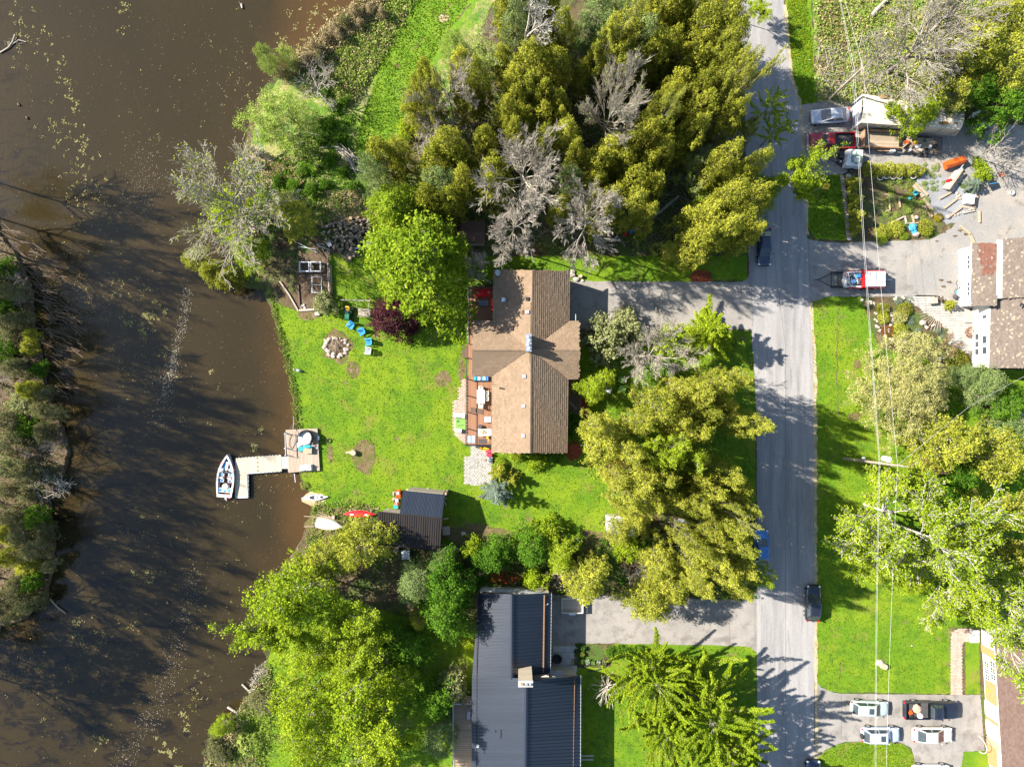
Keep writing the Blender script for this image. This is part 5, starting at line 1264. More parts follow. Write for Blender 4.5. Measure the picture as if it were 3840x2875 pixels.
 for sg in(-1,1):
  mb=MB();mb.ball((L*.462,sg*w*.76,.66 if kind!='pickup' else .86),(.14,.16,.08),8,5);mb.build('headlight',M['lampclear'],t,smooth=True)
  mb=MB();mb.box((-L*.488 if kind!='pickup' else-L*.5-.01,sg*w*(.76 if kind!='pickup' else .92),.80),(.12,.20,.16),rz=-sg*.35 if kind!='pickup' else 0);mb.build('tail_light',M['lampred'],t)
  mb=MB();mb.ball((xf-.28,sg*(w+.09),zs+.08),(.08,.11,.07),6,4);mb.build('wing_mirror',pm if pt!='silver' else M['black'],t)
 mb=MB();mb.box((L*.497,0,.42),(.05,w*1.3,.16));mb.build('grille',M['steel' if kind=='pickup' else 'black'],t)
 if kind=='pickup':mb=MB();mb.box((L*.51,0,.48),(.10,w*1.9,.2));mb.build('bumper',M['steel'],t)
 return t
RD=math.radians
vehicle('parked_car','silver saloon parked beside the red pickup in the top right yard','car','sedan',4.6,1.78,1.45,'silver',3115,433,RD(184))
rp=vehicle('parked_pickup','red single cab pickup with an empty dark bed, nose to the road','pickup truck','pickup',5.45,1.9,1.65,'red',3118,529,RD(180.5))
vehicle('parked_car','black car half hidden by trees on the left side of the road','car','sedan',4.5,1.75,1.42,'navy',2868,925,RD(270),z=.035)
vehicle('parked_car','bright blue car almost covered by yellow trees on the left of the road','car','hatch',4.2,1.75,1.5,'blue',2857,2052,RD(90))
vehicle('parked_car','glossy black hatchback parked on the right edge of the road','car','hatch',4.35,1.82,1.55,'black',3051,2262,RD(88))
vehicle('parked_car','pale green and silver estate car, upper left of the four on the bottom right drive','car','suv',4.5,1.75,1.6,'green',3262,2655,RD(-2))
vehicle('parked_car','ice blue sport utility car with roof rails and a spare wheel behind','car','suv',4.55,1.8,1.7,'ice',3304,2755,RD(0))
vehicle('parked_car','pearl beige saloon, lower right of the four cars on the bottom right drive','car','sedan',4.75,1.82,1.45,'beige',3500,2756,RD(0))
dp=vehicle('parked_pickup','black crew cab pickup with orange and brown gear in its open bed','pickup truck','pickup',6.3,2.0,1.85,'black',3490,2661,RD(0))
vehicle('parked_car','dark car just entering the bottom edge of the road','car','sedan',4.5,1.8,1.45,'navy',3052,2922,RD(90))
vehicle('parked_car','white car cut by the bottom edge on the shaded drive','car','suv',4.5,1.8,1.6,'white',3494,2897,RD(0))
def at(px,py,z=0.0):return P(px,py,z)
c=at(3405,2661,1.25)
mb=MB();c=at(3468,2662,1.2);mb.box((c.x,c.y,1.17),(.75,1.75,.12));tag(mb.build('folded_cover',M['bedliner']),'folded dark cover across the bed of the black pickup','cover')
for i,(px,py,s,mm,lb,sh_)in enumerate([(3416,2672,(.5,.4,.25),'orange','orange bag in the bed of the black pickup',0),(3437,2655,(.55,.6,.3),'wood_tan','tan sack in the bed of the black pickup',1),(3421,2685,(.3,.5,.2),'black','black case low in the bed of the black pickup',0),(3448,2680,(.35,.35,.35),'white','small white pail in the bed of the black pickup',1)]):
 c=at(px,py,.9);mb=MB()
 if sh_:mb.ball((c.x,c.y,.68+s[2]),s,8,6,.12)
 else:mb.box((c.x,c.y,.68+s[2]/2),s,.4,.85);mb.box((c.x,c.y,.68+s[2]+.02),(s[0]*.5,.05,.05),.4)
 tag(mb.build('load',M[mm]),lb,'gear')
sp=[o for o in scene.objects if o.get('label','').startswith('ice blue')][0]
mb=MB();mb.tube([(-2.30,-.1,.85),(-2.42,-.1,.85)],.34,16);mb.build('spare_wheel',M['rubber'],sp)
# trailers and machines in the top right yard
def wheel(parent,x,y,r=.32,w=.2):
 mb=MB();mb.tube([(x,y-w/2,r),(x,y+w/2,r)],r,14);wh=mb.build('wheel',M['rubber'],parent)
 mb=MB();mb.tube([(x,y-w/2-.012,r),(x,y+w/2+.012,r)],r*.55,10);mb.build('rim',M['galv'],wh)
c=at(3307,526,.7);t=thing('dump_trailer','empty rusty brown dump trailer with open rear ramps beside the cream tent','trailer',(c.x,c.y,.03),RD(-2))
M['rust']=mat('rusty_steel',(.20,.10,.05),(.30,.19,.11),1.5,.85,.01);M['floor_wood']=mat('scuffed_plank',(.19,.145,.10),(.30,.24,.17),1.2,.9,tint=True)
strips(t,'floor_board',(-2.35,-.9,.62),(-2.35,.9,.62),(2.1,.9,.62),(2.1,-.9,.62),9,.01,.04,M['floor_wood'],jit=.004)
for n_,a,s in[('side_wall',(-.1,-1.0,.85),(4.6,.07,.6)),('side_wall',(-.1,1.0,.85),(4.6,.07,.6)),('front_wall',(-2.42,0,.9),(.09,2.0,.75))]:
 mb=MB();mb.box(a,s);mb.box((a[0],a[1],a[2]+s[2]/2+.03),(s[0]+.04,s[1]+.05,.06));mb.build(n_,M['rust'],t)
mb=MB()
for i in range(6):mb.box((-2.1+i*.85,-1.06,.85),(.08,.06,.6));mb.box((-2.1+i*.85,1.06,.85),(.08,.06,.6))
mb.build('rib',M['rust'],t)
for sg in(-1,1):
 mb=MB();a=.7*sg;mb.box((2.1+.42,sg*1.0-sg*0+.25*1,.9),(1.0,.07,.65),rz=.75);mb.build('ramp_gate',M['wood_tan'],t)
for x in(.1,.85):
 for sg in(-1,1):wheel(t,x,sg*1.12)
mb=MB();mb.box((.45,-1.18,.72),(1.9,.3,.05));mb.build('mudguard',M['rust'],t)
mb=MB();mb.box((-2.0,-1.13,.7),(1.5,.1,.06));mb.tube([(-2.4,0,.5),(-3.3,0,.5)],.07,6);mb.build('drawbar',M['black'],t)
c=at(3344,565,.6);mb=MB();mb.box((c.x,c.y,.5),(.75,.42,.75),top=.85);mb.lathe([(.07,0),(.07,.1)],(c.x+.15,c.y,.87),8);tag(mb.build('fuel_container',M['white']),'white plastic container below the dump trailer','container')
c=at(3317,562,.4);mb=MB();mb.box((c.x,c.y,.55),(1.5,.14,.35));mb.tube([(c.x-.7,c.y,.3),(c.x+.7,c.y,.75)],.05,5);tag(mb.build('plow_blade',M['orange']),'narrow orange bar leaning on the side of the dump trailer','bar')
c=at(3462,545,.6);t=thing('utility_trailer','black mesh trailer heaped with tools and parts right of the dump trailer','trailer',(c.x,c.y,.03),RD(-4))
mb=MB();mb.box((0,0,.5),(4.0,1.8,.08));mb.build('bed',M['floor_wood'],t)
mb=MB()
for sg in(-1,1):mb.tube([(-2,sg*.92,.9),(2,sg*.92,.9)],.04,5);[mb.tube([(-2+i*.8,sg*.92,.5),(-2+i*.8,sg*.92,.9)],.03,4)for i in range(6)]
mb.tube([(2,-.92,.9),(2,.92,.9)],.04,5);mb.build('rail',M['black'],t)
mb=MB();[mb.tube([(1.2+.1*i,-.9,.56),(1.2+.1*i,.9,.56)],.015,3)for i in range(9)];mb.build('mesh_ramp',M['black'],t)
for x in(-.3,.5):
 for sg in(-1,1):wheel(t,x,sg*1.05,.3)
mb=MB();mb.tube([(-2,.5,.45),(-2.9,0,.45)],.05,5);mb.tube([(-2,-.5,.45),(-2.9,0,.45)],.05,5);mb.build('drawbar',M['black'],t)
jr=random.Random(3)
for(px,py,s,mm,lb,kd)in[(3403,533,.36,'orange','orange leaf blower at the left end of the heaped trailer',1),(3437,532,.34,'yellow','yellow machine in the middle of the heaped trailer',0),(3418,548,.32,'wood_tan','tan bag among the gear on the heaped trailer',1),(3446,547,.36,'cushion','crumpled pale sheet over the heaped trailer',1),(3490,549,.32,'white','small white box at the right end of the heaped trailer',0),(3508,548,.42,'black','round black drum at the right end of the heaped trailer',2),(3416,562,.3,'galv','grey motor at the lower left of the heaped trailer',2),(3431,522,.28,'black','black case on the upper edge of the heaped trailer',0),(3472,526,.26,'green','green can on the upper edge of the heaped trailer',2),(3452,562,.34,'wood_old','grey crate at the lower edge of the heaped trailer',0),(3478,562,.3,'rubber','black tyre lying on the heaped trailer',3),(3412,510,.32,'wood_tan','tan rag hanging off the upper left of the heaped trailer',1),(3398,548,.28,'rubber','black engine at the drawbar of the heaped trailer',2)]:
 c=at(px,py,.9);mb=MB()
 if kd==0:mb.box((c.x,c.y,.6+s*.4),(s*1.5,s,s*.8),jr.uniform(-.5,.5),.9);mb.box((c.x,c.y,.6+s*.83),(s*1.1,s*.6,s*.1),jr.uniform(-.5,.5))
 elif kd==1:mb.ball((c.x,c.y,.6+s*.4),(s,s*.7,s*.5),8,6,.2,jr);mb.ball((c.x+s*.6,c.y+.1,.6+s*.4),(s*.5,s*.4,s*.5),7,5,.2,jr)
 elif kd==2:mb.lathe([(s*.5,0),(s*.6,.1),(s*.6,s*1.1),(s*.3,s*1.3),(s*.12,s*1.5)],(c.x,c.y,.56),12)
 else:mb.lathe([(s*.5,0),(s,0),(s*1.1,.1),(s,.2),(s*.5,.2),(s*.5,0)],(c.x,c.y,.56),16,closed=False)
 tag(mb.build({0:'crate',1:'bundle',2:'drum',3:'tyre'}[kd],M[mm]),lb,{0:'box',1:'bundle',2:'drum',3:'tyre'}[kd])
c=at(3460,585,.1);mb=MB()
for i in range(5):mb.tube([(c.x-.8+i*.35,c.y-.1,.1+i*.03),(c.x-.3+i*.35,c.y+.5,.5)],.03,4)
tag(mb.build('steel_rods',M['galv']),'loose steel rods leaning under the heaped trailer','rods')
c=at(3194,597,.8);t=thing('hose_trailer','small trailer with a white slanted box top and a coiled green hose','trailer',(c.x,c.y,.03),RD(-4))
mb=MB();mb.hexa([Vector(p)for p in((-.95,-1.05,.45),(1.05,-1.05,.45),(1.05,1.05,.45),(-.75,1.05,.45))],[Vector(p)for p in((-.85,-.95,1.25),(1.0,-.95,1.25),(1.0,.98,1.3),(-.6,.98,1.3))]);mb.build('tank',M['white'],t)
mb=MB();mb.box((1.06,0,.85),(.06,2.0,.8));mb.build('tail_board',M['rust'],t)
mb=MB()
for kk,r_ in enumerate((.62,.56,.50,.60)):
 pts=[(.3+r_*math.cos(a_/12*2*math.pi),-.15+r_*math.sin(a_/12*2*math.pi)*.9,1.33+kk*.06+.02*math.sin(a_))for a_ in range(13)];mb.tube(pts,.045,6)
pts=[(-.1+.32*math.cos(a_/10*2*math.pi),.62+.30*math.sin(a_/10*2*math.pi),1.36)for a_ in range(11)];mb.tube(pts,.045,6)
hm=mat('green_hose',(.10,.20,.13),(.16,.26,.19),3,.5);M['hose']=hm;mb.build('hose',hm,t)
mb=MB();mb.box((-1.35,.25,.85),(.6,.7,.5),top=.8);mb.build('engine',M['black'],t);mb=MB();mb.lathe([(.32,0),(.32,.3),(.12,.36)],(-1.4,-.45,.6),12);mb.build('flywheel_cover',M['black'],t)
mb=MB();mb.lathe([(.1,0),(.1,.08)],(-1.4,-.45,.97),10);mb.build('filler_cap',M['white'],t)
mb=MB();mb.tube([(-.9,.8,.4),(-2.6,0,.4)],.05,5);mb.tube([(-.9,-.8,.4),(-2.6,0,.4)],.05,5);mb.build('drawbar',M['black'],t)
for sg in(-1,1):wheel(t,.2,sg*1.15,.33)
c=at(3581,612,.6);t=thing('snow_plow','big orange snow plow blade with four ribs standing in the yard','snow plow',(c.x,c.y,.02),RD(17))
mb=MB();N_=6;pr=[(-.1,.05),(-.35,.2),(-.42,.5),(-.3,.8),(-.05,1.0)]
for i in range(len(pr)-1):
 a=pr[i];b=pr[i+1];mb.hexa([Vector((-1.15,a[0],a[1])),Vector((1.15,a[0],a[1])),Vector((1.15,a[0]+.06,a[1])),Vector((-1.15,a[0]+.06,a[1]))],[Vector((-1.15,b[0],b[1])),Vector((1.15,b[0],b[1])),Vector((1.15,b[0]+.06,b[1])),Vector((-1.15,b[0]+.06,b[1]))])
mb.build('blade',M['orange'],t)
mb=MB();mb.hexa([Vector((-1.15,-.04,.96)),Vector((1.15,-.04,.96)),Vector((1.15,.55,.72)),Vector((-1.15,.55,.72))],[Vector((-1.15,-.04,1.0)),Vector((1.15,-.04,1.0)),Vector((1.15,.55,.76)),Vector((-1.15,.55,.76))]);mb.build('top_plate',M['orange'],t)
mb=MB()
for i in range(5):mb.prism([(-1.1+i*.55-.04,-.36),(-1.1+i*.55+.04,-.36),(-1.1+i*.55+.04,.5),(-1.1+i*.55-.04,.5)],.1,.7)
mb.build('rib',M['orange'],t)
for i in range(4):
 for y in(.12,.38):mb=MB();mb.lathe([(.05,0),(.05,.03)],(-.82+i*.55,y,.93-y*.38),8);mb.build('bolt_hole',M['black'],t)
c=at(3600,637,.4);mb=MB();mb.box((c.x,c.y,.3),(.7,.35,.3),.5);mb.tube([(c.x,c.y,.3),(c.x+.3,c.y+.6,.6)],.06,6);tag(mb.build('hydraulic_unit',M['galv']),'grey hydraulic unit behind the orange plow','machine part')
c=at(3578,676,.5);t=thing('ramp_frame','long wooden ramp frame on a steel trailer leaning below the orange plow','ramp',(c.x,c.y,.02),RD(55))
mb=MB();mb.box((0,0,.8),(2.9,.16,.12));mb.build('top_beam',M['wood_tan'],t)
strips(t,'slat',(-1.4,.03,.7),(1.3,.03,.7),(1.3,.5,.08),(-1.4,.5,.08),14,.03,.03,M['wood_old'])
for i in range(4):mb=MB();mb.box((-1.3+i*.85,0,.4),(.07,.07,.76));mb.build('leg',M['wood_old'],t)
c=at(3562,675,.5);mb=MB();mb.box((c.x,c.y,.3),(.5,.35,.4),.3,.8);mb.lathe([(.12,0),(.12,.2)],(c.x,c.y,.5),8);tag(mb.build('red_motor',M['red']),'small red motor beside the wooden ramp frame','motor')
tt=thing('tarpaulin_tent','long cream tarpaulin tent with holes torn in it, under the green tree','tent',tuple(at(3400,425)),world_parts=True)
hz=2.6
TL,TR,BL,BR=at(3234,352,hz),at(3620,418,hz),at(3228,460,hz),at(3602,486,hz)
ridgeL,ridgeR=at(3238,405,hz+.55),at(3614,455,hz+.5)
def cloth(a,b,c_,d,nx,ny,amp,seedv):
 rr=random.Random(seedv);mb=MB();g=[]
 for j in range(ny+1):
  for i in range(nx+1):
   p=lerp(lerp(a,b,i/nx),lerp(d,c_,i/nx),j/ny);e=0 if j in(0,ny)or i in(0,nx)else 1
   p=p+Vector((0,0,e*(amp*math.sin(i*2.1+j)*.6+rr.uniform(-amp,amp)-amp*(1 if(i%4)else-1)*.6)));g.append(p)
 return mb._add(g,[(j*(nx+1)+i,j*(nx+1)+i+1,(j+1)*(nx+1)+i+1,(j+1)*(nx+1)+i)for j in range(ny)for i in range(nx)])
cloth(BL,BR,ridgeR,ridgeL,22,6,.05,1).build('roof_sheet',M['canvas'],tt,smooth=True)
cloth(ridgeL,ridgeR,TR,TL,22,6,.05,2).build('roof_sheet',M['canvas'],tt,smooth=True)
bl0,br0=at(3195,481,.05),at(3582,512,.05)
cloth(bl0,br0,BR,BL,22,5,.06,3).build('side_sheet',M['canvas'],tt,smooth=True)
cloth(at(3194,389,.1),bl0,BL,TL,8,5,.08,4).build('end_sheet',M['darkcloth']if False else M['greyplastic'],tt,smooth=True)
cloth(br0,at(3612,470,.1),TR,BR,5,4,.05,5).build('end_sheet',M['canvas'],tt,smooth=True)
M['dead']=mat('tent_hole',(.30,.17,.04),(.18,.10,.03),4,.9)
for px,py,a_,b_ in[(3314,362,.55,.18),(3540,462,.6,.22),(3582,462,.3,.14)]:
 c=at(px,py,hz+.35);mb=MB();mb.poly([(c.x+a_*math.cos(k/10*6.283)*(1+.2*math.sin(k*3)),c.y+b_*math.sin(k/10*6.283),hz+.62-abs(py-420)*.006)for k in range(10)]);mb.build('patch',M['dead'],tt)
mb=MB()
for i in range(7):q=lerp(BL,BR,i/6);mb.tube([(q.x,q.y,0),q-Vector((0,0,.05))],.04,5)
mb.build('frame_pole',M['galv'],tt)
c=at(3650,440,.1);mb=MB();mb.hexa([Vector((c.x-.8,c.y-.3,.1)),Vector((c.x+.4,c.y+.1,.1)),Vector((c.x+.7,c.y+.7,.6)),Vector((c.x-.5,c.y+.3,.6))],[Vector((c.x-.8,c.y-.3,.14)),Vector((c.x+.4,c.y+.1,.14)),Vector((c.x+.7,c.y+.7,.64)),Vector((c.x-.5,c.y+.3,.64))]);tag(mb.build('white_panel',M['white']),'flat white panel leaning at the right end of the cream tent','panel')
c=at(3240,1048,.7);t=thing('car_trailer','long low steel trailer carrying a red and white rally truck on the drive','trailer',(c.x,c.y,.03),RD(180))
mb=MB()
for sg in(-1,1):mb.box((0.6,sg*.85,.42),(6.6,.28,.07))
for i in range(9):mb.box((-2.6+i*.8,0,.38),(.08,1.5,.06))
mb.build('bed',M['black'],t)
mb=MB();mb.tube([(3.9,.75,.42),(5.4,0,.42)],.05,6);mb.tube([(3.9,-.75,.42),(5.4,0,.42)],.05,6);mb.tube([(5.3,0,.42),(5.8,0,.42)],.06,6);mb.build('drawbar',M['black'],t)
for x in(-.9,-.1):
 for sg in(-1,1):wheel(t,x,sg*1.12,.32)
mb=MB();mb.box((-3.2,0,.45),(.6,.1,.1));mb.build('winch_post',M['steel'],t)
c=at(3240,1048,1.1);t=thing('rally_truck','red and white stripped rally truck with an open engine bay, strapped on a trailer','truck',(c.x,c.y,.45),RD(180))
st=[(2.4,.72,.3,.72),(2.3,.95,.2,.85),(1.0,1.0,.2,.9),(.1,1.02,.2,.9),(-2.3,1.0,.2,.85),(-2.4,.95,.25,.8)]
hull(st).build('body',M['white'],t)
mb=MB();mb.box((-1.1,0,1.06),(2.35,1.85,.40),top=.96);mb.build('box_top',M['white'],t)
for i in range(3):mb=MB();mb.box((-1.9+i*.75,0,1.27),(.05,1.7,.03));mb.build('rib',M['black'],t)
for y in(-.3,.35):mb=MB();mb.box((-1.1,y,1.275),(2.2,.05,.03));mb.build('rib',M['galv'],t)
mb=MB();mb.box((-1.45,.42,1.30),(.4,.35,.06));mb.build('hatch',M['white'],t)
mb=MB();mb.box((.28,0,1.02),(.35,1.95,.38));mb.box((.28,0,.95),(.7,.25,.5));mb.build('bulkhead',M['red'],t)
for sg in(-1,1):mb=MB();mb.box((-.2,sg*1.02,.72),(4.2,.05,.35));mb.build('side_panel',M['red' if sg>0 else 'red'],t)
mb=MB();mb.box((1.3,0,.95),(1.6,1.5,.14));mb.build('engine_bay',M['black'],t)
mb=MB();mb.box((.9,-.35,1.15),(.7,.5,.3),top=.7);mb.box((1.5,.3,1.1),(.6,.5,.25),.3,.7);mb.build('engine',M['navyblue']if 'navyblue' in M else M['bluecloth'],t)
mb=MB();jr=random.Random(5)
for i in range(7):
 pts=[(jr.uniform(.6,2.1),jr.uniform(-.7,.7),1.1+jr.uniform(0,.25))for _ in range(4)];mb.tube(pts,.022,4)
mb.tube([(2.2,-.85,1.05),(2.25,0,1.1),(2.1,.6,1.1),(1.5,.85,1.1)],.035,5);mb.tube([(2.05,-.85,1.05),(2.1,0,1.12),(1.9,.65,1.12),(1.2,.9,1.1)],.035,5);mb.build('pipework',M['steel'],t)
for i in range(4):mb=MB();mb.box((2.3,-.85+i*.18,.93),(.30,.06,.03));mb.build('stripe',M['red'],t)
for x in(1.5,-1.5):
 for sg in(-1,1):wheel(t,x,sg*.95,.36,.25)
c=at(2146,2268,.6);t=thing('utility_trailer','small white railed trailer with a grey plank floor beside the dark metal roof','trailer',(c.x,c.y,.03),RD(0))
strips(t,'floor_board',(-1.2,-.8,.5),(-1.2,.8,.5),(1.2,.8,.5),(1.2,-.8,.5),10,.012,.04,M['wood_old'],jit=.003)
for nm,a,s in[('side_rail',(0,-.86,.72),(2.5,.06,.42)),('side_rail',(0,.86,.72),(2.5,.06,.42)),('front_rail',(-1.25,0,.72),(.06,1.7,.42)),('tail_rail',(1.25,0,.72),(.06,1.7,.42))]:
 mb=MB();mb.box(a,s);mb.build(nm,M['white'],t)
for sg in(-1,1):wheel(t,0,sg*1.03,.3)
mb=MB();mb.box((0,-1.04,.66),(.8,.24,.05));mb.box((0,1.04,.66),(.8,.24,.05));mb.build('mudguard',M['white'],t)
c=at(2196,2266,.3);t=thing('garden_hose_reel','round bright blue reel beside the white railed trailer','hose reel',(c.x,c.y,.03))
mb=MB();mb.lathe([(.22,0),(.22,.08),(.1,.1),(.1,.2),(.22,.22),(.22,.3)],n=16);mb.build('reel',M['blue'],t);mb=MB();mb.lathe([(.17,0),(.17,.01)],(0,0,.301),14);mb.build('hub',M['white'],t)
c=at(2325,1966,1.2);t=thing('enclosed_trailer','white enclosed trailer partly under a yellow green tree in the garden','trailer',(c.x,c.y,.03),0)
mb=MB();mb.box((0,0,1.2),(3.2,2.15,1.7));mb.build('box',M['white'],t);mb=MB();mb.box((0,0,2.07),(3.3,2.25,.06));mb.build('roof_panel',M['white'],t)
for sg in(-1,1):wheel(t,0,sg*1.15,.32)
mb=MB();mb.tube([(-1.6,.6,.45),(-2.4,0,.45)],.05,5);mb.tube([(-1.6,-.6,.45),(-2.4,0,.45)],.05,5);mb.build('drawbar',M['black'],t)
c=at(2556,1974,1.8);t=thing('garden_shed','small shed with a pale blue roof and orange edge under the yellow tree','shed',(c.x,c.y,.01),RD(-3))
mb=MB();mb.box((0,0,.9),(1.6,1.7,1.8));mb.build('wall',M['wood_tan'],t);mb=MB();mb.box((0,.5,1.95),(1.9,1.05,.06),rx=-.25);mb.box((0,-.5,1.95),(1.9,1.05,.06),rx=.25);mb.build('roof',M['galv'],t);mb=MB();mb.box((0,1.03,1.8),(1.9,.05,.12));mb.build('fascia',M['orange'],t)
# poles and wires
def pole(label,base,top,h,arms=()):
 b=P(*base,0);tp=P(*top,h);t=thing('utility_pole',label,'utility pole',tuple(b),world_parts=True)
 mb=MB();mb.tube([b,tp],[.17,.12],10);mb.build('pole',M['pole'],t);return t,b,tp
pa,ba,ta=pole('bare timber pole casting its shadow behind the silver saloon',(3109,372),(3234,256),8.2)
pb,bb,tb=pole('timber utility pole with a white transformer, rising from the right hand lawn',(3164,1719),(3385,1747),12.3)
mb=MB();q=lerp(ba,ta,.75);q2_=lerp(ba,ta,.98);s=Vector((.0,.5,0));mb.box(tuple(q2_),(.12,1.3,.12));mb.build('crossarm',M['pole'],pa)
q=lerp(bb,tb,.76)
mb=MB();mb.tube([q+Vector((0,.55,-.6)),q+Vector((0,.55,.45))],.30,14);tr=mb.build('transformer',M['white'],pb)
mb=MB();mb.tube([q+Vector((0,.2,0)),q+Vector((0,.55,0))],.05,5);mb.tube([q+Vector((-.15,.55,.4)),q+Vector((-.15,.55,.75))],.04,5);mb.tube([q+Vector((.15,.55,.4)),q+Vector((.15,.55,.75))],.04,5);mb.build('insulator',M['greyplastic'],tr)
q=lerp(bb,tb,.99);mb=MB();mb.box(tuple(q),(1.5,.1,.1),rz=-.12);mb.build('crossarm',M['pole'],pb)
q=lerp(bb,tb,.42);mb=MB();mb.tube([q,q+Vector((-.3,.35,.1))],.03,5);mb.ball(tuple(q+Vector((-.35,.4,.1))),(.22,.15,.12),8,5);mb.build('lamp',M['white'],pb)
def wire(label,pts,r=.026,n=10):
 mb=MB();full=[]
 for i in range(len(pts)-1):
  a,b=pts[i],pts[i+1];L=(b-a).length
  for k in range(n):t=k/n;full.append(lerp(a,b,t)-Vector((0,0,4*t*(1-t)*L*.006)))
 full.append(pts[-1]);mb.tube(full,r,4);o=mb.build('power_line',M['cable']);tag(o,label,'power line');return o
hA,hB=8.3,11.6
wire('left hand main cable running down the right side of the photograph',[P(3102,-260,8.2),P(3205,262,hA),P(3300,1730,hB),P(3285,3100,10.5)],.010)
wire('right hand main cable crossing over the rally truck and the parked cars',[P(3092,-300,8.3),P(3237,256,hA),P(3366,1744,hB+.6),P(3318,3100,11)],.010)
wire('thin lower cable close beside the left hand main cable',[P(3120,-160,7.0),P(3199,268,7.4),P(3296,1728,10.4),P(3281,3100,9.5)],.008)
wire('thin service cable from the timber pole down across the road',[P(3205,262,8.0),P(3020,480,6.4),P(2790,700,5.5)],.008)
wire('thin service cable leading to the house beyond the spreading larch',[P(3366,1744,11.2),P(3640,1520,7),P(3900,1380,4)],.012)
c=P(3098,698,1.9);t=thing('road_sign','yellow warning sign with a black winding arrow beside the road','road sign',(c.x,c.y,0),RD(-8))
mb=MB();mb.tube([(-.9,-.25,0),(0,0,1.9)],.035,6);mb.build('post',M['galv'],t)
mb=MB();mb.hexa([Vector((-.38,-.30,1.72)),Vector((.38,-.30,1.72)),Vector((.38,.25,2.1)),Vector((-.38,.25,2.1))],[Vector((-.38,-.32,1.75)),Vector((.38,-.32,1.75)),Vector((.38,.23,2.13)),Vector((-.38,.23,2.13))]);pl=mb.build('plate',M['yellow'],t)
mb=MB()
def on(x,y):return Vector((x,-.045+y*.82,1.945+y*.57))
pts=[(-.24,-.02),(-.10,-.02),(-.10,.10),(.12,.10),(.12,-.06),(.2,-.06)]
for i in range(5):
 a=on(*pts[i]);b=on(*pts[i+1]);mb.tube([a,b],.03,4)
mb.poly([on(.18,-.13),on(.3,-.06),on(.18,.01)]);mb.tube([on(-.1,-.16),on(-.1,-.02)],.025,4);mb.build('symbol',M['black'],t)
# boats and the dock
KW=-.45
dn=thing('floating_dock','L shaped floating dock of cream boards leading to the moored boat','dock',tuple(P(960,1740)),world_parts=True)
z=.0
strips(dn,'dock_board',P(886,1717,z),P(1054,1705,z),P(1056,1766,z),P(882,1776,z),40,.02,.06,M['wood_dock'],jit=.003)
strips(dn,'dock_board',P(882,1776,z-.003),P(885,1866,z-.003),P(931,1863,z-.003),P(925,1775,z-.003),20,.02,.06,M['wood_dock'],jit=.003)
strips(dn,'gangway_board',P(1056,1712,.02),P(1057,1757,.02),P(1081,1757,.1),P(1080,1711,.1),6,.02,.06,M['wood_dock'])
mb=MB()
for a,b in[((886,1718),(1054,1706)),((925,1775),(1056,1766)),((884,1720),(884,1865)),((930,1776),(932,1863)),((885,1866),(931,1864)),((1055,1706),(1056,1767))]:
 p,q=P(*a,-.12),P(*b,-.12);mb.tube([p,q],.09,5)
mb.build('float',M['galv'],dn)
mb=MB()
for a,b,n in[((888,1716),(1052,1704),14),((932,1777),(1052,1768),9),((932,1780),(931,1858),6),((964,1718),(967,1764),4)]:
 for i in range(n):q=lerp(P(*a,.03),P(*b,.03),i/(n-1));mb.box(tuple(q),(.12,.10,.06))
mb.build('cleat',M['black'],dn)
pf=thing('dock_platform','square weathered plank platform at the shore end of the floating dock','platform',tuple(P(1138,1690)),world_parts=True)
strips(pf,'plank',P(1073,1611,.3),P(1190,1606,.3),P(1199,1764,.3),P(1083,1771,.3),22,.018,.05,M['wood_grey'],jit=.003)
mb=MB()
for a,b in[((1073,1611),(1083,1771)),((1190,1606),(1199,1764)),((1073,1611),(1190,1606)),((1083,1771),(1199,1764)),((1132,1608),(1141,1768))]:
 p,q=P(*a,.16),P(*b,.16);mb.hexa([p+Vector((-.04,-.04,-.5)),p+Vector((.04,-.04,-.5)),q+Vector((.04,.04,-.5)),q+Vector((-.04,.04,-.5))],[p+Vector((-.04,-.04,.07)),p+Vector((.04,-.04,.07)),q+Vector((.04,.04,.07)),q+Vector((-.04,.04,.07))])
mb.build('joist',M['wood_old'],pf)
for a in[(1070,1625),(1070,1680),(1072,1706)]:mb=MB();p=P(*a,.6);mb.tube([(p.x,p.y,-.8),(p.x,p.y,.9)],.07,8);mb.build('post',M['galv'],pf)
mb=MB();mb.tube([P(1069,1623,1.2),P(1071,1706,1.2)],.05,6);
for a,b in[((1074,1622),(1100,1632)),((1072,1680),(1112,1692)),((1082,1706),(1115,1718))]:mb.tube([P(*a,1.1),P(*b,.34)],.03,5)
mb.build('rail',M['galv'],pf)
mb=MB();mb.tube([P(1113,1595,.1),P(1110,1622,.5),P(1105,1665,.36),P(1096,1682,.34),P(1086,1672,.34),P(1086,1650,.34),P(1092,1625,.4)],.025,5)
tag(mb.build('mooring_hose',M['black']),'black hose looped on the planks of the dock platform','hose')
c=P(1148,1640,.6);t=thing('daybed','round wicker daybed with a dark hood and a pale cushion on the dock platform','daybed',(c.x,c.y,.31),RD(-25))
mb=MB();mb.lathe([(.85,0),(.92,.1),(.92,.34),(.88,.38)],n=26);mb.build('base',M['greyplastic'],t);mb=MB();mb.lathe([(.84,0),(.86,.08),(.80,.15),(0,.16)],(0,0,.38),26,closed=False);mb.build('cushion',M['cushion'],t,smooth=True)
mb=MB();o_,i_=[],[]
for ly in range(6):
 el=ly/5*.95;n=14
 for j in range(n+1):a_=RD(-15)+RD(210)*j/n;r_=.95*math.cos(el*.55);mb.v.append((r_*math.cos(a_),r_*math.sin(a_),.3+math.sin(el*.9)*.85))
for ly in range(5):
 for j in range(14):b_=ly*15+j;mb.f.append([b_,b_+1,b_+16,b_+15]);mb.t.append(.5)
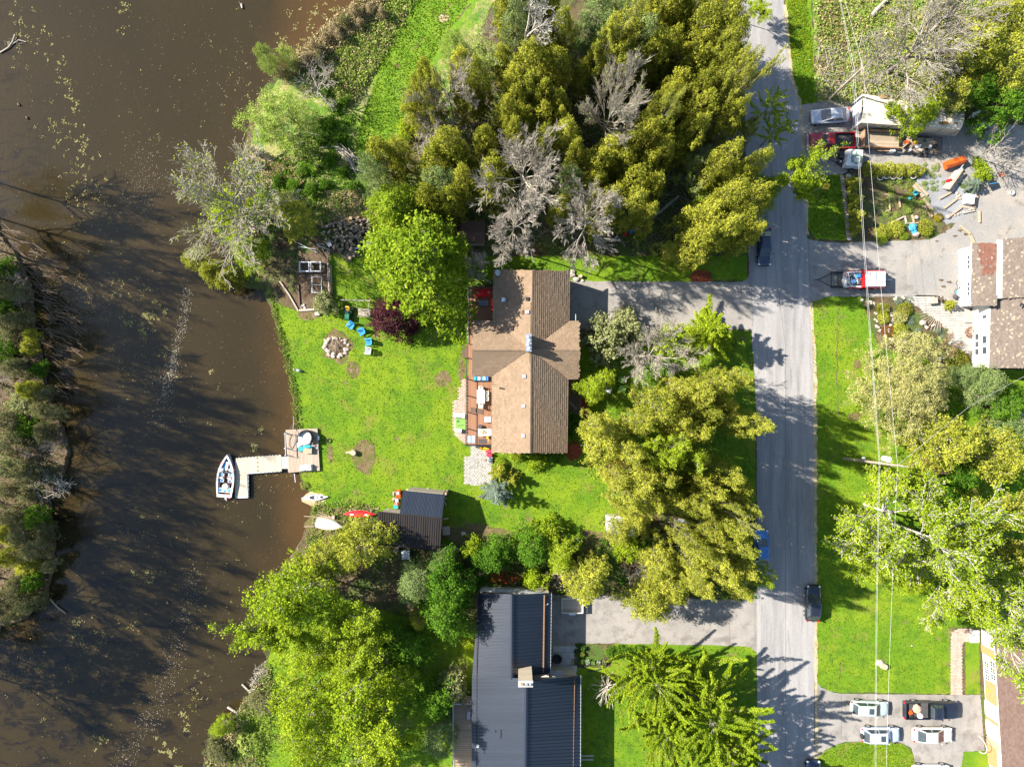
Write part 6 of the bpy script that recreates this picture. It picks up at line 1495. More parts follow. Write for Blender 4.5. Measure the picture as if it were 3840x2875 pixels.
mb.build('hood',M['darkcloth'],t,smooth=True)
c=P(1131,1682,.5);t=thing('dark_pouf','dark blue round pouf on the dock platform','pouf',(c.x,c.y,.31));mb=MB();mb.lathe([(.36,0),(.42,.12),(.40,.34),(.3,.42),(0,.43)],n=16);mb.build('seat',M['bluecloth']if False else M['darkcloth'],t,smooth=True);mb=MB();mb.lathe([(.32,0),(.3,.02)],(0,0,.43),14);mb.build('top_panel',M['teal'],t)
c=P(1154,1688,.6);t=thing('low_table','tan low table on the dock platform with a teal towel','table',(c.x,c.y,.31),RD(-3))
mb=MB();mb.box((0,0,.42),(1.05,.72,.06));mb.build('table_top',M['wood_tan'],t)
for x in(-.45,.45):
 for y in(-.3,.3):mb=MB();mb.box((x,y,.2),(.06,.06,.4));mb.build('leg',M['wood_dark'],t)
c=P(1148,1676,1.1);mb=MB();mb.ball((c.x,c.y,.84),(.5,.22,.09),10,5,.25);mb.ball((c.x+.35,c.y+.1,.86),(.25,.16,.1),8,5,.25);tag(mb.build('towel',M['teal']),'crumpled teal towel at the edge of the low tan table','towel')
c=P(1172,1655,.6);mb=MB();mb.box((c.x,c.y,.55),(.34,.55,.1),-.5,ry=-.4);mb.box((c.x+.12,c.y,.45),(.08,.5,.26),-.5);tag(mb.build('basket',M['wood_tan']),'tan wicker basket beside the round daybed','basket')
c=P(1170,1673,.5);mb=MB();mb.ball((c.x,c.y,.42),(.42,.16,.12),9,5,.3);mb.ball((c.x+.5,c.y-.15,.42),(.25,.12,.1),8,5,.3);tag(mb.build('blanket',M['cushion']),'crumpled cream blanket above the low tan table','blanket')
c=P(1121,1668,.32);mb=MB();mb.lathe([(.36,0),(.36,.012)],(c.x,c.y,.315),20);tag(mb.build('round_rug',M['cushion']),'faint pale round rug on the dock planks','rug')
c=P(1194,1642,.5);mb=MB();mb.ball((c.x,c.y,.5),(.15,.30,.12),10,6);mb.box((c.x,c.y,.3),(.1,.2,.3));tag(mb.build('fender',M['white']),'white oval fender on the right edge of the dock platform','fender')
c=P(1151,1753,.4);t=thing('lift_bench','grey slanted box with a folded stand on the lower dock platform','box',(c.x,c.y,.31),RD(3))
mb=MB();mb.hexa([Vector((-.95,-.38,0)),Vector((.75,-.38,0)),Vector((.75,.38,0)),Vector((-.75,.38,0))],[Vector((-.85,-.30,.3)),Vector((.6,-.3,.45)),Vector((.6,.3,.45)),Vector((-.6,.3,.3))]);mb.build('box',M['galv'],t);mb=MB();mb.tube([(-.5,-.3,.5),(.35,.45,.8),(-.1,.5,.5)],.04,5);mb.build('stand',M['greyplastic'],t)
c=P(1234,1652,.08);mb=MB();mb.lathe([(.22,0),(.3,.03),(.3,.1),(.22,.12),(.22,0)],(c.x,c.y,.02),20,closed=False);tag(mb.build('tyre',M['rubber']),'black tyre lying on the lawn right of the dock platform','tyre')
mb=MB();mb.tube([P(1104,1775,.1),P(1108,1808,.1)],.06,6);tag(mb.build('bank_pipe',M['galv']),'pale pipe along the bank just below the dock platform','pipe')
def boat_loop(L,W,z,shr=1.0,n=14,bow=1.9,stern=.82):
 """closed outline, bow at +y"""
 pts=[]
 for i in range(n+1):
  t=i/n;y=-L/2+L*t;w=W/2*(1-max(0,(t-.42)/.58)**bow)*(stern+(1-stern)*min(1,t/.3));pts.append((w*shr,y*shr+(0 if shr==1 else 0),z))
 return pts+[(-x,y,zz)for x,y,zz in pts[::-1][1:]]
c=P(847,1783,.3);bt=thing('motor_boat','white and blue bowrider boat moored bow up beside the floating dock','boat',(c.x,c.y,KW),RD(-4))
L_,W_=5.15,2.15
o1=boat_loop(L_,W_,.85);o0=boat_loop(L_*.97,W_*.78,-.1);i1=[(x*.80,y*.90-.12,.87)for x,y,z in o1];i0=[(x*.92,y,.38)for x,y,z in i1]
mb=MB();mb.ring(o0,o1);mb.poly(o0[::-1]);mb.build('hull',PT['white'],bt,smooth=True)
mb=MB();mb.ring(o1,[(x*.985,y,z+.05)for x,y,z in o1]);mb.ring([(x*.985,y,z+.05)for x,y,z in o1],i1);mb.build('gunwale',M['white'],bt)
mb=MB();mb.ring(i1,i0);mb.build('liner',M['bluecloth']if False else M['greyplastic'],bt)
mb=MB();mb.poly(i0[::-1]if False else i0);M['carpet']=mat('brown_boat_carpet',(.14,.05,.035),(.10,.04,.03),5,.95);mb.build('floor',M['carpet'],bt)
mb=MB();
for sg in(-1,1):mb.hexa([Vector((sg*.30,.85,.4)),Vector((sg*.80,.85,.4)),Vector((sg*.55,1.6,.4)),Vector((sg*.14,1.85,.4))],[Vector((sg*.28,.85,.68)),Vector((sg*.76,.85,.68)),Vector((sg*.50,1.6,.68)),Vector((sg*.12,1.85,.68))])
mb.build('bow_seat',M['bluecloth'],bt)
mb=MB();mb.box((.05,1.0,.8),(.3,1.35,.06),ry=.0,rz=-.1);mb.build('bow_cushion',M['cushion'],bt)
mb=MB();mb.box((-.62,.62,.78),(.62,.5,.28),top=.9);mb.box((.62,.62,.78),(.62,.5,.28),top=.9);mb.build('console',M['white'],bt)
for sg in(-1,1):
 mb=MB();mb.hexa([Vector((sg*.86,.42,.9)),Vector((sg*.18,.72,.9)),Vector((sg*.18,.75,.9)),Vector((sg*.86,.45,.9))],[Vector((sg*.80,.30,1.25)),Vector((sg*.18,.55,1.25)),Vector((sg*.18,.58,1.25)),Vector((sg*.80,.33,1.25))]);mb.build('windscreen',M['glass'],bt)
 mb=MB();mb.tube([(sg*.80,.31,1.26),(sg*.18,.56,1.26)],.02,4);mb.build('windscreen_frame',M['steel'],bt)
for sg in(-1,1):
 for dy,nm in((.12,'seat'),(-.62,'seat')):
  mb=MB();mb.box((sg*.48,dy,.62),(.50,.42,.16),top=.92);se_=mb.build(nm,M['cushion'],bt);mb=MB();mb.box((sg*.48,dy,.71),(.26,.26,.03));mb.build('seat_insert',M['bluecloth'],se_)
 mb=MB();mb.box((sg*.48,-.25,.78),(.52,.16,.4),top=.85);mb.build('backrest',M['cushion'],bt)
mb=MB();mb.box((0,-1.75,.62),(1.6,.55,.32),top=.95);bs=mb.build('rear_bench',M['cushion'],bt)
for x in(-.55,0,.55):mb=MB();mb.box((x,-1.75,.79),(.3,.4,.03));mb.build('seat_insert',M['bluecloth'],bs)
mb=MB();mb.lathe([(.42,0),(.42,.25),(.36,.34),(0,.36)],(.05,-1.35,.5),14);mb.build('engine_cover',M['cushion'],bt,smooth=True)
mb=MB();mb.box((0,-2.36,.80),(1.65,.22,.1));mb.build('transom',M['white'],bt)
mb=MB();mb.box((.05,-2.75,.25),(.3,.45,.5),top=.7);mb.box((.05,-2.98,.1),(.1,.2,.3));mb.build('outdrive',M['galv'],bt)
mb=MB();mb.lathe([(.16,0),(.2,.1),(.12,.2)],(.55,-2.62,.5),8);mb.build('buoy',M['redcloth'],bt)
mb=MB();mb.tube([(-1.09,-2.0,.45),(-1.1,.2,.5),(-.75,1.6,.62)],.02,4);mb.tube([(1.09,-2.0,.45),(1.1,.2,.5),(.75,1.6,.62)],.02,4);mb.build('rub_rail',M['red'],bt)
def spindle(L,W,z0,z1,n=12,p=1.6,flip=False):
 mb=MB();k=8;rings=[]
 for i in range(n+1):
  t=-1+2*i/n;w=W/2*(1-abs(t)**p);w=max(w,.015);h=(z1-z0)
  rings.append([(t*L/2,w*math.cos(math.pi*j/(k-1)),(z1-h*math.sin(math.pi*j/(k-1))*(1-.5*abs(t)**3))if not flip else(z0+h*math.sin(math.pi*j/(k-1))*(1-.35*abs(t)**3)))for j in range(k)])
 vs_=[q for r_ in rings for q in r_];fs=[(i*k+j,i*k+j+1,(i+1)*k+j+1,(i+1)*k+j)for i in range(n)for j in range(k-1)]
 mb._add(vs_,fs);return mb,rings
c=P(1181,1864,.2);t=thing('kayak','pale grey kayak with two dark cockpits half out of the water','kayak',(c.x,c.y,.02),RD(3))
mb,rg=spindle(3.25,.75,0,.28);mb.build('hull',M['concrete']if False else M['wood_dock'],t,smooth=True)
mb=MB();dk_=[(x,y,.28)for x,y,z in[r_[0]for r_ in rg]]+[(x,y,.28)for x,y,z in[r_[-1]for r_ in rg[::-1]]]
mb.poly([(x,y,.285+.0*x)for x,y,z in dk_]);mb.build('deck',M['greyplastic']if False else M['cushion'],t)
for cx_,a_,b_ in((-.15,.52,.24),(.85,.22,.17)):
 mb=MB();mb.poly([(cx_+a_*math.cos(q*.5236),b_*math.sin(q*.5236),.29)for q in range(12)]);ck=mb.build('cockpit',M['black'],t)
 mb=MB();mb.tube([(cx_+a_*math.cos(q*.5236),b_*math.sin(q*.5236),.30)for q in range(13)],.025,5);mb.build('coaming',M['greyplastic'],ck)
mb=MB();mb.box((.12,0,.32),(.3,.28,.08));mb.build('seat',M['greyplastic'],t)
c=P(1347,1928,.5);t=thing('canoe','red upturned canoe with two white patches lying beside the black shed','canoe',(c.x,c.y,.25),RD(-1))
mb,rg=spindle(3.95,.92,0,.42,14,2.0,flip=True);mb.build('hull',M['red'],t,smooth=True)
mb=MB();mb.tube([tuple(r_[0])for r_ in rg],.02,4);mb.tube([tuple(r_[-1])for r_ in rg],.02,4);mb.build('gunwale',M['wood_old'],t)
mb=MB();mb.tube([(-1.8,0,.36),(-1,0,.42),(0,0,.44),(1,0,.42),(1.8,0,.36)],.015,4);mb.build('keel_line',M['wood_dark'],t)
for x in(-.85,.9):
 mb=MB();pts=[]
 for q in range(12):
  a_=q*.5236;X=x+.25*math.cos(a_);Y=-.02+.11*math.sin(a_);pts.append((X,Y,.433-.35*Y*Y*4))
 mb.poly(pts);mb.build('patch',M['white'],t)
mb=MB();
for x in(-1.2,1.35):mb.box((x,0,-.1),(.1,1.1,.1));mb.box((x,.5,-.18),(.08,.08,.2));mb.box((x,-.5,-.18),(.08,.08,.2))
mb.build('trestle',M['wood_old'],t)
c=P(1236,1968,.4);t=thing('rowing_boat','cream upturned rowing boat on the weedy bank with a green rim','rowing boat',(c.x,c.y,.03),RD(180-10))
mb=MB();k=9;rings=[];L_=3.6
for i in range(13):
 tt_=i/12;w=.72*(1-max(0,(tt_-.35)/.65)**2.1)*(.86+.14*min(1,tt_/.35));w=max(w,.03)
 rings.append([(-(tt_-.5)*L_,w*math.cos(math.pi*j/(k-1)),.08+.55*(math.sin(math.pi*j/(k-1))**.55)*(1-.15*tt_**4))for j in range(k)])
mb._add([q for r_ in rings for q in r_],[(i*k+j,i*k+j+1,(i+1)*k+j+1,(i+1)*k+j)for i in range(12)for j in range(k-1)]+[tuple(range(k))])
mb.build('hull',M['canvas'],t,smooth=True)
mb=MB();mb.tube([r_[0]for r_ in rings],.035,5);mb.tube([r_[-1]for r_ in rings],.035,5);mb.build('rim',mat('sage_rim',(.22,.26,.16)),t)
mb=MB();mb.tube([(1.8,0,.62),(0,0,.66),(-1.6,0,.58)],.03,5);mb.build('keel',M['canvas'],t)
for i,(a,b)in enumerate([((1193,1918),(1240,1936)),((1188,1926),(1242,1938)),((1187,1931),(1244,1941)),((1140,1935),(1245,1941)),((1140,1974),(1178,1974)),((1320,1908),(1338,1914))]):
 mb=MB();p,q=P(*a,.15+.03*i),P(*b,.2+.03*i);mb.tube([p,q],.045,6);tag(mb.build('timber_pole',M['wood_tan']),'pale loose pole lying with others beside the upturned boats','pole','loose poles by the upturned boats')
c=P(1251,1938,.3);mb=MB();mb.box((c.x,c.y,.25),(.3,.35,.5));mb.box((c.x,c.y,.53),(.34,.4,.06));tag(mb.build('support_block',M['paver_pink']),'pinkish block at the end of the loose poles','block')
mb=MB();c=P(1258,2002,.1);mb.box((c.x,c.y,.12),(.9,.25,.2),-.1);mb.box((c.x-.3,c.y,.27),(.2,.22,.1));tag(mb.build('skid_plank',M['wood_dark']),'red brown plank under the lower side of the upturned rowing boat','plank')
# deck and lawn furniture
def legs(t,xs,ys,h,m='white',r=.03):
 for x in xs:
  for y in ys:mb=MB();mb.box((x,y,h/2),(r*2,r*2,h));mb.build('leg',M[m],t)
def chair(name,label,px,py,ang,m,group=None,sc=1.0,z=.02,kind='adirondack'):
 c=P(px,py,z+.4);t=thing(name,label,'chair',(c.x,c.y,z),ang,group);t.scale=(sc,sc,sc)
 for i in range(5):mb=MB();mb.box((.26-i*.13,0,.36-i*.03),(.115,.52,.03),ry=-.2);mb.build('seat_slat',M[m],t)
 for i in range(5):y=-.24+i*.12;mb=MB();hh=.72-abs(i-2)*.05;mb.box((-.42,y,.28+hh/2),(.03,.105,hh),ry=-.35);mb.build('back_slat',M[m],t)
 for sg in(-1,1):
  mb=MB();mb.box((-.02,sg*.36,.58),(.72,.14,.03));mb.build('arm',M[m],t)
  mb=MB();mb.box((.30,sg*.32,.28),(.06,.06,.56));mb.build('leg',M[m],t);mb=MB();mb.box((-.30,sg*.30,.16),(.3,.05,.34),ry=.3);mb.build('leg',M[m],t)
 return t
fp=P(1262,1300)
def face(px,py):p=P(px,py);return math.atan2(fp.y-p.y,fp.x-p.x)
chair('garden_chair','bright blue plastic chair nearest the purple bush and the mower',1314,1221,face(1314,1221),'blue')
chair('garden_chair','bright blue plastic chair between the two other blue chairs',1354,1244,face(1354,1244),'blue')
chair('garden_chair','bright blue plastic chair just above the grey one',1380,1282,face(1380,1282),'blue')
chair('garden_chair','pale grey plastic chair right of the stone fire pit',1378,1315,face(1378,1315),'greyplastic')
chair('garden_chair','red chair alone on the lawn between maple tree and deck',1626,1151,RD(200),'red')
chair('garden_chair','red chair peeping out from under the edge of the maple',1592,1112,RD(150),'red')
t=thing('fire_pit','ring of pale stones around ash and sticks on the lakeside lawn','fire pit',(fp.x,fp.y,.02))
rr=random.Random(4)
mb=MB();mb.lathe([(1.15,0),(1.1,.03),(0,.05)],n=20,closed=False);mb.build('ash',M['soil'],t)
for i in range(46):
 a_=rr.uniform(0,6.28);r_=1.25+rr.gauss(0,.16);s=rr.uniform(.13,.3)
 if i%4==0:a_=rr.uniform(2.2,4.6)
 mb=MB();mb.tint=rr.random();mb.ball((r_*math.cos(a_),r_*math.sin(a_)*.95,.08),(s,s*.75,s*.6),7,5,.22,rr);mb.build('stone',M['stone_pink' if i%3 else 'stone'],t)
mb=MB()
for i in range(60):a_=rr.uniform(0,6.28);r_=rr.uniform(0,.75);b_=rr.uniform(0,6.28);q=Vector((r_*math.cos(a_),r_*math.sin(a_),rr.uniform(.1,.45)));mb.tube([q,q+Vector((math.cos(b_),math.sin(b_),rr.uniform(-.2,.2)))*rr.uniform(.3,.8)],.02,4)
mb.build('stick',M['wood_tan'],t,kind='stuff')
c=P(1304,1172,.5);t=thing('ride_on_mower','green ride on mower with a yellow seat beside the slatted swing seat','mower',(c.x,c.y,.02),RD(-94))
mb=MB();mb.box((.45,0,.62),(.95,.6,.38),top=.85);mb.build('bonnet',M['green'],t);mb=MB();mb.box((-.3,0,.42),(.9,.85,.12));mb.build('chassis',M['green'],t)
mb=MB();mb.box((-.45,0,.62),(.45,.45,.14));mb.box((-.66,0,.78),(.1,.45,.38));mb.build('seat',M['yellow'],t);mb=MB();mb.lathe([(.17,0),(.19,.03),(.17,.05)],(-.05,0,.92),12);mb.tube([(.1,0,.7),(-.05,0,.93)],.03,5);mb.build('steering_wheel',M['black'],t)
for x,r_,y in((.65,.2,.4),(-.5,.28,.48)):
 for sg in(-1,1):wheel(t,x,sg*y,r_,.2)
mb=MB();mb.box((.05,0,.25),(.8,1.15,.16),top=.85);mb.build('cutting_deck',M['black'],t)
c=P(1366,1170,.6);t=thing('swing_seat','weathered slatted swing seat with a roof left of the purple bush','swing seat',(c.x,c.y,.02),RD(-4))
strips(t,'slat',(-.72,.42,.62),(.72,.42,.62),(.72,-.45,.55),(-.72,-.45,.55),12,.03,.03,M['wood_old'])
strips(t,'back_slat',(-.72,-.5,.6),(.72,-.5,.6),(.72,-.62,1.1),(-.72,-.62,1.1),10,.04,.03,M['wood_old'])
legs(t,(-.7,.7),(-.4,.4),.6,'wood_old')
mb=MB()
for x in(-.7,.7):mb.tube([(x,0,.6),(x,.55,1.6),(x,1.2,1.9)],.03,5)
mb.build('hanger',M['wood_old'],t)
mb=MB();a,b=P(1278,1124,2.1),P(1388,1128,2.1);mb.tube([a,b],.07,6);tb_=mb.build('swing_beam',M['wood_old']);tag(tb_,'pale horizontal beam on posts above the swing seat','beam')
for px,py in((1279,1124),(1386,1128)):
 q=P(px,py,2.1);mb=MB();mb.tube([(q.x,q.y,0),(q.x,q.y,2.05)],.06,6);mb.build('post',M['wood_old'],tb_)
def frame(label,x0,y0,x1,y1,z,m,w=.12,h=.25,mid=False):
 a=P(x0,y1,z);b=P(x1,y0,z);t=thing('bed_frame',label,'frame',((a.x+b.x)/2,(a.y+b.y)/2,0));W=(b.x-a.x);H=(b.y-a.y)
 for nm,c_,s in(('rail',(0,H/2-w/2,0),(W,w,h)),('rail',(0,-H/2+w/2,0),(W,w,h)),('rail',(-W/2+w/2,0,0),(w,H-2*w,h)),('rail',(W/2-w/2,0,0),(w,H-2*w,h))):
  mb=MB();mb.box((c_[0],c_[1],z),s);mb.build(nm,M[m],t)
 if mid:mb=MB();mb.box((0,0,z),(W-2*w,w*.7,h*.8));mb.build('crossbar',M[m],t)
 if z>.3:
  for x in(-1,1):
   for y in(-1,1):mb=MB();mb.box((x*(W/2-w/2),y*(H/2-w/2),z/2-h/4),(w*.8,w*.8,z-h/2));mb.build('leg',M[m],t)
 return t
frame('white square frame, left one of two side by side in the garden plot',1122,981,1161,1019,.5,'white')
frame('white square frame, right one of two side by side in the garden plot',1164,981,1204,1019,.5,'white')
frame('thin white rectangular frame with a crossbar below the two square frames',1169,1037,1207,1098,.8,'galv',.07,.1,True)
def timber(name,label,pts,w,h,m,cat='timber',group=None,z=.12):
 mb=MB()
 for i in range(len(pts)-1):
  a=P(*pts[i],z);b=P(*pts[i+1],z);d=b-a;c_=(a+b)/2;mb.box((c_.x,c_.y,z),(d.length,w,h),math.atan2(d.y,d.x))
 o=mb.build(name,M[m]);tag(o,label,cat,group);return o
timber('fence_rail','pale rotten rail running down beside the water to the garden plot corner',[(1049,1055),(1084,1105),(1119,1166)],.16,.16,'wood_old')
timber('plank','brown plank on the left edge of the garden plot',[(1117,1066),(1123,1150)],.2,.12,'wood_dark','plank')
timber('plank','pale plank closing the bottom edge of the garden plot',[(1122,1164),(1180,1160)],.26,.2,'wood_old','plank')
timber('fence_rail','long grey rail on the right edge of the garden plot',[(1228,962),(1231,1030),(1235,1104)],.12,.2,'wood_old',z=.5)
for i,x in enumerate((1237,1241,1245)):timber('board','rusty orange brown board lying along the right edge of the garden plot',[(x-3,995),(x+1,1103)],.10,.06,'wood_tan' if i else 'rust','board','long boards right of the garden plot',z=.2+.02*i)
c=P(1190,1176,.15);mb=MB();mb.box((c.x,c.y,.12),(.55,.42,.24),.05);mb.box((c.x,c.y,.25),(.6,.46,.03),.05);tag(mb.build('step_stone',M['paver']),'pale square block at the foot of the leafy white bush','block')
rr=random.Random(8)
for i in range(9):
 p=P(1130+rr.uniform(-5,25),1148+rr.uniform(-8,10));s=rr.uniform(.08,.16);mb=MB();mb.ball((p.x,p.y,.09),(s,s*.8,s*.6),7,5,.2,rr);tag(mb.build('rock',M['stone']),'small pale rock in the lower left corner of the garden plot','rock','rocks in the garden plot corner')
lm=[]
for q in range(5):
 mb=MB();Ll=.36+.06*q;r_=.12+.022*(q%3)
 mb.tube([(-Ll/2,0,0),(Ll/2,0,0)],[r_,r_*.93],9,caps=False);me=mesh_from_mb(mb,'log',M['log_bark'])
 mb=MB();
 for sg in(-1,1):mb.poly([(sg*Ll/2,r_*math.cos(k/9*6.283)*sg,r_*math.sin(k/9*6.283))for k in range(9)])
 me2=mesh_from_mb(mb,'cut_end',M['log_end']);lm.append((me,me2))
sp_=[]
for q in range(3):
 mb=MB();mb.prism([(-.2,-.1),(.2,-.1),(.2,.0),(-.2,.02)],-.06,.07);mb.hexa([Vector((-.2,-.08,-.05)),Vector((.2,-.08,-.05)),Vector((.2,.08,-.05)),Vector((-.2,.08,-.05))],[Vector((-.2,-.02,.08)),Vector((.2,-.02,.08)),Vector((.2,.02,.08)),Vector((-.2,.02,.08))]);sp_.append(mesh_from_mb(mb,'billet',M['log_end']))
rr=random.Random(21)
def log(px,py,z,lab,grp):
 p=P(px,py,z);me,me2=lm[rr.randrange(5)]
 o=link('firewood_log',me);o.location=(p.x,p.y,z);o.rotation_euler=(rr.uniform(0,6),rr.uniform(-.9,.9)if rr.random()<.35 else rr.uniform(-.2,.2),rr.uniform(0,6.28));s=rr.uniform(.8,1.3);o.scale=(s,s,s)
 if rr.random()<.12:o.rotation_euler[1]=1.5;
 tag(o,lab,'log',grp);c_=link('cut_end',me2,o)
heap=[(1215,845),(1260,830),(1310,822),(1385,808),(1395,860),(1392,900),(1350,930),(1320,975),(1290,965),(1250,930),(1225,900),(1205,880)]
k=0
while k<165:
 px,py=rr.uniform(1200,1398),rr.uniform(808,978)
 if not in_poly(px,py,heap):continue
 dd=min(1,math.hypot((px-1310)/95,(py-885)/80));log(px,py,.14+(1-dd)*rr.uniform(0,.9),'cut log tumbled in the big firewood heap left of the maple','cut logs in the firewood heap');k+=1
for i in range(16):
 p=P(rr.uniform(1285,1340),rr.uniform(940,985));mb=MB();a_=rr.uniform(0,3.1);mb.tube([(p.x,p.y,.1),(p.x+math.cos(a_)*.7,p.y+math.sin(a_)*.7,.3)],.05,5);tag(mb.build('branch_piece',M['log_bark']),'thin cut branch at the lower tip of the firewood heap','branch','thin branches below the firewood heap')
for i in range(48):
 px,py=rr.gauss(2098,22),rr.gauss(2172,18)
 log(px,py,.15+rr.uniform(0,.5),'split tan log in the small wood heap above the white railed trailer','split logs in the small wood heap')
for(a,b,c_,d,m,lb,z)in[((1361,908),(1408,905),(1408,920),(1366,927),'galv','pale blue metal sheet right of the firewood heap',.5),((1325,930),(1365,922),(1370,928),(1332,934),'galv','narrow pale sheet just left of the blue metal sheet',.35),((1225,912),(1238,905),(1244,920),(1232,927),'galv','small grey slab left of the firewood heap',.4)]:
 mb=MB();mb.slab([P(*a,z),P(*d,z),P(*c_,z+.1),P(*b,z+.1)],.04);mb.box(tuple(P(*a,z+.03)),(.3,.06,.04));tag(mb.build('metal_sheet',M[m]),lb,'metal sheet')
for j,(a,b,z)in enumerate([((1089,897),(1195,950),.5),((1120,925),(1190,935),.4),((1180,934),(1192,951),.6),((1190,920),(1235,936),.6),((1187,916),(1215,914),.5),((1195,922),(1216,930),.55),((1210,930),(1213,945),.5),((1230,934),(1228,950),.5),((1236,936),(1234,952),.5),((1229,951),(1236,952),.5),((1192,925),(1191,938),.5)]):
 mb=MB();mb.tube([P(*a,z),P(*b,z)],.028,5);tag(mb.build('white_tube',M['white']),'thin white tube strewn in the shade above the garden plot','tube','thin white tubes above the garden plot')
def stump(label,px,py,r,h,m='log_bark',top='log_end'):
 p=P(px,py,h/2);t=thing('stump',label,'stump',(p.x,p.y,0));mb=MB();mb.lathe([(r*1.25,0),(r,.12),(r*.95,h)],n=14);mb.build('bark',M[m],t);mb=MB();mb.lathe([(r*.9,0),(r*.88,.015)],(0,0,h),14);mb.build('cut_face',M[top],t)
stump('cut stump with a pale face standing in the round patch of bare earth',1326,1697,.34,.55);
c=P(1308,1697,.2);mb=MB();mb.hexa([Vector((c.x-.4,c.y-.1,.02)),Vector((c.x+.5,c.y-.25,.02)),Vector((c.x+.5,c.y+.25,.02)),Vector((c.x-.4,c.y+.1,.02))],[Vector((c.x-.35,c.y-.02,.1)),Vector((c.x+.5,c.y-.05,.4)),Vector((c.x+.5,c.y+.05,.4)),Vector((c.x-.35,c.y+.02,.1))]);tag(mb.build('wood_slab',M['wood_tan']),'pale wood slab leaning on the stump in the bare patch','wood')
stump('round stump in the lawn near the bottom right cars',3315,2497,.36,.5,'wood_tan')
stump('pale round log standing by the boulders at the top right roof corner',2177,1036,.22,.5)
c=P(3300,2485,.1);mb=MB();mb.ball((c.x,c.y,.1),(.5,.42,.2),9,6,.2);tag(mb.build('boulder',M['stone_pink']),'flat pinkish boulder beside the stump in the right hand lawn','boulder')
c=P(1118,1389,.3);t=thing('garden_heron','grey ornamental goose on the bank edge left of the lawn','statue',(c.x,c.y,.02),RD(-15));mb=MB();mb.ball((0,0,.28),(.32,.19,.18),10,7);mb.build('body',M['galv'],t,smooth=True)
mb=MB();mb.tube([(-.25,0,.32),(-.38,0,.5),(-.42,0,.6)],[.07,.05,.05],6);mb.ball((-.44,0,.64),(.09,.06,.06),7,5);mb.build('neck',M['white'],t);mb=MB();mb.hexa([Vector((.2,-.1,.24)),Vector((.5,-.05,.3)),Vector((.5,.05,.3)),Vector((.2,.1,.24))],[Vector((.2,-.1,.32)),Vector((.5,-.05,.34)),Vector((.5,.05,.34)),Vector((.2,.1,.32))]);mb.build('tail',M['rubber'],t)
for px,py,s,lb in[(1602,1838,.35,'flat pale boulder above the blue black shed roof'),(1529,1836,.15,'small pale rock at the top left corner of the shed roof'),(1738,2000,.3,'pale boulder on the shaded ground right of the shed'),(2145,1030,.42,'large boulder at the top right corner of the tan roof'),(2160,1047,.36,'boulder below the largest one at the tan roof corner'),(2148,1018,.3,'boulder above the largest one at the tan roof corner'),(2185,1052,.2,'small boulder right of the others at the tan roof corner'),(3437,815,.3,'pale boulder at the lower left of the sunny garden island'),(3182,660,.35,'round boulder above the row of border bricks'),(3185,895,.3,'round boulder at the lower end of the border bricks'),(3556,813,.32,'pinkish boulder by the lowest yellow bush'),(3436,878,.42,'large pinkish boulder between round bushes at the garden corner'),(3462,1210,.42,'long white boulder in the flower bed of the white house'),(3233,1125,.22,'small pale boulder at the top edge of the right hand lawn'),(3420,2420,.12,'small tan rock in the right hand lawn above the stump')]:
 c=P(px,py,s*.5);mb=MB();mb.ball((c.x,c.y,s*.4),(s,s*.78,s*.6),10,7,.14,rr);tag(mb.build('boulder',M['stone_pink' if 'pink' in lb or px>3400 else 'stone']),lb,'boulder')
z0=DZ+.01
c=P(1803,1487,z0+.7);t=thing('dining_table','long white table on the red brown deck','table',(c.x,c.y,z0));mb=MB();mb.box((0,0,.74),(.92,1.6,.06));mb.build('table_top',M['cushion'],t);legs(t,(-.38,.38),(-.7,.7),.71,'white',.04)
def dchair(label,px,py,ang,w=.5):
 c=P(px,py,z0+.4);t=thing('deck_chair',label,'chair',(c.x,c.y,z0),ang);mb=MB();mb.box((0,0,.44),(w*.95,w,.06));mb.build('seat',M['cushion'],t);mb=MB();mb.box((-w*.5,0,.68),(.05,w,.42),ry=-.15);mb.build('backrest',M['beige_side'],t);legs(t,(-w*.4,w*.4),(-w*.4,w*.4),.41,'beige_side',.02)
 for sg in(-1,1):mb=MB();mb.box((0,sg*w*.5,.62),(w*.9,.05,.04));mb.build('arm',M['beige_side'],t)
dchair('cream chair at the upper end of the long white table',1803,1456,RD(-95));dchair('cream chair at the lower end of the long white table',1803,1521,RD(90));dchair('cream chair on the right side of the white table, upper one',1824,1474,RD(180));dchair('cream chair on the right side of the white table, lower one',1824,1494,RD(180))
def softbox(name,label,cat,x0,y0,x1,y1,h,m,z=None,back=None,top=.96,zb=None):
 zz=z0 if z is None else z;a=P(x0,y1,zz+h);b=P(x1,y0,zz+h);t=thing(name,label,cat,((a.x+b.x)/2,(a.y+b.y)/2,zz));W,H=b.x-a.x,b.y-a.y
 mb=MB();mb.box((0,0,h*.35),(W,H,h*.7));mb.build('base',M['greyplastic' if m=='cushion' else m],t);mb=MB();mb.box((0,0,h*.85),(W*.98,H*.98,h*.3),top=top);mb.build('cushion',M[m],t)
 if back:
  for(cx_,cy_,sx,sy)in back:mb=MB();mb.box((cx_*W/2,cy_*H/2,h+.2),(sx if sx<1 else W,sy if sy<1 else H,.42),top=.9);mb.build('backrest',M[m],t)
 return t
softbox('ottoman','white square ottoman between the table and the white corner sofa','ottoman',1817,1562,1841,1583,.42,'cushion')
softbox('corner_sofa','white corner sofa at the lower end of the deck','sofa',1793,1608,1842,1632,.42,'cushion',back=[(.9,0,.2,2),(0,-.9,2,.15)])
c=P(1809,1618,z0+.5);mb=MB();mb.ball((c.x,c.y,z0+.5),(.34,.28,.1),10,6,.15);mb.ball((c.x+.3,c.y-.1,z0+.48),(.2,.15,.08),8,5,.15);tag(mb.build('throw',M['wood_tan']),'tan crumpled throw on the white corner sofa','throw')
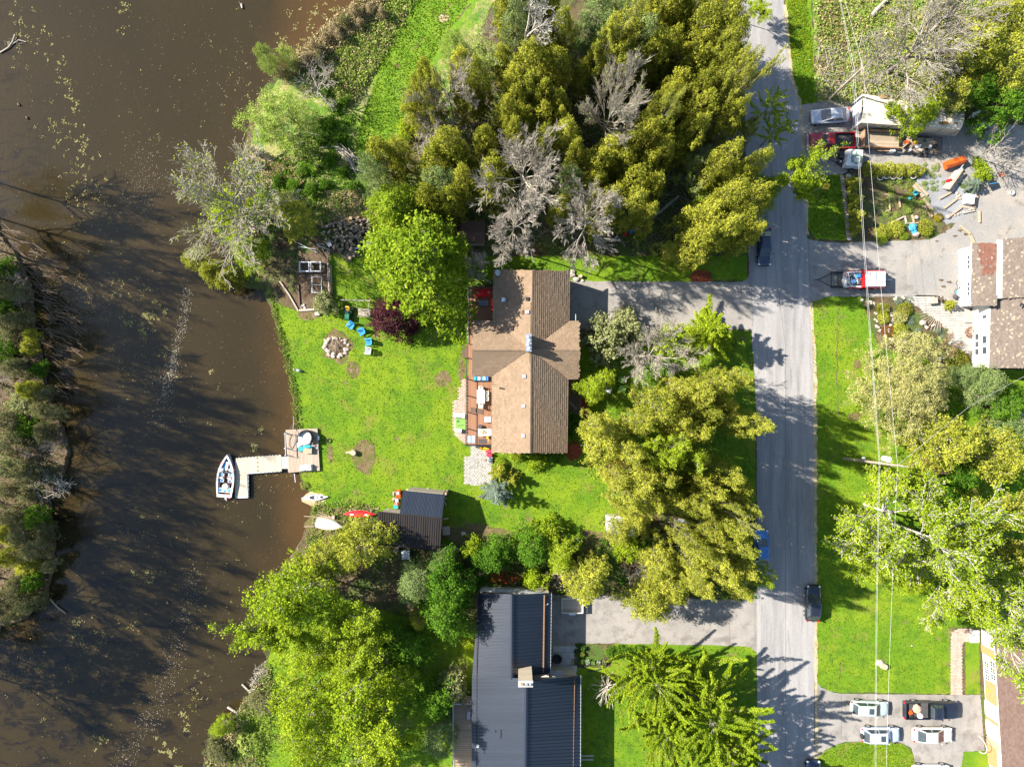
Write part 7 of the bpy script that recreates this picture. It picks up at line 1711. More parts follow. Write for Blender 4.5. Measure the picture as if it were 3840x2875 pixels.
c=P(1800,1599,z0+.3);t=thing('side_table','small round dark grey stool above the white corner sofa','stool',(c.x,c.y,z0));mb=MB();mb.lathe([(.2,0),(.24,.1),(.2,.38)],n=14);mb.build('base',M['greyplastic'],t);mb=MB();mb.lathe([(.25,0),(.25,.04)],(0,0,.38),16);mb.build('top',M['darkcloth'],t)
lg=softbox('lounge_seat','blue cushioned lounge seat tucked under the left gable of the tan roof','seat',1778,1411,1832,1427,.45,'bluecloth')
mb=MB();
for x in(-.25,.35):mb.box((x,.02,.5),(.3,.42,.1),top=.9)
mb.build('pillow',M['cushion'],lg);mb=MB();mb.box((-.72,0,.48),(.3,.45,.12),top=.85);mb.build('pillow',M['teal'],lg)
for(x0,y0,x1,y1,m,lb)in[(1751,1633,1782,1660,'galv','pale grey mat with a blue stripe at the lower left of the deck'),(1795,1645,1823,1663,'darkcloth','dark square mat at the bottom of the deck')]:
 a=P(x0,y1,z0);b=P(x1,y0,z0);mb=MB();mb.box(((a.x+b.x)/2,(a.y+b.y)/2,z0+.02),(b.x-a.x,b.y-a.y,.03));o=tag(mb.build('mat',M[m]),lb,'mat')
 if m=='galv':mb=MB();mb.box(((a.x+b.x)/2,(a.y+b.y)/2,z0+.037),(.12,b.y-a.y,.004));mb.build('stripe',M['bluecloth'],o)
c=P(1829,1640,z0+.4);mb=MB();mb.ball((c.x,c.y,z0+.35),(.18,.13,.12),8,5,.2);mb.tube([(c.x,c.y,z0),(c.x+.1,c.y-.4,z0+.5),(c.x+.3,c.y-.6,z0+.3)],.03,5);tag(mb.build('inflatable_toy',M['yellow']),'yellow bundle beside the white corner sofa','bundle')
mb=MB();mb.tube([P(1832,1652,z0+.9),P(1841,1662,z0+.2)],.02,5);mb.tube([P(1841,1650,z0+.9),P(1832,1663,z0+.2)],.02,5);tag(mb.build('folding_stand',M['steel']),'crossed steel stand at the lower right corner of the deck','stand')
for(a,b,m,lb)in[((1776,1668),(1838,1672),'black','black kayak paddle rack below the deck railing'),((1790,1679),(1838,1684),'yellow','yellow kayak lying in the shade below the deck')]:
 p=P(*a,.3);q=P(*b,.3);t=thing('kayak' if m=='yellow' else 'board_rack',lb,'kayak' if m=='yellow' else 'rack',tuple((p+q)/2),math.atan2((q-p).y,(q-p).x));mb,rg=spindle((q-p).length,.45,-.2,.1);mb.build('hull',M[m],t,smooth=True)
 mb=MB();mb.poly([(x,y,.1)for x,y,z in[r_[0]for r_ in rg]]+[(x,y,.1)for x,y,z in[r_[-1]for r_ in rg[::-1]]]);mb.build('deck',M[m],t)
for i,(px,py)in enumerate([(1832,1692),(1834,1706)]):
 c=P(px,py,.4);t=thing('red_cushion_seat',['dark red lounge cushion, upper of two by the deck corner','dark red lounge cushion, lower of two by the deck corner'][i],'cushion',(c.x,c.y,.05));mb=MB();mb.box((0,0,.2),(.7,.36,.28),top=.9);mb.build('cushion',mat('maroon_cloth%s'%('' if not i else '_faded'),(.38,.03,.06)),t);mb=MB();mb.box((.3,0,.42),(.12,.34,.25),top=.9);mb.build('headrest',M['redcloth'],t);mb=MB();mb.box((0,0,.03),(.66,.34,.06));mb.build('base',M['wood_dark'],t)
c=P(1838,1724,.4);t=thing('fire_bowl','round grey fire bowl with spokes at the corner of the paver patio','fire bowl',(c.x,c.y,.05));mb=MB();mb.box((0,0,.22),(.62,.62,.36),top=.95);mb.build('box',M['galv'],t);mb=MB();mb.lathe([(.24,0),(.28,.04),(.24,.06)],(0,0,.42),18,closed=True);mb.build('bowl',M['black'],t)
mb=MB()
for i in range(4):a_=i*math.pi/4;mb.tube([(-.24*math.cos(a_),-.24*math.sin(a_),.5),(.24*math.cos(a_),.24*math.sin(a_),.5)],.015,4)
mb.lathe([(.25,.49),(.27,.5),(.25,.51)],n=18,closed=False);mb.build('grate',M['steel'],t)
c=P(1820,1723,.1);t=thing('lawn_ornament','small brown ornament on the patio left of the fire bowl','ornament',(c.x,c.y,.05));mb=MB();mb.ball((0,0,.15),(.2,.1,.12),8,5);mb.build('body',M['rust'],t);mb=MB();mb.ball((-.2,0,.22),(.09,.07,.08),7,5);mb.build('head',M['rust'],t)
c=P(1728,1590,.1);mb=MB();mb.box((c.x,c.y,.07),(1.3,1.5,.05));o=tag(mb.build('putting_mat',M['turf']),'bright green putting mat beside the deck','mat');mb=MB();q=P(1718,1579,.1);mb.box((q.x,q.y,.098),(.34,.2,.006));mb.build('tee_pad',M['green'],o);mb=MB();mb.tube([P(1717,1596,.12),P(1738,1593,.12)],.015,4);mb.build('putter',M['black'],o)
for(x0,y0,x1,y1,lb,m)in[(1698,1548,1745,1566,'grey bench at the upper end of the green putting mat','greyplastic'),(1707,1607,1731,1622,'white lounge stool at the lower end of the green putting mat','cushion')]:
 a=P(x0,y1,.45);b=P(x1,y0,.45);W,H=b.x-a.x,b.y-a.y;t=thing('garden_bench',lb,'bench',((a.x+b.x)/2,(a.y+b.y)/2,.05),RD(-4));mb=MB();mb.box((0,0,.38),(W,H,.14),top=.96);mb.build('seat',M['galv' if m=='greyplastic' else m],t);legs(t,(-W*.42,W*.42),(-H*.38,H*.38),.32,'greyplastic');mb=MB();mb.box((W*.35,0,.47),(W*.25,H*.95,.05));mb.build('pillow',M['cushion'],t)
t=softbox('garden_sofa','bright red sofa with tan pillows on the shaded upper deck','sofa',1786,1087,1841,1113,.42,'redcloth',back=[(0,.92,2,.12)]);mb=MB();mb.ball((-.65,.1,.52),(.18,.14,.09),8,5);mb.ball((.65,.1,.52),(.18,.14,.09),8,5);mb.build('pillow',M['wood_tan'],t)
t=softbox('garden_bench','narrow bright red bench against the house wall on the upper deck','bench',1841,1120,1849,1166,.42,'redcloth');
c=P(1812,1136,z0+.4);t=thing('low_table','dark low glass table in front of the bright red sofa','table',(c.x,c.y,z0));mb=MB();mb.box((0,0,.4),(1.1,.6,.04));mb.build('table_top',M['glass'],t);legs(t,(-.5,.5),(-.25,.25),.38,'black')
for px,py,lb in[(1770,1131,'leafy plant in a pot by the upper deck railing, upper one'),(1769,1177,'leafy plant in a pot by the upper deck railing, lower one')]:
 c=P(px,py,z0+.3);t=thing('potted_plant',lb,'potted plant',(c.x,c.y,z0));mb=MB();mb.lathe([(.12,0),(.17,.28),(.19,.3)],n=12);mb.build('pot',M['galv'],t);o=link('foliage',shrub_mesh(px,.24,.3,LM['green'],90,.12),t);o.location=(0,0,.28)
# odds and ends round the shed
c=P(1493,1852,.6);t=thing('tiller','orange garden machine against the left wall of the blue black shed roof','machine',(c.x,c.y,.02),RD(-85));mb=MB();mb.box((-.1,0,.5),(.75,.7,.5),top=.8);mb.build('hood',M['orange'],t);mb=MB();mb.box((-.15,.02,.78),(.35,.32,.12));mb.build('engine',M['galv'],t);mb=MB();mb.box((.35,0,.45),(.3,.5,.3));mb.build('box',M['orange'],t);wheel(t,0,-.45,.25,.15);wheel(t,0,.45,.25,.15)
c=P(1489,1884,.4);t=thing('snow_blower','orange and grey snow blower below the orange garden machine','machine',(c.x,c.y,.02),RD(-90));mb=MB();mb.box((.1,0,.35),(.35,.65,.5),top=.9);mb.build('housing',M['orange'],t);mb=MB();mb.box((-.3,0,.5),(.4,.4,.35));mb.lathe([(.12,0),(.1,.3)],(.05,0,.55),10);mb.build('engine',M['galv'],t);wheel(t,-.2,.35,.2,.14);wheel(t,-.2,-.35,.2,.14);mb=MB();mb.tube([(-.4,.2,.5),(-.9,.25,.9)],.02,4);mb.tube([(-.4,-.2,.5),(-.9,-.25,.9)],.02,4);mb.build('handle',M['black'],t)
for(px,py,w,l,h,m,lb)in[(1478,1850,.35,.4,.35,'wood_old','grey box left of the orange garden machine'),(1478,1871,.4,.35,.3,'wood_tan','tan box left of the orange snow blower'),(1484,1898,.5,.5,.4,'teal','blue green crate at the shed corner below the snow blower'),(1454,1912,.2,.25,.3,'white','small white pail on the weedy heap above the brown black roof'),(1470,1918,.3,.3,.2,'galv','grey tub on the weedy heap above the brown black roof'),(1673,1990,.8,.9,.8,'wood_old','weathered box on the right wall of the shed, upper one'),(1673,2003,.8,.8,.6,'wood_dark','dark box on the right wall of the shed, lower one'),(1487,2060,.5,.5,.5,'wood_tan','tan box at the lower edge of the brown black shed roof'),(1521,2080,.9,.95,.9,'galv','grey plastic bin below the brown black shed roof')]:
 c=P(px,py,h);mb=MB();mb.box((c.x,c.y,h*.45),(w,l,h*.9),.05,1.04);mb.box((c.x,c.y,h*.95),(w*1.08,l*1.08,h*.1),.05);tag(mb.build('storage_box',M[m]),lb,'box')
for a,b,lb,m in[((1652,2042),(1740,2060),'upper pale rail leading right from the lower corner of the shed','wood_tan'),((1652,2054),(1738,2068),'lower pale rail leading right from the lower corner of the shed','wood_old'),((1388,1912),(1420,1905),'short tan board lying above the red canoe tip','wood_tan'),((2180,2502),(2208,2490),'black hose end on the lawn by the flower pots','black')]:
 timber('rail',lb,[a,b],.12,.12,m,'rail',z=.4 if 'rail' in lb else .1)
# garden island right of the road
for i in range(26):
 t_=i/25;px=3158+22*t_+3*math.sin(t_*3);py=662+225*t_;p=P(px,py,.1);mb=MB();mb.tint=R.random();mb.box((p.x,p.y,.09),(.42,.24,.14),R.uniform(-.1,.1));tag(mb.build('border_brick',M['wood_old' if i%5 else 'paver_pink']),'grey border block in the row right of the shaded grass plot','block','border blocks right of the shaded grass plot')
tb=[((3425,695),(3462,738),.30,'wood_tan','thick tan beam along the right side of the raised beds'),((3433,688),(3478,732),.28,'wood_tan','thick tan beam leaning outside the raised beds'),((3462,745),(3510,805),.28,'wood_tan','long tan beam at the lower right of the raised beds'),((3456,770),(3496,812),.16,'wood_tan','thin tan rail inside the long beam of the raised beds'),((3320,728),(3362,747),.12,'wood_tan','thin tan board at the left of the raised beds'),((3334,750),(3337,788),.12,'wood_tan','short upright board in the lower left raised bed'),((3322,790),(3338,788),.12,'wood_tan','short cross board under the lower left raised bed'),((3370,740),(3376,778),.14,'wood_tan','short tan post board in the middle of the raised beds'),((3345,834),(3390,812),.18,'wood_old','weathered board slanting above the round gold bush'),((3392,810),(3400,838),.16,'wood_old','left side board of the square soil bed'),((3420,806),(3428,836),.16,'wood_tan','right side board of the square soil bed'),((3395,838),(3445,836),.14,'wood_tan','tan board along the bottom of the square soil bed'),((3438,806),(3478,792),.12,'wood_dark','lower side board of the slanted soil bed'),((3434,800),(3470,784),.12,'wood_dark','upper side board of the slanted soil bed'),((3466,772),(3490,808),.12,'wood_tan','right end board of the slanted soil bed'),((3523,745),(3572,718),.2,'wood_tan','upper tan timber edging the grey gravel'),((3540,782),(3590,744),.2,'wood_tan','middle tan timber edging the grey gravel'),((3562,810),(3605,778),.2,'wood_tan','lower tan timber edging the grey gravel'),((3650,785),(3655,780),.2,'wood_tan','stub of timber by the open gravel'),((3673,790),(3674,835),.14,'wood_tan','upright tan timber set in the open gravel'),((3600,848),(3640,880),.22,'wood_tan','upper part of the tan timber crossing the gravel'),((3638,878),(3656,918),.22,'wood_tan','lower part of the tan timber crossing the gravel'),((3665,735),(3652,782),.22,'wood_tan','tan beam right of the white planter box'),((3610,800),(3655,790),.1,'stone','row of edging under the white planter box')]
for a,b,w,m,lb in tb:timber('beam',lb,[a,b],w,.2,m,'beam')
for px,py,lb in[(3300,664,'first'),(3326,659,'second'),(3350,661,'third'),(3373,660,'fourth'),(3424,659,'fifth')]:
 c=P(px,py,.3);t=thing('planter_tub',lb+' white rimmed tub from the left below the yellow green hedge','tub',(c.x,c.y,.02));mb=MB();mb.lathe([(.30,0),(.36,.3),(.40,.32),(.34,.34),(.33,.1),(0,.1)],n=14,closed=False);mb.build('tub',M['white'],t);mb=MB();mb.lathe([(.33,0),(0,.02)],(0,0,.26),12,closed=False);mb.build('soil',M['soil'],t)
c=P(3635,748,.5);t=thing('planter_box','white box with a grey lid on red bricks beside the gravel','box',(c.x,c.y,.02),RD(-8));mb=MB();mb.box((0,0,.4),(1.0,1.2,.7),top=.95);mb.build('box',M['cushion'],t);mb=MB();mb.box((.0,.0,.79),(.6,.7,.1),top=.85);mb.build('lid',M['greyplastic'],t);strips(t,'brick',(-.8,-.95,.12),(.75,-.95,.12),(.75,-.68,.12),(-.8,-.68,.12),8,.03,.1,M['stone_pink'])
for i in range(22):
 px,py=(3590+R.uniform(-6,6)+i*.6,722+i*2.4)if i<12 else(3560+(i-12)*11,815-(i-12)*4)
 p=P(px,py,.1);s=R.uniform(.1,.22);mb=MB();mb.ball((p.x,p.y,s*.5),(s,s*.8,s*.6),7,5,.2);tag(mb.build('edging_stone',M['stone_pink']),'pinkish stone edging the grey gravel garden','stone','stones edging the grey gravel garden')
c=P(3428,852,.5);mb=MB();mb.ball((c.x,c.y,.25),(.45,.5,.3),10,7,.25);mb.ball((c.x+.2,c.y-.4,.2),(.3,.35,.22),8,6,.25);tag(mb.build('blue_sack',M['blue']),'crumpled bright blue sack among the round bushes','sack')
for px,py,lb in[(3432,724,'pale green folding seat beside the raised beds')]:
 c=P(px,py,.4);t=thing('garden_seat',lb,'seat',(c.x,c.y,.02),RD(-50));mb=MB();mb.box((0,0,.42),(.55,.5,.04));mb.build('seat',M['teal'],t);legs(t,(-.22,.22),(-.2,.2),.4,'galv',.02);mb=MB();mb.box((-.28,0,.65),(.04,.5,.4));mb.build('backrest',M['teal'],t)
for px,py,lb,m in[(3413,668+75,'teal watering can in the raised beds','teal')]:
 c=P(px,py,.4);t=thing('watering_can',lb,'watering can',(c.x,c.y,.1));mb=MB();mb.lathe([(.16,0),(.16,.28),(.1,.3)],n=12);mb.build('can',M[m],t);mb=MB();mb.tube([(.12,0,.1),(.4,0,.35)],.03,5);mb.build('spout',M[m],t)
c=P(3722,690,.5);t=thing('wheelbarrow','dark wheelbarrow with blue tools right of the round gravel bed','wheelbarrow',(c.x,c.y,.02),RD(20));mb=MB();mb.hexa([Vector((-.4,-.25,.35)),Vector((.3,-.2,.35)),Vector((.3,.2,.35)),Vector((-.4,.25,.35))],[Vector((-.6,-.35,.62)),Vector((.5,-.3,.62)),Vector((.5,.3,.62)),Vector((-.6,.35,.62))]);mb.build('tray',M['black'],t);wheel(t,.65,0,.2,.1);mb=MB();mb.tube([(-1.1,-.3,.5),(.6,-.1,.25)],.025,4);mb.tube([(-1.1,.3,.5),(.6,.1,.25)],.025,4);mb.build('handle',M['wood_tan'],t);mb=MB();mb.tube([(-.5,.1,.7),(.4,-.1,.75)],.04,5);mb.build('tool',M['blue'],t)
for px,py,m,lb in[(3755,655,'orange','orange bucket under the bare spreading bush'),(3793,723,'white','small white pot on the open gravel'),(3650,618,'darkcloth','round black pot above the low leafy mound')]:
 c=P(px,py,.2);t=thing('bucket',lb,'bucket',(c.x,c.y,.02));mb=MB();mb.lathe([(.2,0),(.27,.32),(.29,.34),(.25,.34),(.2,.05),(0,.05)],n=14,closed=False);mb.build('tub',M[m],t);mb=MB();mb.tube([(-.27,0,.34),(0,.1,.42),(.27,0,.34)],.015,4);mb.build('handle',M['galv'],t)
for px,py,m,lb,s in[(3596,1100,'blue','bright blue cooler box by the garage doors',.5),(3590,1074,'black','black bicycle leaning by the garage doors',.4),(3585,1112,'darkcloth','dark sack beside the blue cooler box',.35),(3602,1118,'white','white pail beside the dark sack',.25)]:
 c=P(px,py,.4);t=thing(lb.split()[1]if False else{'blue':'cooler_box','black':'bicycle','darkcloth':'sack','white':'pail'}[m],lb,{'blue':'box','black':'bicycle','darkcloth':'sack','white':'pail'}[m],(c.x,c.y,.02),RD(80))
 if m=='black':
  for x in(-.5,.5):
   mb=MB();mb.tube([(x+.32*math.cos(k/12*6.283),0,.34+.32*math.sin(k/12*6.283))for k in range(13)],.02,4);mb.build('wheel',M['rubber'],t)
  mb=MB();mb.tube([(-.5,0,.34),(-.1,0,.35),(.35,0,.85),(-.2,0,.8),(-.5,0,.34)],.025,4);mb.tube([(.5,0,.34),(.35,0,.95),(.3,.25,.98)],.02,4);mb.tube([(.35,0,.95),(.3,-.25,.98)],.02,4);mb.build('bicycle_frame',M['black'],t);mb=MB();mb.box((-.22,0,.88),(.24,.12,.05));mb.build('saddle',M['rubber'],t)
 elif m=='darkcloth':mb=MB();mb.ball((0,0,.3),(.35,.3,.32),9,6,.15);mb.build('bag',M[m],t);mb=MB();mb.ball((0,0,.62),(.1,.1,.08),7,4);mb.build('knot',M[m],t)
 else:mb=MB();mb.box((0,0,s*.4),(s*1.4,s,s*.8),top=1.04);mb.build('box',M[m],t);mb=MB();mb.box((0,0,s*.84),(s*1.5,s*1.08,s*.1));mb.build('lid',M['white'],t)
c=P(3500,1127,.5);t=thing('stone_bench','pale stone bench on the fan shaped terrace','bench',(c.x,c.y,.04),RD(5));mb=MB();mb.box((0,0,.48),(1.0,.75,.12),top=.97);mb.build('seat',M['stone_pink'],t);mb=MB();mb.box((-.35,0,.2),(.2,.6,.42));mb.box((.35,0,.2),(.2,.6,.42));mb.build('support',M['stone'],t)
c=P(3528,1122,.5);t=thing('garden_ornament','dark wheeled ornament on the fan shaped terrace','ornament',(c.x,c.y,.04),RD(-20));mb=MB();mb.box((0,0,.5),(.9,.15,.12));mb.box((0,0,.7),(.15,.7,.1));mb.build('frame',M['wood_dark'],t);wheel(t,-.4,.2,.3,.08);wheel(t,.4,-.2,.3,.08)
for i in range(34):
 t_=i/33;px=3625+230*t_;py=1490+85*t_-22*math.sin(t_*3.1)
 for k_ in range(2):
  p=P(px+R.uniform(-3,3),py+(k_-.5)*15,.05);s=R.uniform(.18,.27);mb=MB();mb.ball((p.x,p.y,.03),(s,s*.85,.09),7,4,.18);tag(mb.build('path_stone',M['stone_pink' if(i+k_)%2 else 'stone']),'flat pinkish stone of the curving path right of the spreading larch','stone','flat stones of the curving garden path')
border=[(3284,1180),(3287,1200),(3290,1222),(3300,1243),(3318,1256),(3345,1270),(3375,1276),(3400,1284),(3425,1297),(3335,1160),(3342,1180),(3345,1200),(3342,1222),(3338,1242),(3262,1135),(3280,1142),(3310,1146),(3360,1118),(3385,1116),(3420,1128),(3475,1230),(3500,1222),(3540,1225),(3525,1345),(3530,1362),(3535,1378)]
for i,(px,py)in enumerate(border):
 for k_ in range(3):
  p=P(px+R.uniform(-6,6),py+R.uniform(-7,7),.1);s=R.uniform(.10,.22);mb=MB();mb.ball((p.x,p.y,s*.5),(s,s*.8,s*.6),7,5,.2);tag(mb.build('border_rock',M['stone' if k_ else 'stone_pink']),'small pale rock edging the flower beds of the white sided house','rock','rocks edging the flower beds')
for(pts,r_,lb,m)in[([(908,2563),(945,2600),(980,2622)],.14,'grey log in the water at the lower bank, upper one','bark_silver'),([(854,2648),(905,2682),(960,2720),(1012,2762)],.17,'long grey log in the water at the lower bank, lower one','bark_silver'),([(1052,2540),(1072,2575),(1106,2588)],.12,'pale split driftwood on the lower lawn','wood_tan'),([(188,2245),(215,2275),(246,2298)],.10,'pale log sticking out of the left bank into the lake','wood_tan'),([(0,198),(30,180),(45,160),(56,130)],.09,'bare pale branch standing in the water at the top left','bark_silver'),([(40,172),(70,150),(98,158)],.06,'side branch by the pale branch at the top left','bark_grey'),([(0,1680),(30,1682),(58,1672)],.12,'grey log end on the left bank, upper one','bark_silver'),([(0,1795),(40,1797),(70,1788)],.12,'grey log end on the left bank, lower one','bark_silver'),([(1098,1618),(1102,1585),(1100,1560)],.05,'thin branch upright at the bank above the dock','bark_grey'),([(1200,555),(1255,550),(1290,556)],.10,'pale log lying at the top of the brush pile','bark_silver'),([(3268,60),(3300,25),(3335,-10)],.28,'thick fallen trunk at the top right','bark_grey'),([(1025,600),(1055,575)],.08,'pale stick on the sand of the bank','bark_silver'),([(1100,715),(1125,690),(1140,680)],.2,'red brown rotten log on the weedy bank','rust'),([(905,15),(908,32)],.12,'short post standing in the lake at the top','bark_silver'),([(626,2255),(630,2262)],.1,'small floating piece of wood in the middle of the lake','wood_tan'),([(68,388),(70,396)],.12,'dark stake tip in the left of the lake, upper one','bark_brown'),([(100,438),(102,446)],.12,'dark stake tip in the left of the lake, lower one','bark_brown'),([(2440,815),(2480,790),(2520,755),(2545,735)],.22,'thick pale fallen trunk at the edge of the wood above the drive','bark_silver')]:
 z_=-.35 if pts[0][0]<980 and 'lawn' not in lb else .12
 mb=MB();P_=[P(a,b,z_+.05*i)for i,(a,b)in enumerate(pts)];mb.tube(P_,[r_*(1-.35*i/len(P_))for i in range(len(P_))],8)
 for k_ in range(4 if len(pts)>2 else 1):
  q=lerp(P_[0],P_[-1],R.uniform(.3,.9));mb.tube([q,q+Vector((R.uniform(-.5,.5),R.uniform(-.5,.5),.2))],[r_*.3,r_*.12],4)
 tag(mb.build('driftwood',M[m]),lb,'log')
def brush(name,label,poly,n,L,r_,m,zt,ang=(0,3.14),cat='brush pile',z0=0.05,sd=3):
 rr=random.Random(sd);mb=MB();k=0;xs=[p[0]for p in poly];ys=[p[1]for p in poly]
 while k<n:
  px,py=rr.uniform(min(xs),max(xs)),rr.uniform(min(ys),max(ys))
  if not in_poly(px,py,poly):continue
  k+=1;p=P(px,py);a_=rr.uniform(*ang);l=L*rr.uniform(.4,1.2);z=z0+rr.uniform(0,zt)
  mb.tube([(p.x-math.cos(a_)*l/2,p.y-math.sin(a_)*l/2,z),(p.x,p.y,z+.05),(p.x+math.cos(a_)*l/2,p.y+math.sin(a_)*l/2,max(z0,z+rr.uniform(-.2,.2)))],r_*rr.uniform(.5,1.3),4,caps=False)
 o=mb.build(name,M[m]);o['kind']='stuff';tag(o,label,cat);return o
brush('brush_pile','heap of long pale poles on the grass left of the cedars',[(1270,545),(1300,560),(1370,610),(1375,650),(1330,640),(1285,590)],34,2.0,.07,'bark_silver',.7,(1.9,2.9))
brush('brush_pile','tangle of dead sticks at the water edge of the left bank',[(120,1740),(230,1790),(275,1810),(240,1850),(160,1880),(110,1850)],170,1.5,.03,'bark_silver',.8,z0=-.3,sd=5)
brush('brush_pile','dead sticks tangled along the lower bank above the two grey logs',[(960,2500),(1005,2470),(1010,2520),(975,2560),(940,2600)],70,1.1,.025,'bark_silver',.4,sd=6)
brush('brush_pile','brown brush heap between ivy and trees below the white trailer',[(2330,2100),(2420,2090),(2440,2190),(2380,2200)],110,2.0,.03,'twig_brown',.9,sd=7)
brush('fallen_branches','grey dead branches fallen on the slope at the top right',[(3060,180),(3300,120),(3420,330),(3300,385),(3080,370)],240,2.0,.025,'bark_grey',.4,sd=8)
brush('fallen_branches','dead branches littering the floor of the cedar wood',[(1560,380),(2700,200),(2780,930),(1850,930),(1500,700)],500,2.4,.03,'bark_grey',.5,sd=9)
brush('sunken_weeds','dark sunken branches in the shallows of the left bank',[(0,830),(120,900),(270,1080),(300,1300),(260,1480),(210,1500),(160,1330),(120,1100),(0,950)],210,2.2,.05,'bark_brown',.02,(2.2,3.1),z0=-.47,sd=10)
for i,(px,py,m,lf,lb)in enumerate([(2169,2420,'black','deep','black pot uppermost in the cluster by the slab terrace'),(2187,2430,'black','green','black pot with light leaves beside the uppermost dark pot'),(2160,2440,'rubber','deep','dark pot at the left side of the cluster'),(2182,2452,'terracotta','green','terracotta pot in the middle of the cluster'),(2162,2466,'greyplastic','deep','grey pot low in the cluster'),(2184,2478,'black','deep','black round pot at the bottom of the cluster'),(2204,2480,'greyplastic','green','grey pot right of the bottom black pot'),(2224,2484,'wood_old','green','wooden tub with light leaves in the lower row'),(2245,2484,'cushion','deep','white round pot in the lower row'),(2266,2482,'wood_tan','deep','tan round pot at the right end of the lower row')]):
 c=P(px,py,.3);r_=R.uniform(.20,.28);t=thing('flower_pot',lb,'flower pot',(c.x,c.y,.03));mb=MB();mb.lathe([(r_*.7,0),(r_,.34),(r_*1.1,.36),(r_*.92,.37),(r_*.85,.25),(0,.25)],n=14,closed=False);mb.build('pot',M[m],t)
 o=link('foliage',shrub_mesh(100+i,r_*1.3,r_*1.1,LM[lf],120,.12),t);o.location=(0,0,.3)
c=P(2088,2469,.4);t=thing('fire_bowl','wide black kettle shaped bowl on the slab terrace','fire bowl',(c.x,c.y,.05));mb=MB();mb.lathe([(.3,.1),(.52,.3),(.58,.5),(.54,.52),(.3,.25),(0,.2)],n=20,closed=False);mb.build('bowl',M['black'],t);legs(t,(-.25,.25),(-.25,.25),.25,'black');mb=MB();mb.tube([(.62*math.cos(k/14*6.283),.62*math.sin(k/14*6.283)+.1,.62)for k in range(15)],.02,4);mb.build('ring',M['black'],t)
c=P(2155,2440,.1);mb=MB();mb.tube([P(2205,2516,.05),P(2240,2512,.06),P(2270,2500,.06),P(2276,2488,.06)],.07,6);tag(mb.build('edging_pipe',M['black']),'black pipe edging the lawn beside the lower row of pots','pipe')
for px,py,lb in[(2331,1424,'pale green compost box in the front garden, upper one'),(2334,1458,'pale green compost box in the front garden, lower one'),(2280,1460,'small grey box left of the compost boxes')]:
 c=P(px,py,.6);t=thing('compost_box',lb,'box',(c.x,c.y,.02),RD(-20));mb=MB();mb.box((0,0,.3),(.75,.65,.6));mb.build('box',M['turf' if 'green' in lb else 'greyplastic'],t);mb=MB();mb.box((0,0,.62),(.8,.7,.05));mb.build('lid',M['turf' if 'green' in lb else 'greyplastic'],t)
c=P(2360,1763,.4);t=thing('garden_bench','white bench under the yellow green trees of the front garden','bench',(c.x,c.y,.02),RD(-2));strips(t,'seat_slat',(-.8,-.25,.45),(-.8,.25,.45),(.8,.25,.45),(.8,-.25,.45),5,.02,.03,M['white']);legs(t,(-.7,.7),(-.2,.2),.43);mb=MB();mb.box((0,.3,.7),(1.6,.05,.4));mb.build('backrest',M['white'],t)
timber('plank','pale plank lying below the white bench in the front garden',[(2308,1787),(2345,1818)],.22,.1,'wood_tan','plank')
c=P(2336,2027,.4);t=thing('ladder','short white ladder lying below the enclosed white trailer','ladder',(c.x,c.y,.2),RD(-15));mb=MB();mb.box((0,.14,0),(.8,.05,.05));mb.box((0,-.14,0),(.8,.05,.05));mb.build('rail',M['white'],t)
for i in range(4):mb=MB();mb.box((-.3+i*.2,0,0),(.05,.24,.05));mb.build('rung',M['white'],t)
for k_,(px,py)in enumerate([(2205,2832),(2205,2846)]):timber('rail',['upper grey timber stub sticking out of the dark roofed house','lower grey timber stub sticking out of the dark roofed house'][k_],[(2172,py),(2226,py)],.18,.1,'wood_old','timber',z=.9)
c=P(1772,870,2.2);t=thing('garden_shed','grey roofed shed glimpsed between the maple and the bare trees','shed',(c.x,c.y,.0));mb=MB();mb.box((0,0,1.0),(2.6,2.4,2.0));mb.build('wall',M['wood_old'],t);mb=MB();mb.box((0,.65,2.15),(2.9,1.45,.08),rx=-.2);mb.box((0,-.65,2.15),(2.9,1.45,.08),rx=.2);mb.build('roof',M['wood_dark'],t)
for px,py,m,lb in[(2347,878,'red','red fuel can in the deep shade above the drive'),(2430,860,'orange','orange cone in the deep shade above the drive'),(2370,868,'bluecloth','blue tarpaulin bundle in the deep shade above the drive'),(2403,868,'wood_old','grey crate in the deep shade above the drive'),(2386,855,'galv','grey tub in the deep shade above the drive')]:
 c=P(px,py,.4);t=thing({'orange':'traffic_cone','red':'fuel_can'}.get(m,'yard_box'),lb,{'orange':'cone','red':'can'}.get(m,'box'),(c.x,c.y,.02))
 if m=='orange':mb=MB();mb.lathe([(.18,.04),(.04,.7)],n=12);mb.build('cone',M[m],t);mb=MB();mb.box((0,0,.02),(.45,.45,.04));mb.build('base',M[m],t)
 else:mb=MB();mb.box((0,0,.22),(.55,.4,.44),top=.92);mb.build('box',M[m],t);mb=MB();mb.lathe([(.06,0),(.06,.08)],(.12,0,.44),8);mb.build('cap',M['black'],t)
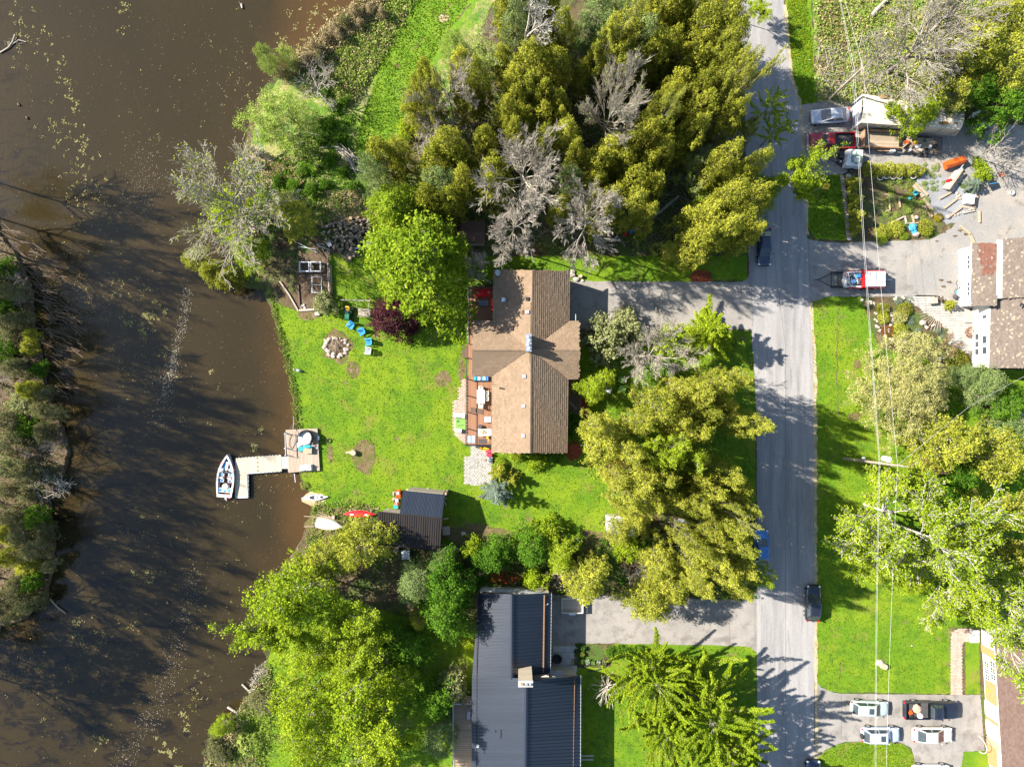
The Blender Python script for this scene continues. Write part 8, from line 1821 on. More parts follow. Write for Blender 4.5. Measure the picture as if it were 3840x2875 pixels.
# tree kinds
B=M['bark_grey'];BB=M['bark_brown'];BS=M['bark_silver'];BW=M['bark_white']
V={}
def ct(key,n,rad,h,leaf,bark,**k):V[key]=[(*clump_tree(100*len(V)+i,rad,h,LM[leaf],M[bark],**k),rad,h)for i in range(n)]
ct('cedar',5,2.6,9.0,'cedar','bark_brown',n_cl=120,cr=.40,per=100,size=.17,zb=.12,prof=.75,inner=.5,lump=.16,up=.6,zs=1.25,tspread=.16)
ct('yellow',4,3.2,9.5,'yellow','bark_grey',n_cl=160,cr=.43,per=85,size=.18,zb=.15,prof=.6,inner=.5,lump=.22,up=.5,zs=1.0,tspread=.17)
ct('lime',3,3.8,10.5,'lime','bark_grey',n_cl=180,cr=.46,per=75,size=.19,zb=.2,prof=.5,inner=.35,lump=.24,up=.5,zs=.8,tspread=.15)
ct('green',3,3.0,8.0,'green','bark_brown',n_cl=90,cr=.52,per=105,size=.22,zb=.12,prof=.5,inner=.45,lump=.2,up=.5,tspread=.15)
ct('sage',3,3.2,8.5,'sage','bark_grey',n_cl=100,cr=.52,per=120,size=.17,zb=.12,prof=.5,inner=.5,lump=.15,up=.5,tspread=.12)
ct('scrub',4,2.2,3.6,'scrub','bark_grey',n_cl=60,cr=.42,per=95,size=.16,zb=.05,prof=.5,inner=.4,lump=.25,up=.3,tspread=.2)
ct('bush',3,1.6,2.2,'green','bark_brown',n_cl=36,cr=.36,per=85,size=.17,zb=.05,prof=.5,inner=.4,lump=.2,up=.5,tspread=.16)
ct('limebush',3,1.6,2.6,'lime','bark_brown',n_cl=36,cr=.36,per=75,size=.18,zb=.05,prof=.5,inner=.4,lump=.25,up=.5,tspread=.16)
ct('palebush',2,1.6,2.4,'pale','bark_grey',n_cl=40,cr=.34,per=90,size=.16,zb=.05,prof=.5,inner=.4,lump=.2,up=.5,tspread=.14)
V['maple']=[(*clump_tree(901,4.6,12.5,LM['maple'],M['bark_grey'],n_cl=240,cr=.55,per=105,size=.24,zb=.15,prof=.62,inner=.45,lump=.17,up=.6,zs=.75,tspread=.13),4.4,12.5)]
V['willow']=[(*clump_tree(902,4.2,8.5,LM['willow'],M['bark_grey'],n_cl=150,cr=.52,per=120,size=.20,zb=.12,prof=.5,inner=.35,lump=.25,up=.3,zs=1.0,tspread=.14,aspect=.3),4.2,8.5)]
V['purple']=[(*clump_tree(903,3.1,4.6,LM['purple'],M['bark_brown'],n_cl=120,cr=.46,per=120,size=.17,zb=.05,prof=.5,inner=.5,lump=.07,up=.5,zs=1.0,tspread=.12,shell=.7),3.1,4.6)]
V['birch']=[(*bare_tree(910+i,5.5,12.0,M['bark_white'],LM['lime'],limbs=11,kids=(6,5,4),depth=3,trunk_r=.16,rise=(.25,.9),leafn=14000,size=.21,upb=.08,rmin=.024,spread=.65),5.5,12.0)for i in range(2)]
V['thinlime']=[(*bare_tree(920+i,4.5,10.5,M['bark_silver'],LM['lime'],limbs=10,kids=(6,5,3),depth=3,trunk_r=.15,rise=(.3,1.0),leafn=15000,size=.23,upb=.1,rmin=.013),4.5,10.5)for i in range(2)]
V['thinyellow']=[(*bare_tree(925,4.5,10.5,M['bark_grey'],LM['yellow'],limbs=10,kids=(7,6,4),depth=3,trunk_r=.17,rise=(.2,.9),leafn=15000,size=.22,upb=.08,rmin=.013),4.5,10.5)]
V['bare']=[(*bare_tree(930+i,4.0,11.0,M['bark_silver'],limbs=12,kids=(8,8,5),depth=3,trunk_r=.12,rise=(.25,1.0),upb=.12,spread=.55,rmin=.012),4.0,11.0)for i in range(3)]
V['barefan']=[(*bare_tree(940,4.6,12.5,M['bark_silver'],LM['willow'],limbs=13,kids=(10,8,5),depth=3,trunk_r=.11,rise=(.25,.85),fork=.3,upb=.2,spread=.42,rmin=.012,leafn=500,size=.16,wob=.06),4.6,12.5)]
V['baredroop']=[(*bare_tree(941+i,3.2,9.5,M['bark_silver'],limbs=11,kids=(9,8,5),depth=3,trunk_r=.10,rise=(.0,.7),fork=.4,upb=-.02,spread=.5,rmin=.013),3.2,9.5)for i in range(2)]
V['snag']=[(*bare_tree(943,4.5,12,M['bark_white'],limbs=6,kids=(6,5,4),depth=3,trunk_r=.17,rise=(.15,.8),fork=.35,upb=.06,spread=.65,rmin=.018,azr=(-.6,1.1)),4.5,12)]
V['shore']=[(*bare_tree(944,6.3,10.5,M['bark_silver'],LM['lime'],limbs=16,kids=(9,6,4),depth=3,trunk_r=.22,rise=(.1,.9),fork=.25,upb=.06,spread=.6,rmin=.021,leafn=3200,size=.19),6.3,10.5)]
V['greyoak']=[(*bare_tree(945,6.8,12.0,M['bark_grey'],LM['yellow'],limbs=16,kids=(9,7,4),depth=3,trunk_r=.26,rise=(.1,.8),fork=.25,upb=.05,spread=.65,rmin=.022,leafn=3200,size=.20),6.8,12)]
V['twiggy']=[(*bare_tree(946,2.6,4.5,M['bark_grey'],limbs=12,kids=(7,5,3),depth=2,trunk_r=.10,rise=(.1,.9),fork=.15,upb=.04,spread=.7,rmin=.014),2.6,4.5)]
V['redtwig']=[(*bare_tree(947,1.6,2.2,M['twig_brown'],limbs=14,kids=(7,5),depth=2,trunk_r=.06,rise=(.1,1.1),fork=.1,upb=.06,spread=.7,rmin=.014),1.6,2.2)]
V['spiky']=[(*bare_tree(948,2.0,3.0,M['bark_silver'],limbs=26,kids=(3,2),depth=1,trunk_r=.12,rise=(-.1,.9),fork=.4,upb=.0,spread=.5,rmin=.018,wob=.07),2.0,3.0)]
V['palestems']=[(*bare_tree(949,4.2,11,M['bark_silver'],LM['willow'],limbs=12,kids=(9,6,3),depth=3,trunk_r=.14,rise=(.5,1.1),fork=.25,upb=.2,spread=.4,rmin=.02,leafn=9000,size=.18),4.2,11)]
V['star']=[(*spray_tree(950,4.4,9.0,LM['lime'],M['bark_brown'],limbs=80,per=900,size=.18,zr=(.08,.93),droop=.12,rise=.15,width=.24,tip_up=.15,taper=.85,lenj=.45,bendy=.3,flat=.45),3.7,9.0)]
V['plume']=[(*spray_tree(951+i,6.2,11.0,LM['lime'],M['bark_grey'],limbs=96,per=1150,size=.19,zr=(.08,.9),droop=.1,rise=.85,width=.15,tip_up=.1,taper=.45,flat=.35,lenj=.6,bendy=.5),5.0,11.0)for i in range(2)]
V['larch']=[(*clump_tree(955,7.0,6.5,LM['larch'],M['bark_grey'],n_cl=460,cr=.46,per=115,size=.17,zb=.2,prof=.45,inner=.15,lump=.10,up=.4,zs=.7,tspread=.14,aspect=.35),6.9,6.5)]
V['poplar']=[(*spray_tree(956+i,3.4,11.5,LM['lime'],M['bark_silver'],limbs=22,per=330,size=.20,zr=(.3,.95),droop=.0,rise=.5,width=.2,tip_up=.1,taper=.5,flat=.4),3.4,11.5)for i in range(2)]
V['bluespruce']=[(*spray_tree(960,2.2,5.0,LM['spruce'],M['bark_brown'],limbs=46,per=420,size=.12,zr=(.06,.93),droop=.15,rise=.1,width=.26,tip_up=.1),2.2,5.0)]
V['gold']=[(*spray_tree(961,1.8,3.6,LM['yellow'],M['bark_brown'],limbs=40,per=360,size=.14,zr=(.06,.93),droop=.1,rise=.3,width=.25,tip_up=.1),1.8,3.6)]
V['ball']=[(None,shrub_mesh(970+i,1.0,.9,LM['cedar'],1300,.12,.06),1.0,.9)for i in range(2)]
V['limeball']=[(None,shrub_mesh(972,1.0,1.2,LM['maple'],1400,.12,.05),1.0,1.2)]
V['goldball']=[(None,shrub_mesh(973,1.0,.8,LM['gold'],1100,.13,.12),1.0,.8)]
V['yellowball']=[(None,shrub_mesh(974+i,1.0,1.0,LM['yellow'],1500,.12,.12),1.0,1.0)for i in range(2)]
V['rustball']=[(None,shrub_mesh(976,1.0,.7,LM['rust'],900,.12,.15),1.0,.7)]
V['blueball']=[(None,shrub_mesh(977,1.0,.7,LM['spruce'],800,.13,.2),1.0,.7)]
V['paleball']=[(None,shrub_mesh(978,1.0,.8,LM['larch'],1100,.13,.15),1.0,.8)]
V['clump']=[(None,shrub_mesh(979,1.0,.7,LM['weed'],500,.22,.2,aspect=.3),1.0,.7)]
# single trees, each with its own words
S=[('maple',5,510,60,395,'maple_tree','tree','big bright lime green maple above the purple bush',{'rz':.4,'sc_h':14}),('maple',5,360,-320,215,'maple_tree','tree','narrow upper spire of bright lime maple beside the straw patch',{'rz':2}),('purple',5,350,375,198,'plum_bush','bush','rounded dark purple leaved bush between the blue chairs and the deck',{}),('willow',1,1790,760,255,'willow_tree','tree','pale green feathery willow leaning over the lake on the upper bank',{}),('willow',1,1690,360,85,'willow_tree','tree','left pale green tuft above the feathery willow, over open water',{'sc_h':6}),('willow',1,1825,355,70,'willow_tree','tree','right pale green tuft above the feathery willow',{'sc_h':5}),('twiggy',1,2020,560,190,'bare_bush','bush','brown twiggy bare bush right of the feathery willow',{}),('twiggy',1,2060,470,120,'bare_bush','bush','small brown twiggy bush above the larger brown one by the willow',{}),('shore',1,1510,1300,345,'bare_tree','tree','silver grey bare tree with spreading twigs hanging over the lake',{'rz':2.6}),('yellow',4,1250,15,80,'cedar_tree','tree','small olive yellow cedar over the water under the silver bare tree, leftmost',{'sc_h':4.5}),('cedar',4,1360,95,95,'cedar_tree','tree','olive cedar overhanging the water, second from the left under the bare tree',{'sc_h':4.5}),('cedar',4,1470,140,90,'cedar_tree','tree','olive cedar overhanging the water, third from the left under the bare tree',{'sc_h':4.5}),('lime',1,1450,1380,170,'leafy_tree','tree','yellow green leafy tree growing up through the silver bare tree',{'sc_h':6}),('yellow',1,1860,1370,150,'cedar_tree','tree','olive green tree between the silver bare tree and the straw patch',{'sc_h':7}),('lime',1,1640,1330,110,'leafy_tree','tree','pale lime crown under the right half of the silver shore tree',{'sc_h':5}),('lime',4,1600,-40,150,'leafy_tree','tree','lime crown under the lower half of the silver shore tree',{'sc_h':5}),('twiggy',1,1660,1290,150,'bare_bush','bush','grey twiggy growth at the right side of the silver bare tree',{}),('snag',2,1190,250,250,'dead_tree','tree','white dead tree with one long forked limb reaching right',{'rz':0.1,'sc_h':17}),('palestems',2,960,420,160,'bare_tree','tree','thin white stemmed tree just left of the white forked dead tree',{}),('bare',2,690,600,190,'bare_tree','tree','bluish grey bare tree with broken limbs right of the mown track',{'sc_h':14}),('baredroop',2,640,840,150,'bare_tree','tree','low grey bare tree below the bluish bare one beside the track',{}),('barefan',2,1735,760,262,'bare_tree','tree','perfect fan of silver bare branches in the middle of the wood',{'sc_h':15}),('bare',2,1170,1140,290,'bare_tree','tree','widest tangled silver bare tree above the brown roofed house',{'sc_h':17}),('baredroop',2,1110,1490,190,'bare_tree','tree','drooping silver bare tree just above the brown roof',{'sc_h':17}),('baredroop',2,1580,1460,225,'bare_tree','tree','drooping silver bare tree above the shaded drive',{'sc_h':17}),('bare',2,1540,1210,150,'bare_tree','tree','small upright bare tree between two drooping ones',{}),('baredroop',2,1430,1080,125,'bare_tree','tree','thin dark twigged bare tree right of the widest tangled one',{}),('snag',2,850,1330,85,'dead_tree','tree','small leaning bare tree in the gap above the maple',{'rz':2.2}),('baredroop',2,1990,1280,70,'bare_tree','tree','smallest silver bare tree near the pale fallen trunk',{}),('palestems',2,2120,210,110,'bare_tree','tree','thin white forked stems near the top edge left of the road',{}),('baredroop',2,2190,390,110,'bare_tree','tree','white bare limbs lying over cedars left of the road, upper right of the wood',{}),('bare',3,190,960,170,'bare_tree','tree','greyish bare crown left of the red pickup and across the road',{}),('palestems',3,90,1130,150,'bare_tree','tree','pale tree with faint leaves below the greyish bare crown',{}),('baredroop',5,860,70,110,'bare_tree','tree','silver bare twigs hanging over the right side of the lime maple',{}),('sage',2,1650,95,140,'leafy_tree','tree','soft blue green tree at the top edge with white stems, left one',{'sc_h':10}),('sage',2,1720,230,145,'leafy_tree','tree','soft blue green tree below the one at the top edge',{'sc_h':10}),('sage',2,1840,70,110,'leafy_tree','tree','soft blue green tree at the top edge, right one',{'sc_h':10}),('palestems',2,1800,130,130,'birch_tree','tree','white stems slanting through the blue green trees at the top',{}),('sage',2,1610,330,60,'leafy_tree','tree','smallest soft blue green tree bordering the dark gap',{}),('willow',2,725,275,115,'leafy_bush','bush','pale green feathery bush right of the mown track, upper one',{'sc_h':5}),('limebush',2,420,850,85,'leafy_bush','bush','bright green bush at the right edge of the mown track',{}),('twiggy',2,560,920,100,'bare_bush','bush','grey twigs beside the bright green bush by the track',{}),('twiggy',2,960,170,110,'bare_bush','bush','reddish grey twiggy crown at the top of the wood edge',{}),('poplar',3,560,690,130,'poplar_tree','tree','upper wispy lime tree leaning over the road from the left',{'rz':0}),('poplar',3,600,850,130,'poplar_tree','tree','middle wispy lime tree leaning over the road from the left',{'rz':1}),('thinlime',3,710,1170,190,'poplar_tree','tree','large lime leafed tree with white twigs reaching over the road',{}),('lime',3,520,1230,140,'leafy_tree','tree','yellow green tree behind the lime tree that reaches over the road',{}),('thinlime',3,470,90,90,'leafy_tree','tree','small dark green leafy branch over the top of the road',{}),('thinlime',3,120,1290,130,'leafy_tree','tree','lime tree with white branches inside the wood above the drive end',{}),('greyoak',3,1530,300,350,'bare_tree','tree','huge grey bare tree with long limbs above the cream tent',{}),('yellow',3,1870,320,210,'leafy_tree','tree','yellow olive tree right of the huge bare tree',{'sc_h':11}),('yellow',3,2080,150,210,'leafy_tree','tree','yellow olive tree in the very top right corner',{'sc_h':11}),('yellow',3,2120,430,200,'leafy_tree','tree','yellow olive tree at the right edge above the deep green one',{'sc_h':11}),('thinyellow',3,1700,560,190,'leafy_tree','tree','thin yellow green tree partly over the cream tent',{}),('green',3,2040,690,170,'leafy_tree','tree','deep green leafy tree right of the cream tent',{'sc_h':8}),('green',3,1880,590,120,'leafy_tree','tree','green leafy tree above the right end of the cream tent',{'sc_h':8}),('lime',3,1520,740,150,'leafy_tree','tree','bright lime leafed crown hanging over the middle of the cream tent',{'sc_h':7}),('limebush',3,1310,750,65,'leafy_bush','bush','small lime leafy branch over the left part of the cream tent',{'sc_h':5}),('twiggy',3,2010,960,170,'bare_bush','bush','grey bare spreading bush over the yard beside the orange plow',{}),('twiggy',3,2120,1080,120,'bare_bush','bush','grey bare bush at the right edge of the open gravel',{}),('palebush',5,1690,540,165,'flowering_bush','bush','big pale silvery flowering bush right of the brown gable',{'sc_h':5}),('bare',5,1990,640,230,'bare_tree','tree','white barked bare tree between the drive and the yellow trees',{'sc_h':9}),('palebush',5,1850,460,130,'flowering_bush','bush','pale silvery bush above the white barked tree beside the drive',{'sc_h':4}),('lime',5,1640,840,135,'leafy_tree','tree','fresh lime green small maple against the dark porch',{'sc_h':5}),('star',6,185,480,190,'spruce_tree','tree','star shaped lime green conifer at the corner of drive and road',{'rz':.2}),('bush',5,2050,780,120,'leafy_bush','bush','green undergrowth below the white barked bare tree',{}),('limebush',5,2100,560,100,'leafy_bush','bush','lime undergrowth right of the white barked bare tree',{}),('bush',5,1510,1100,90,'leafy_bush','bush','dark green bush in the shade against the house wall below the porch',{}),('limebush',5,1575,1080,40,'leafy_bush','bush','small yellow green bush at the lit edge of the house shade',{}),('limeball',5,1027,1338,42,'round_shrub','shrub','smooth round bright green shrub below the bottom left roof corner',{}),('gold',5,1020,1405,82,'golden_conifer','conifer','yellow green feathery conifer right of the paver patio',{}),('bluespruce',5,1010,1540,125,'blue_spruce','tree','grey blue spruce below the paver patio',{}),('gold',5,1110,1440,70,'golden_conifer','conifer','olive conifer between the blue spruce and the brown roof',{}),('limebush',5,1255,1325,70,'leafy_bush','bush','bright leafy bush under the bottom edge of the brown roof',{'sc_h':1.6}),('limebush',5,1120,1295,50,'leafy_bush','bush','smaller leafy bush left of the bright one under the brown roof',{'sc_h':1.4}),('bush',5,1380,1290,60,'leafy_bush','bush','dark leafy bush in shade under the right end of the bottom eave',{'sc_h':1.4}),('palebush',4,2110,310,92,'flowering_bush','bush','leafy bush with white flowers at the lower corner of the garden plot',{'sc_h':2.5}),('clump',4,1970,1487,30,'grass_tuft','plant','bright green tuft at the bank below the dock platform',{}),('clump',5,45,1590,20,'grass_tuft','plant','small green tuft left of the orange garden machine',{}),('larch',6,1450,850,400,'larch_tree','tree','very wide pale yellow larch spreading over the right lawn',{'rz':1.2}),('sage',6,1960,830,150,'leafy_tree','tree','pale green soft tree between the spreading larch and the white house',{'sc_h':5}),('sage',6,1830,770,90,'leafy_tree','tree','small pale green tree touching the right side of the spreading larch',{'sc_h':4}),('yellow',6,1740,1215,210,'leafy_tree','tree','broad yellow tree above and right of the utility pole',{}),('yellow',6,2030,1300,200,'leafy_tree','tree','broad yellow tree at the right edge beside the other yellow one',{}),('sage',6,2120,1150,140,'leafy_tree','tree','blue green tree at the right edge below the stone path',{}),('green',6,1800,1420,150,'leafy_tree','tree','green tree in the gap right of the reddish bush',{}),('redtwig',6,1500,1350,95,'bare_bush','bush','reddish brown bare bush beside the top of the utility pole',{'sc_h':5}),('birch',9,1330,10,400,'birch_tree','tree','lime birch with white limbs just below the utility pole',{'sc_h':8.5}),('birch',9,1600,170,400,'birch_tree','tree','biggest lime birch, whose white branches fan to the right',{}),('birch',9,1770,430,330,'birch_tree','tree','lime birch below the biggest one, over the shaded lawn',{}),('birch',9,2030,640,350,'birch_tree','tree','white limbed birch leaning over the rose brown roof',{}),('thinyellow',9,2050,90,260,'leafy_tree','tree','dull olive brown tree at the right edge above the brick house',{}),('green',9,1950,350,190,'leafy_tree','tree','green tree between the birches and the right edge',{}),('yellow',9,2120,330,130,'leafy_tree','tree','olive tree at the right edge over the red brown patch',{}),('plume',9,150,1300,300,'feathery_tree','tree','huge feathery lime tree with arching plumes left of the road',{'rz':1.0}),('plume',8,2020,1080,240,'feathery_tree','tree','feathery lime tree at the upper left of the huge feathery one',{'rz':3.0}),('plume',9,330,1620,230,'feathery_tree','tree','feathery lime tree at the bottom edge left of the road',{'rz':2.2}),('plume',8,2090,1380,220,'feathery_tree','tree','feathery lime tree at the lower left of the huge feathery one',{'rz':4.4}),('spiky',8,1710,1130,120,'dead_bush','bush','spiky pale dead bush left of the feathery trees',{}),('lime',7,1900,560,300,'leafy_tree','tree','large yellow lime tree overhanging the lake below the boats',{}),('thinlime',7,1880,700,260,'leafy_tree','tree','thin lime tree with white limbs low over the lake',{}),('yellow',8,120,230,200,'leafy_tree','tree','yellow olive tree left below the black shed roof',{}),('yellow',7,2080,330,170,'leafy_tree','tree','yellow tree at the bank between the rowing boat and the large lime tree',{}),('lime',8,120,1250,330,'leafy_tree','tree','vast lime tree over the lower bank left of the narrow deck',{'sc_h':11}),('lime',7,1960,1280,250,'leafy_tree','tree','lime tree at the lower bank beside the two grey logs',{}),('thinlime',8,300,1420,260,'birch_tree','tree','white trunked lime tree at the bottom edge left of the narrow deck',{}),('lime',7,2020,1560,220,'leafy_tree','tree','lime tree at the bottom edge close to the bank',{}),('green',8,610,1250,140,'leafy_tree','tree','green tree against the narrow deck of the dark house',{}),('sage',8,640,1480,130,'leafy_tree','tree','grey green tree at the bottom edge beside the narrow deck',{'sc_h':6}),('palebush',8,735,1130,120,'flowering_bush','bush','pale leafy bush touching the top end of the narrow deck',{'sc_h':4}),('green',8,420,880,180,'leafy_bush','bush','broad dark green bush in the lawn left of the dark house',{'sc_h':4.5}),('sage',8,480,460,150,'leafy_tree','tree','blue green round tree below the black shed',{}),('green',8,690,470,190,'leafy_tree','tree','vivid green tree at the top left corner of the dark house',{}),('sage',8,640,330,100,'leafy_tree','tree','small grey green tree behind the blue green round one',{'sc_h':6}),('green',8,680,680,185,'leafy_tree','tree','green leafy tree leaning on the left eave of the dark house',{}),('yellow',8,500,720,60,'leafy_tree','tree','small golden tinged tree left of the leaning green one',{'sc_h':5}),('limebush',8,820,860,50,'leafy_bush','bush','small lime bush beside the left eave of the dark house',{}),('green',8,980,290,150,'leafy_tree','tree','green apple tree right of the shed rails',{'sc_h':5}),('limebush',8,850,230,80,'leafy_bush','bush','bright bush left of the green apple tree',{'sc_h':4}),('green',8,1240,250,150,'leafy_tree','tree','green tree above the wood heap, left one',{'sc_h':5.5}),('limebush',8,1350,110,90,'leafy_bush','bush','bright lime bush on the lawn edge above the wood heap',{'sc_h':3.5}),('lime',8,1420,290,130,'leafy_tree','tree','yellow lime tree above the wood heap, right one',{'sc_h':6}),('limebush',8,1250,440,100,'leafy_bush','bush','pale lime bush at the top right corner of the dark house',{'sc_h':3}),('yellow',8,1590,460,165,'leafy_tree','tree','yellow olive tree hanging over the white railed trailer',{}),('yellow',8,1990,600,165,'leafy_tree','tree','yellow olive tree over the middle of the lower drive',{}),('yellow',8,2130,500,150,'leafy_tree','tree','yellow olive tree above the lower drive, right of the hanging one',{}),('bush',8,1500,180,80,'leafy_bush','bush','dark green bush left of the white enclosed trailer',{}),('limebush',8,1850,230,110,'leafy_bush','bush','green bush below the white enclosed trailer',{'sc_h':2}),('twiggy',8,1920,400,120,'bare_bush','bush','brown bare bush in the middle of the yellow trees by the lower drive',{}),('yellow',8,1900,60,130,'leafy_tree','tree','yellow tree covering the right end of the white enclosed trailer',{}),('lime',7,1430,1400,80,'leafy_bush','bush','bright lime branch hanging over the water at the lower bank',{'sc_h':3}),('scrub',7,1690,1250,100,'scrub_bush','bush','dull olive bush between the two grey logs',{'sc_h':2}),('scrub',7,1400,1560,100,'scrub_bush','bush','dull scrub at the bottom left tip of the bank',{'sc_h':1.5}),('clump',7,1620,1500,90,'leafy_bush','bush','bright green low bush on the lower bank',{'sc_h':1.2}),('yellow',3,190,850,110,'leafy_tree','tree','golden olive cedar above the greyish bare crown left of the road',{}),('ball',6,1440,350,52,'round_shrub','shrub','dark green round shrub at the top of the flower beds',{}),('yellowball',6,1418,482,56,'round_shrub','shrub','golden green round shrub, largest ball in the flower beds',{}),('yellowball',6,1310,400,42,'round_shrub','shrub','orange tinged round shrub near the cables',{}),('ball',6,1300,340,45,'round_shrub','shrub','dark green shrub above the orange tinged one',{}),('rustball',6,1325,486,40,'round_shrub','shrub','rust brown round shrub at the corner of the rock border',{}),('paleball',6,1410,400,50,'round_shrub','shrub','pale yellow mound beside the golden green ball',{}),('paleball',6,1550,555,75,'round_shrub','shrub','pale yellow spreading shrub at the lower end of the flower beds',{}),('blueball',6,1480,420,28,'low_plant','plant','blue green low plant right of the pale yellow mound',{}),('blueball',6,1525,495,28,'low_plant','plant','blue green low plant right of the golden green ball',{}),('blueball',6,1660,485,26,'low_plant','plant','blue green low plant beside the curved terrace',{}),('blueball',6,1690,520,18,'low_plant','plant','smallest blue green low plant beside the curved terrace',{}),('blueball',6,1400,290,25,'low_plant','plant','blue green low plant at the top left of the flower beds',{}),('blueball',6,1468,285,25,'low_plant','plant','blue green low plant at the edge of the drive by the flower beds',{}),('redtwig',6,1680,590,90,'bare_bush','bush','reddish bare bush in front of the white house windows',{}),('ball',6,1785,670,75,'round_shrub','shrub','wide dark green shrub at the corner of the white house',{}),('rustball',6,1870,495,38,'round_shrub','shrub','small rusty shrub right at the white house wall',{}),('gold',6,1740,310,50,'golden_conifer','conifer','bright yellow green conifer on the rounded terrace',{'sc_h':1.8}),('yellowball',3,1390,1475,55,'round_shrub','shrub','round gold tinged bush at the lower edge of the garden island',{}),('yellowball',3,1570,1470,55,'round_shrub','shrub','round gold green bush right of the crumpled blue sack',{}),('limeball',3,1437,1525,30,'round_shrub','shrub','small smooth green ball between the two round gold bushes',{}),('limeball',3,1590,1500,32,'round_shrub','shrub','smooth green ball attached to the right round bush',{}),('yellowball',3,1300,1500,55,'round_shrub','shrub','yellow green bush at the lower left corner of the raised beds',{}),('limeball',3,1290,1545,40,'round_shrub','shrub','light green ball beside the drive below the raised beds',{}),('goldball',3,1662,1408,30,'round_shrub','shrub','bright yellow flowering bush beside the pinkish boulder',{}),('goldball',3,1478,1230,14,'low_plant','plant','small bright yellow flower clump in the raised beds',{}),('bluespruce',3,1900,1190,75,'blue_spruce','tree','small grey blue spruce above the white planter box',{'sc_h':2}),('limebush',3,1930,1110,80,'leafy_bush','bush','bright green mound above the small blue spruce',{'sc_h':1.4}),('gold',3,1120,1180,72,'hedge_conifer','hedge','feathery hedge conifer, top one of the column behind the cables',{}),('gold',3,1130,1290,76,'hedge_conifer','hedge','feathery hedge conifer, second of the column behind the cables',{}),('gold',3,1140,1390,74,'hedge_conifer','hedge','feathery hedge conifer, third of the column behind the cables',{}),('gold',3,1130,1480,60,'hedge_conifer','hedge','feathery hedge conifer, lowest of the column behind the cables',{}),('yellow',2,2140,1620,95,'cedar_tree','tree','rounded yellow cedar alone beside the top of the brown house drive',{'sc_h':6}),('thinlime',8,140,720,220,'leafy_tree','tree','thin lime tree over the shaded lawn left of the leaning green tree',{}),('lime',8,60,980,190,'leafy_tree','tree','bright lime tree above the vast one on the lower bank',{}),('lime',7,2040,930,180,'leafy_tree','tree','bright lime tree over the bank above the cut log ring',{}),('lime',8,330,1090,150,'leafy_tree','tree','bright lime tree below the broad dark green bush',{}),('yellow',8,1800,130,110,'leafy_tree','tree','yellow crown over the lower right of the white trailer',{'sc_h':8}),('yellow',8,2060,330,150,'leafy_tree','tree','yellow crown below the pale blue shed roof',{}),('yellow',9,60,-40,120,'leafy_tree','tree','yellow crown right of the pale blue shed roof',{}),('lime',9,1250,330,170,'leafy_tree','tree','lime crown at the left skirt of the birches',{}),('lime',9,1480,430,150,'leafy_tree','tree','lime crown at the lower skirt of the birches',{}),('green',6,2080,980,120,'leafy_tree','tree','green tree over the stone path at the right edge',{'sc_h':6}),]
for kind,kz,x,y,r,nm,cat,lb,kw in S:
 px,py=Z(kz,x,y);zf=.62 if V[kind][0][3]>3 else .4
 plant(V[kind],px,py,r/ZO[kz][2],nm,lb,cat,zf=zf,part='foliage' if V[kind][0][0]is None else 'crown',**kw)
hd=0
for(x,y,r,k,lb)in[(1210,1090,48,'yellowball','first'),(1275,1105,50,'yellowball','second'),(1340,1095,50,'yellowball','third'),(1405,1105,50,'yellowball','fourth'),(1470,1100,48,'yellowball','fifth'),(1530,1105,42,'yellowball','sixth')]:
 plant(V[k],*Z(3,x,y),r/1.725,'hedge_bush',lb+' bush from the left in the yellow green hedge below the trailers','hedge','bushes of the hedge below the trailers',zf=.4,sc_h=1.3,part='foliage')
for i,w in enumerate(('first','second','third','fourth','fifth')):
 plant(V['bush'],*Z(8,1740+i*50,905+(i%2)*8),24,'hedge_bush',w+' bush from the left in the low green hedge along the lower drive','hedge','bushes of the low hedge along the lower drive',zf=.4,sc_h=1.0)
for i in range(26):
 p=Z(3,R.uniform(1560,1700),R.uniform(1060,1240));plant(V['clump'],*p,R.uniform(5,11),'garden_plant','small leafy plant dotted in the pale gravel garden','plant','small plants dotted in the gravel garden',zf=.4,part='foliage')
rr=random.Random(77);gb_=[(1310,1160),(1500,1150),(1560,1260),(1640,1380),(1560,1420),(1330,1430),(1300,1250)];k=0
while k<60:
 x,y=rr.uniform(1300,1640),rr.uniform(1150,1430)
 if not in_poly(x,y,gb_):continue
 plant(V['clump'],*Z(3,x,y),rr.uniform(7,15),'vegetable_plant','green leafy plant growing in the raised beds','plant','leafy plants in the raised beds',zf=.4,part='foliage');k+=1
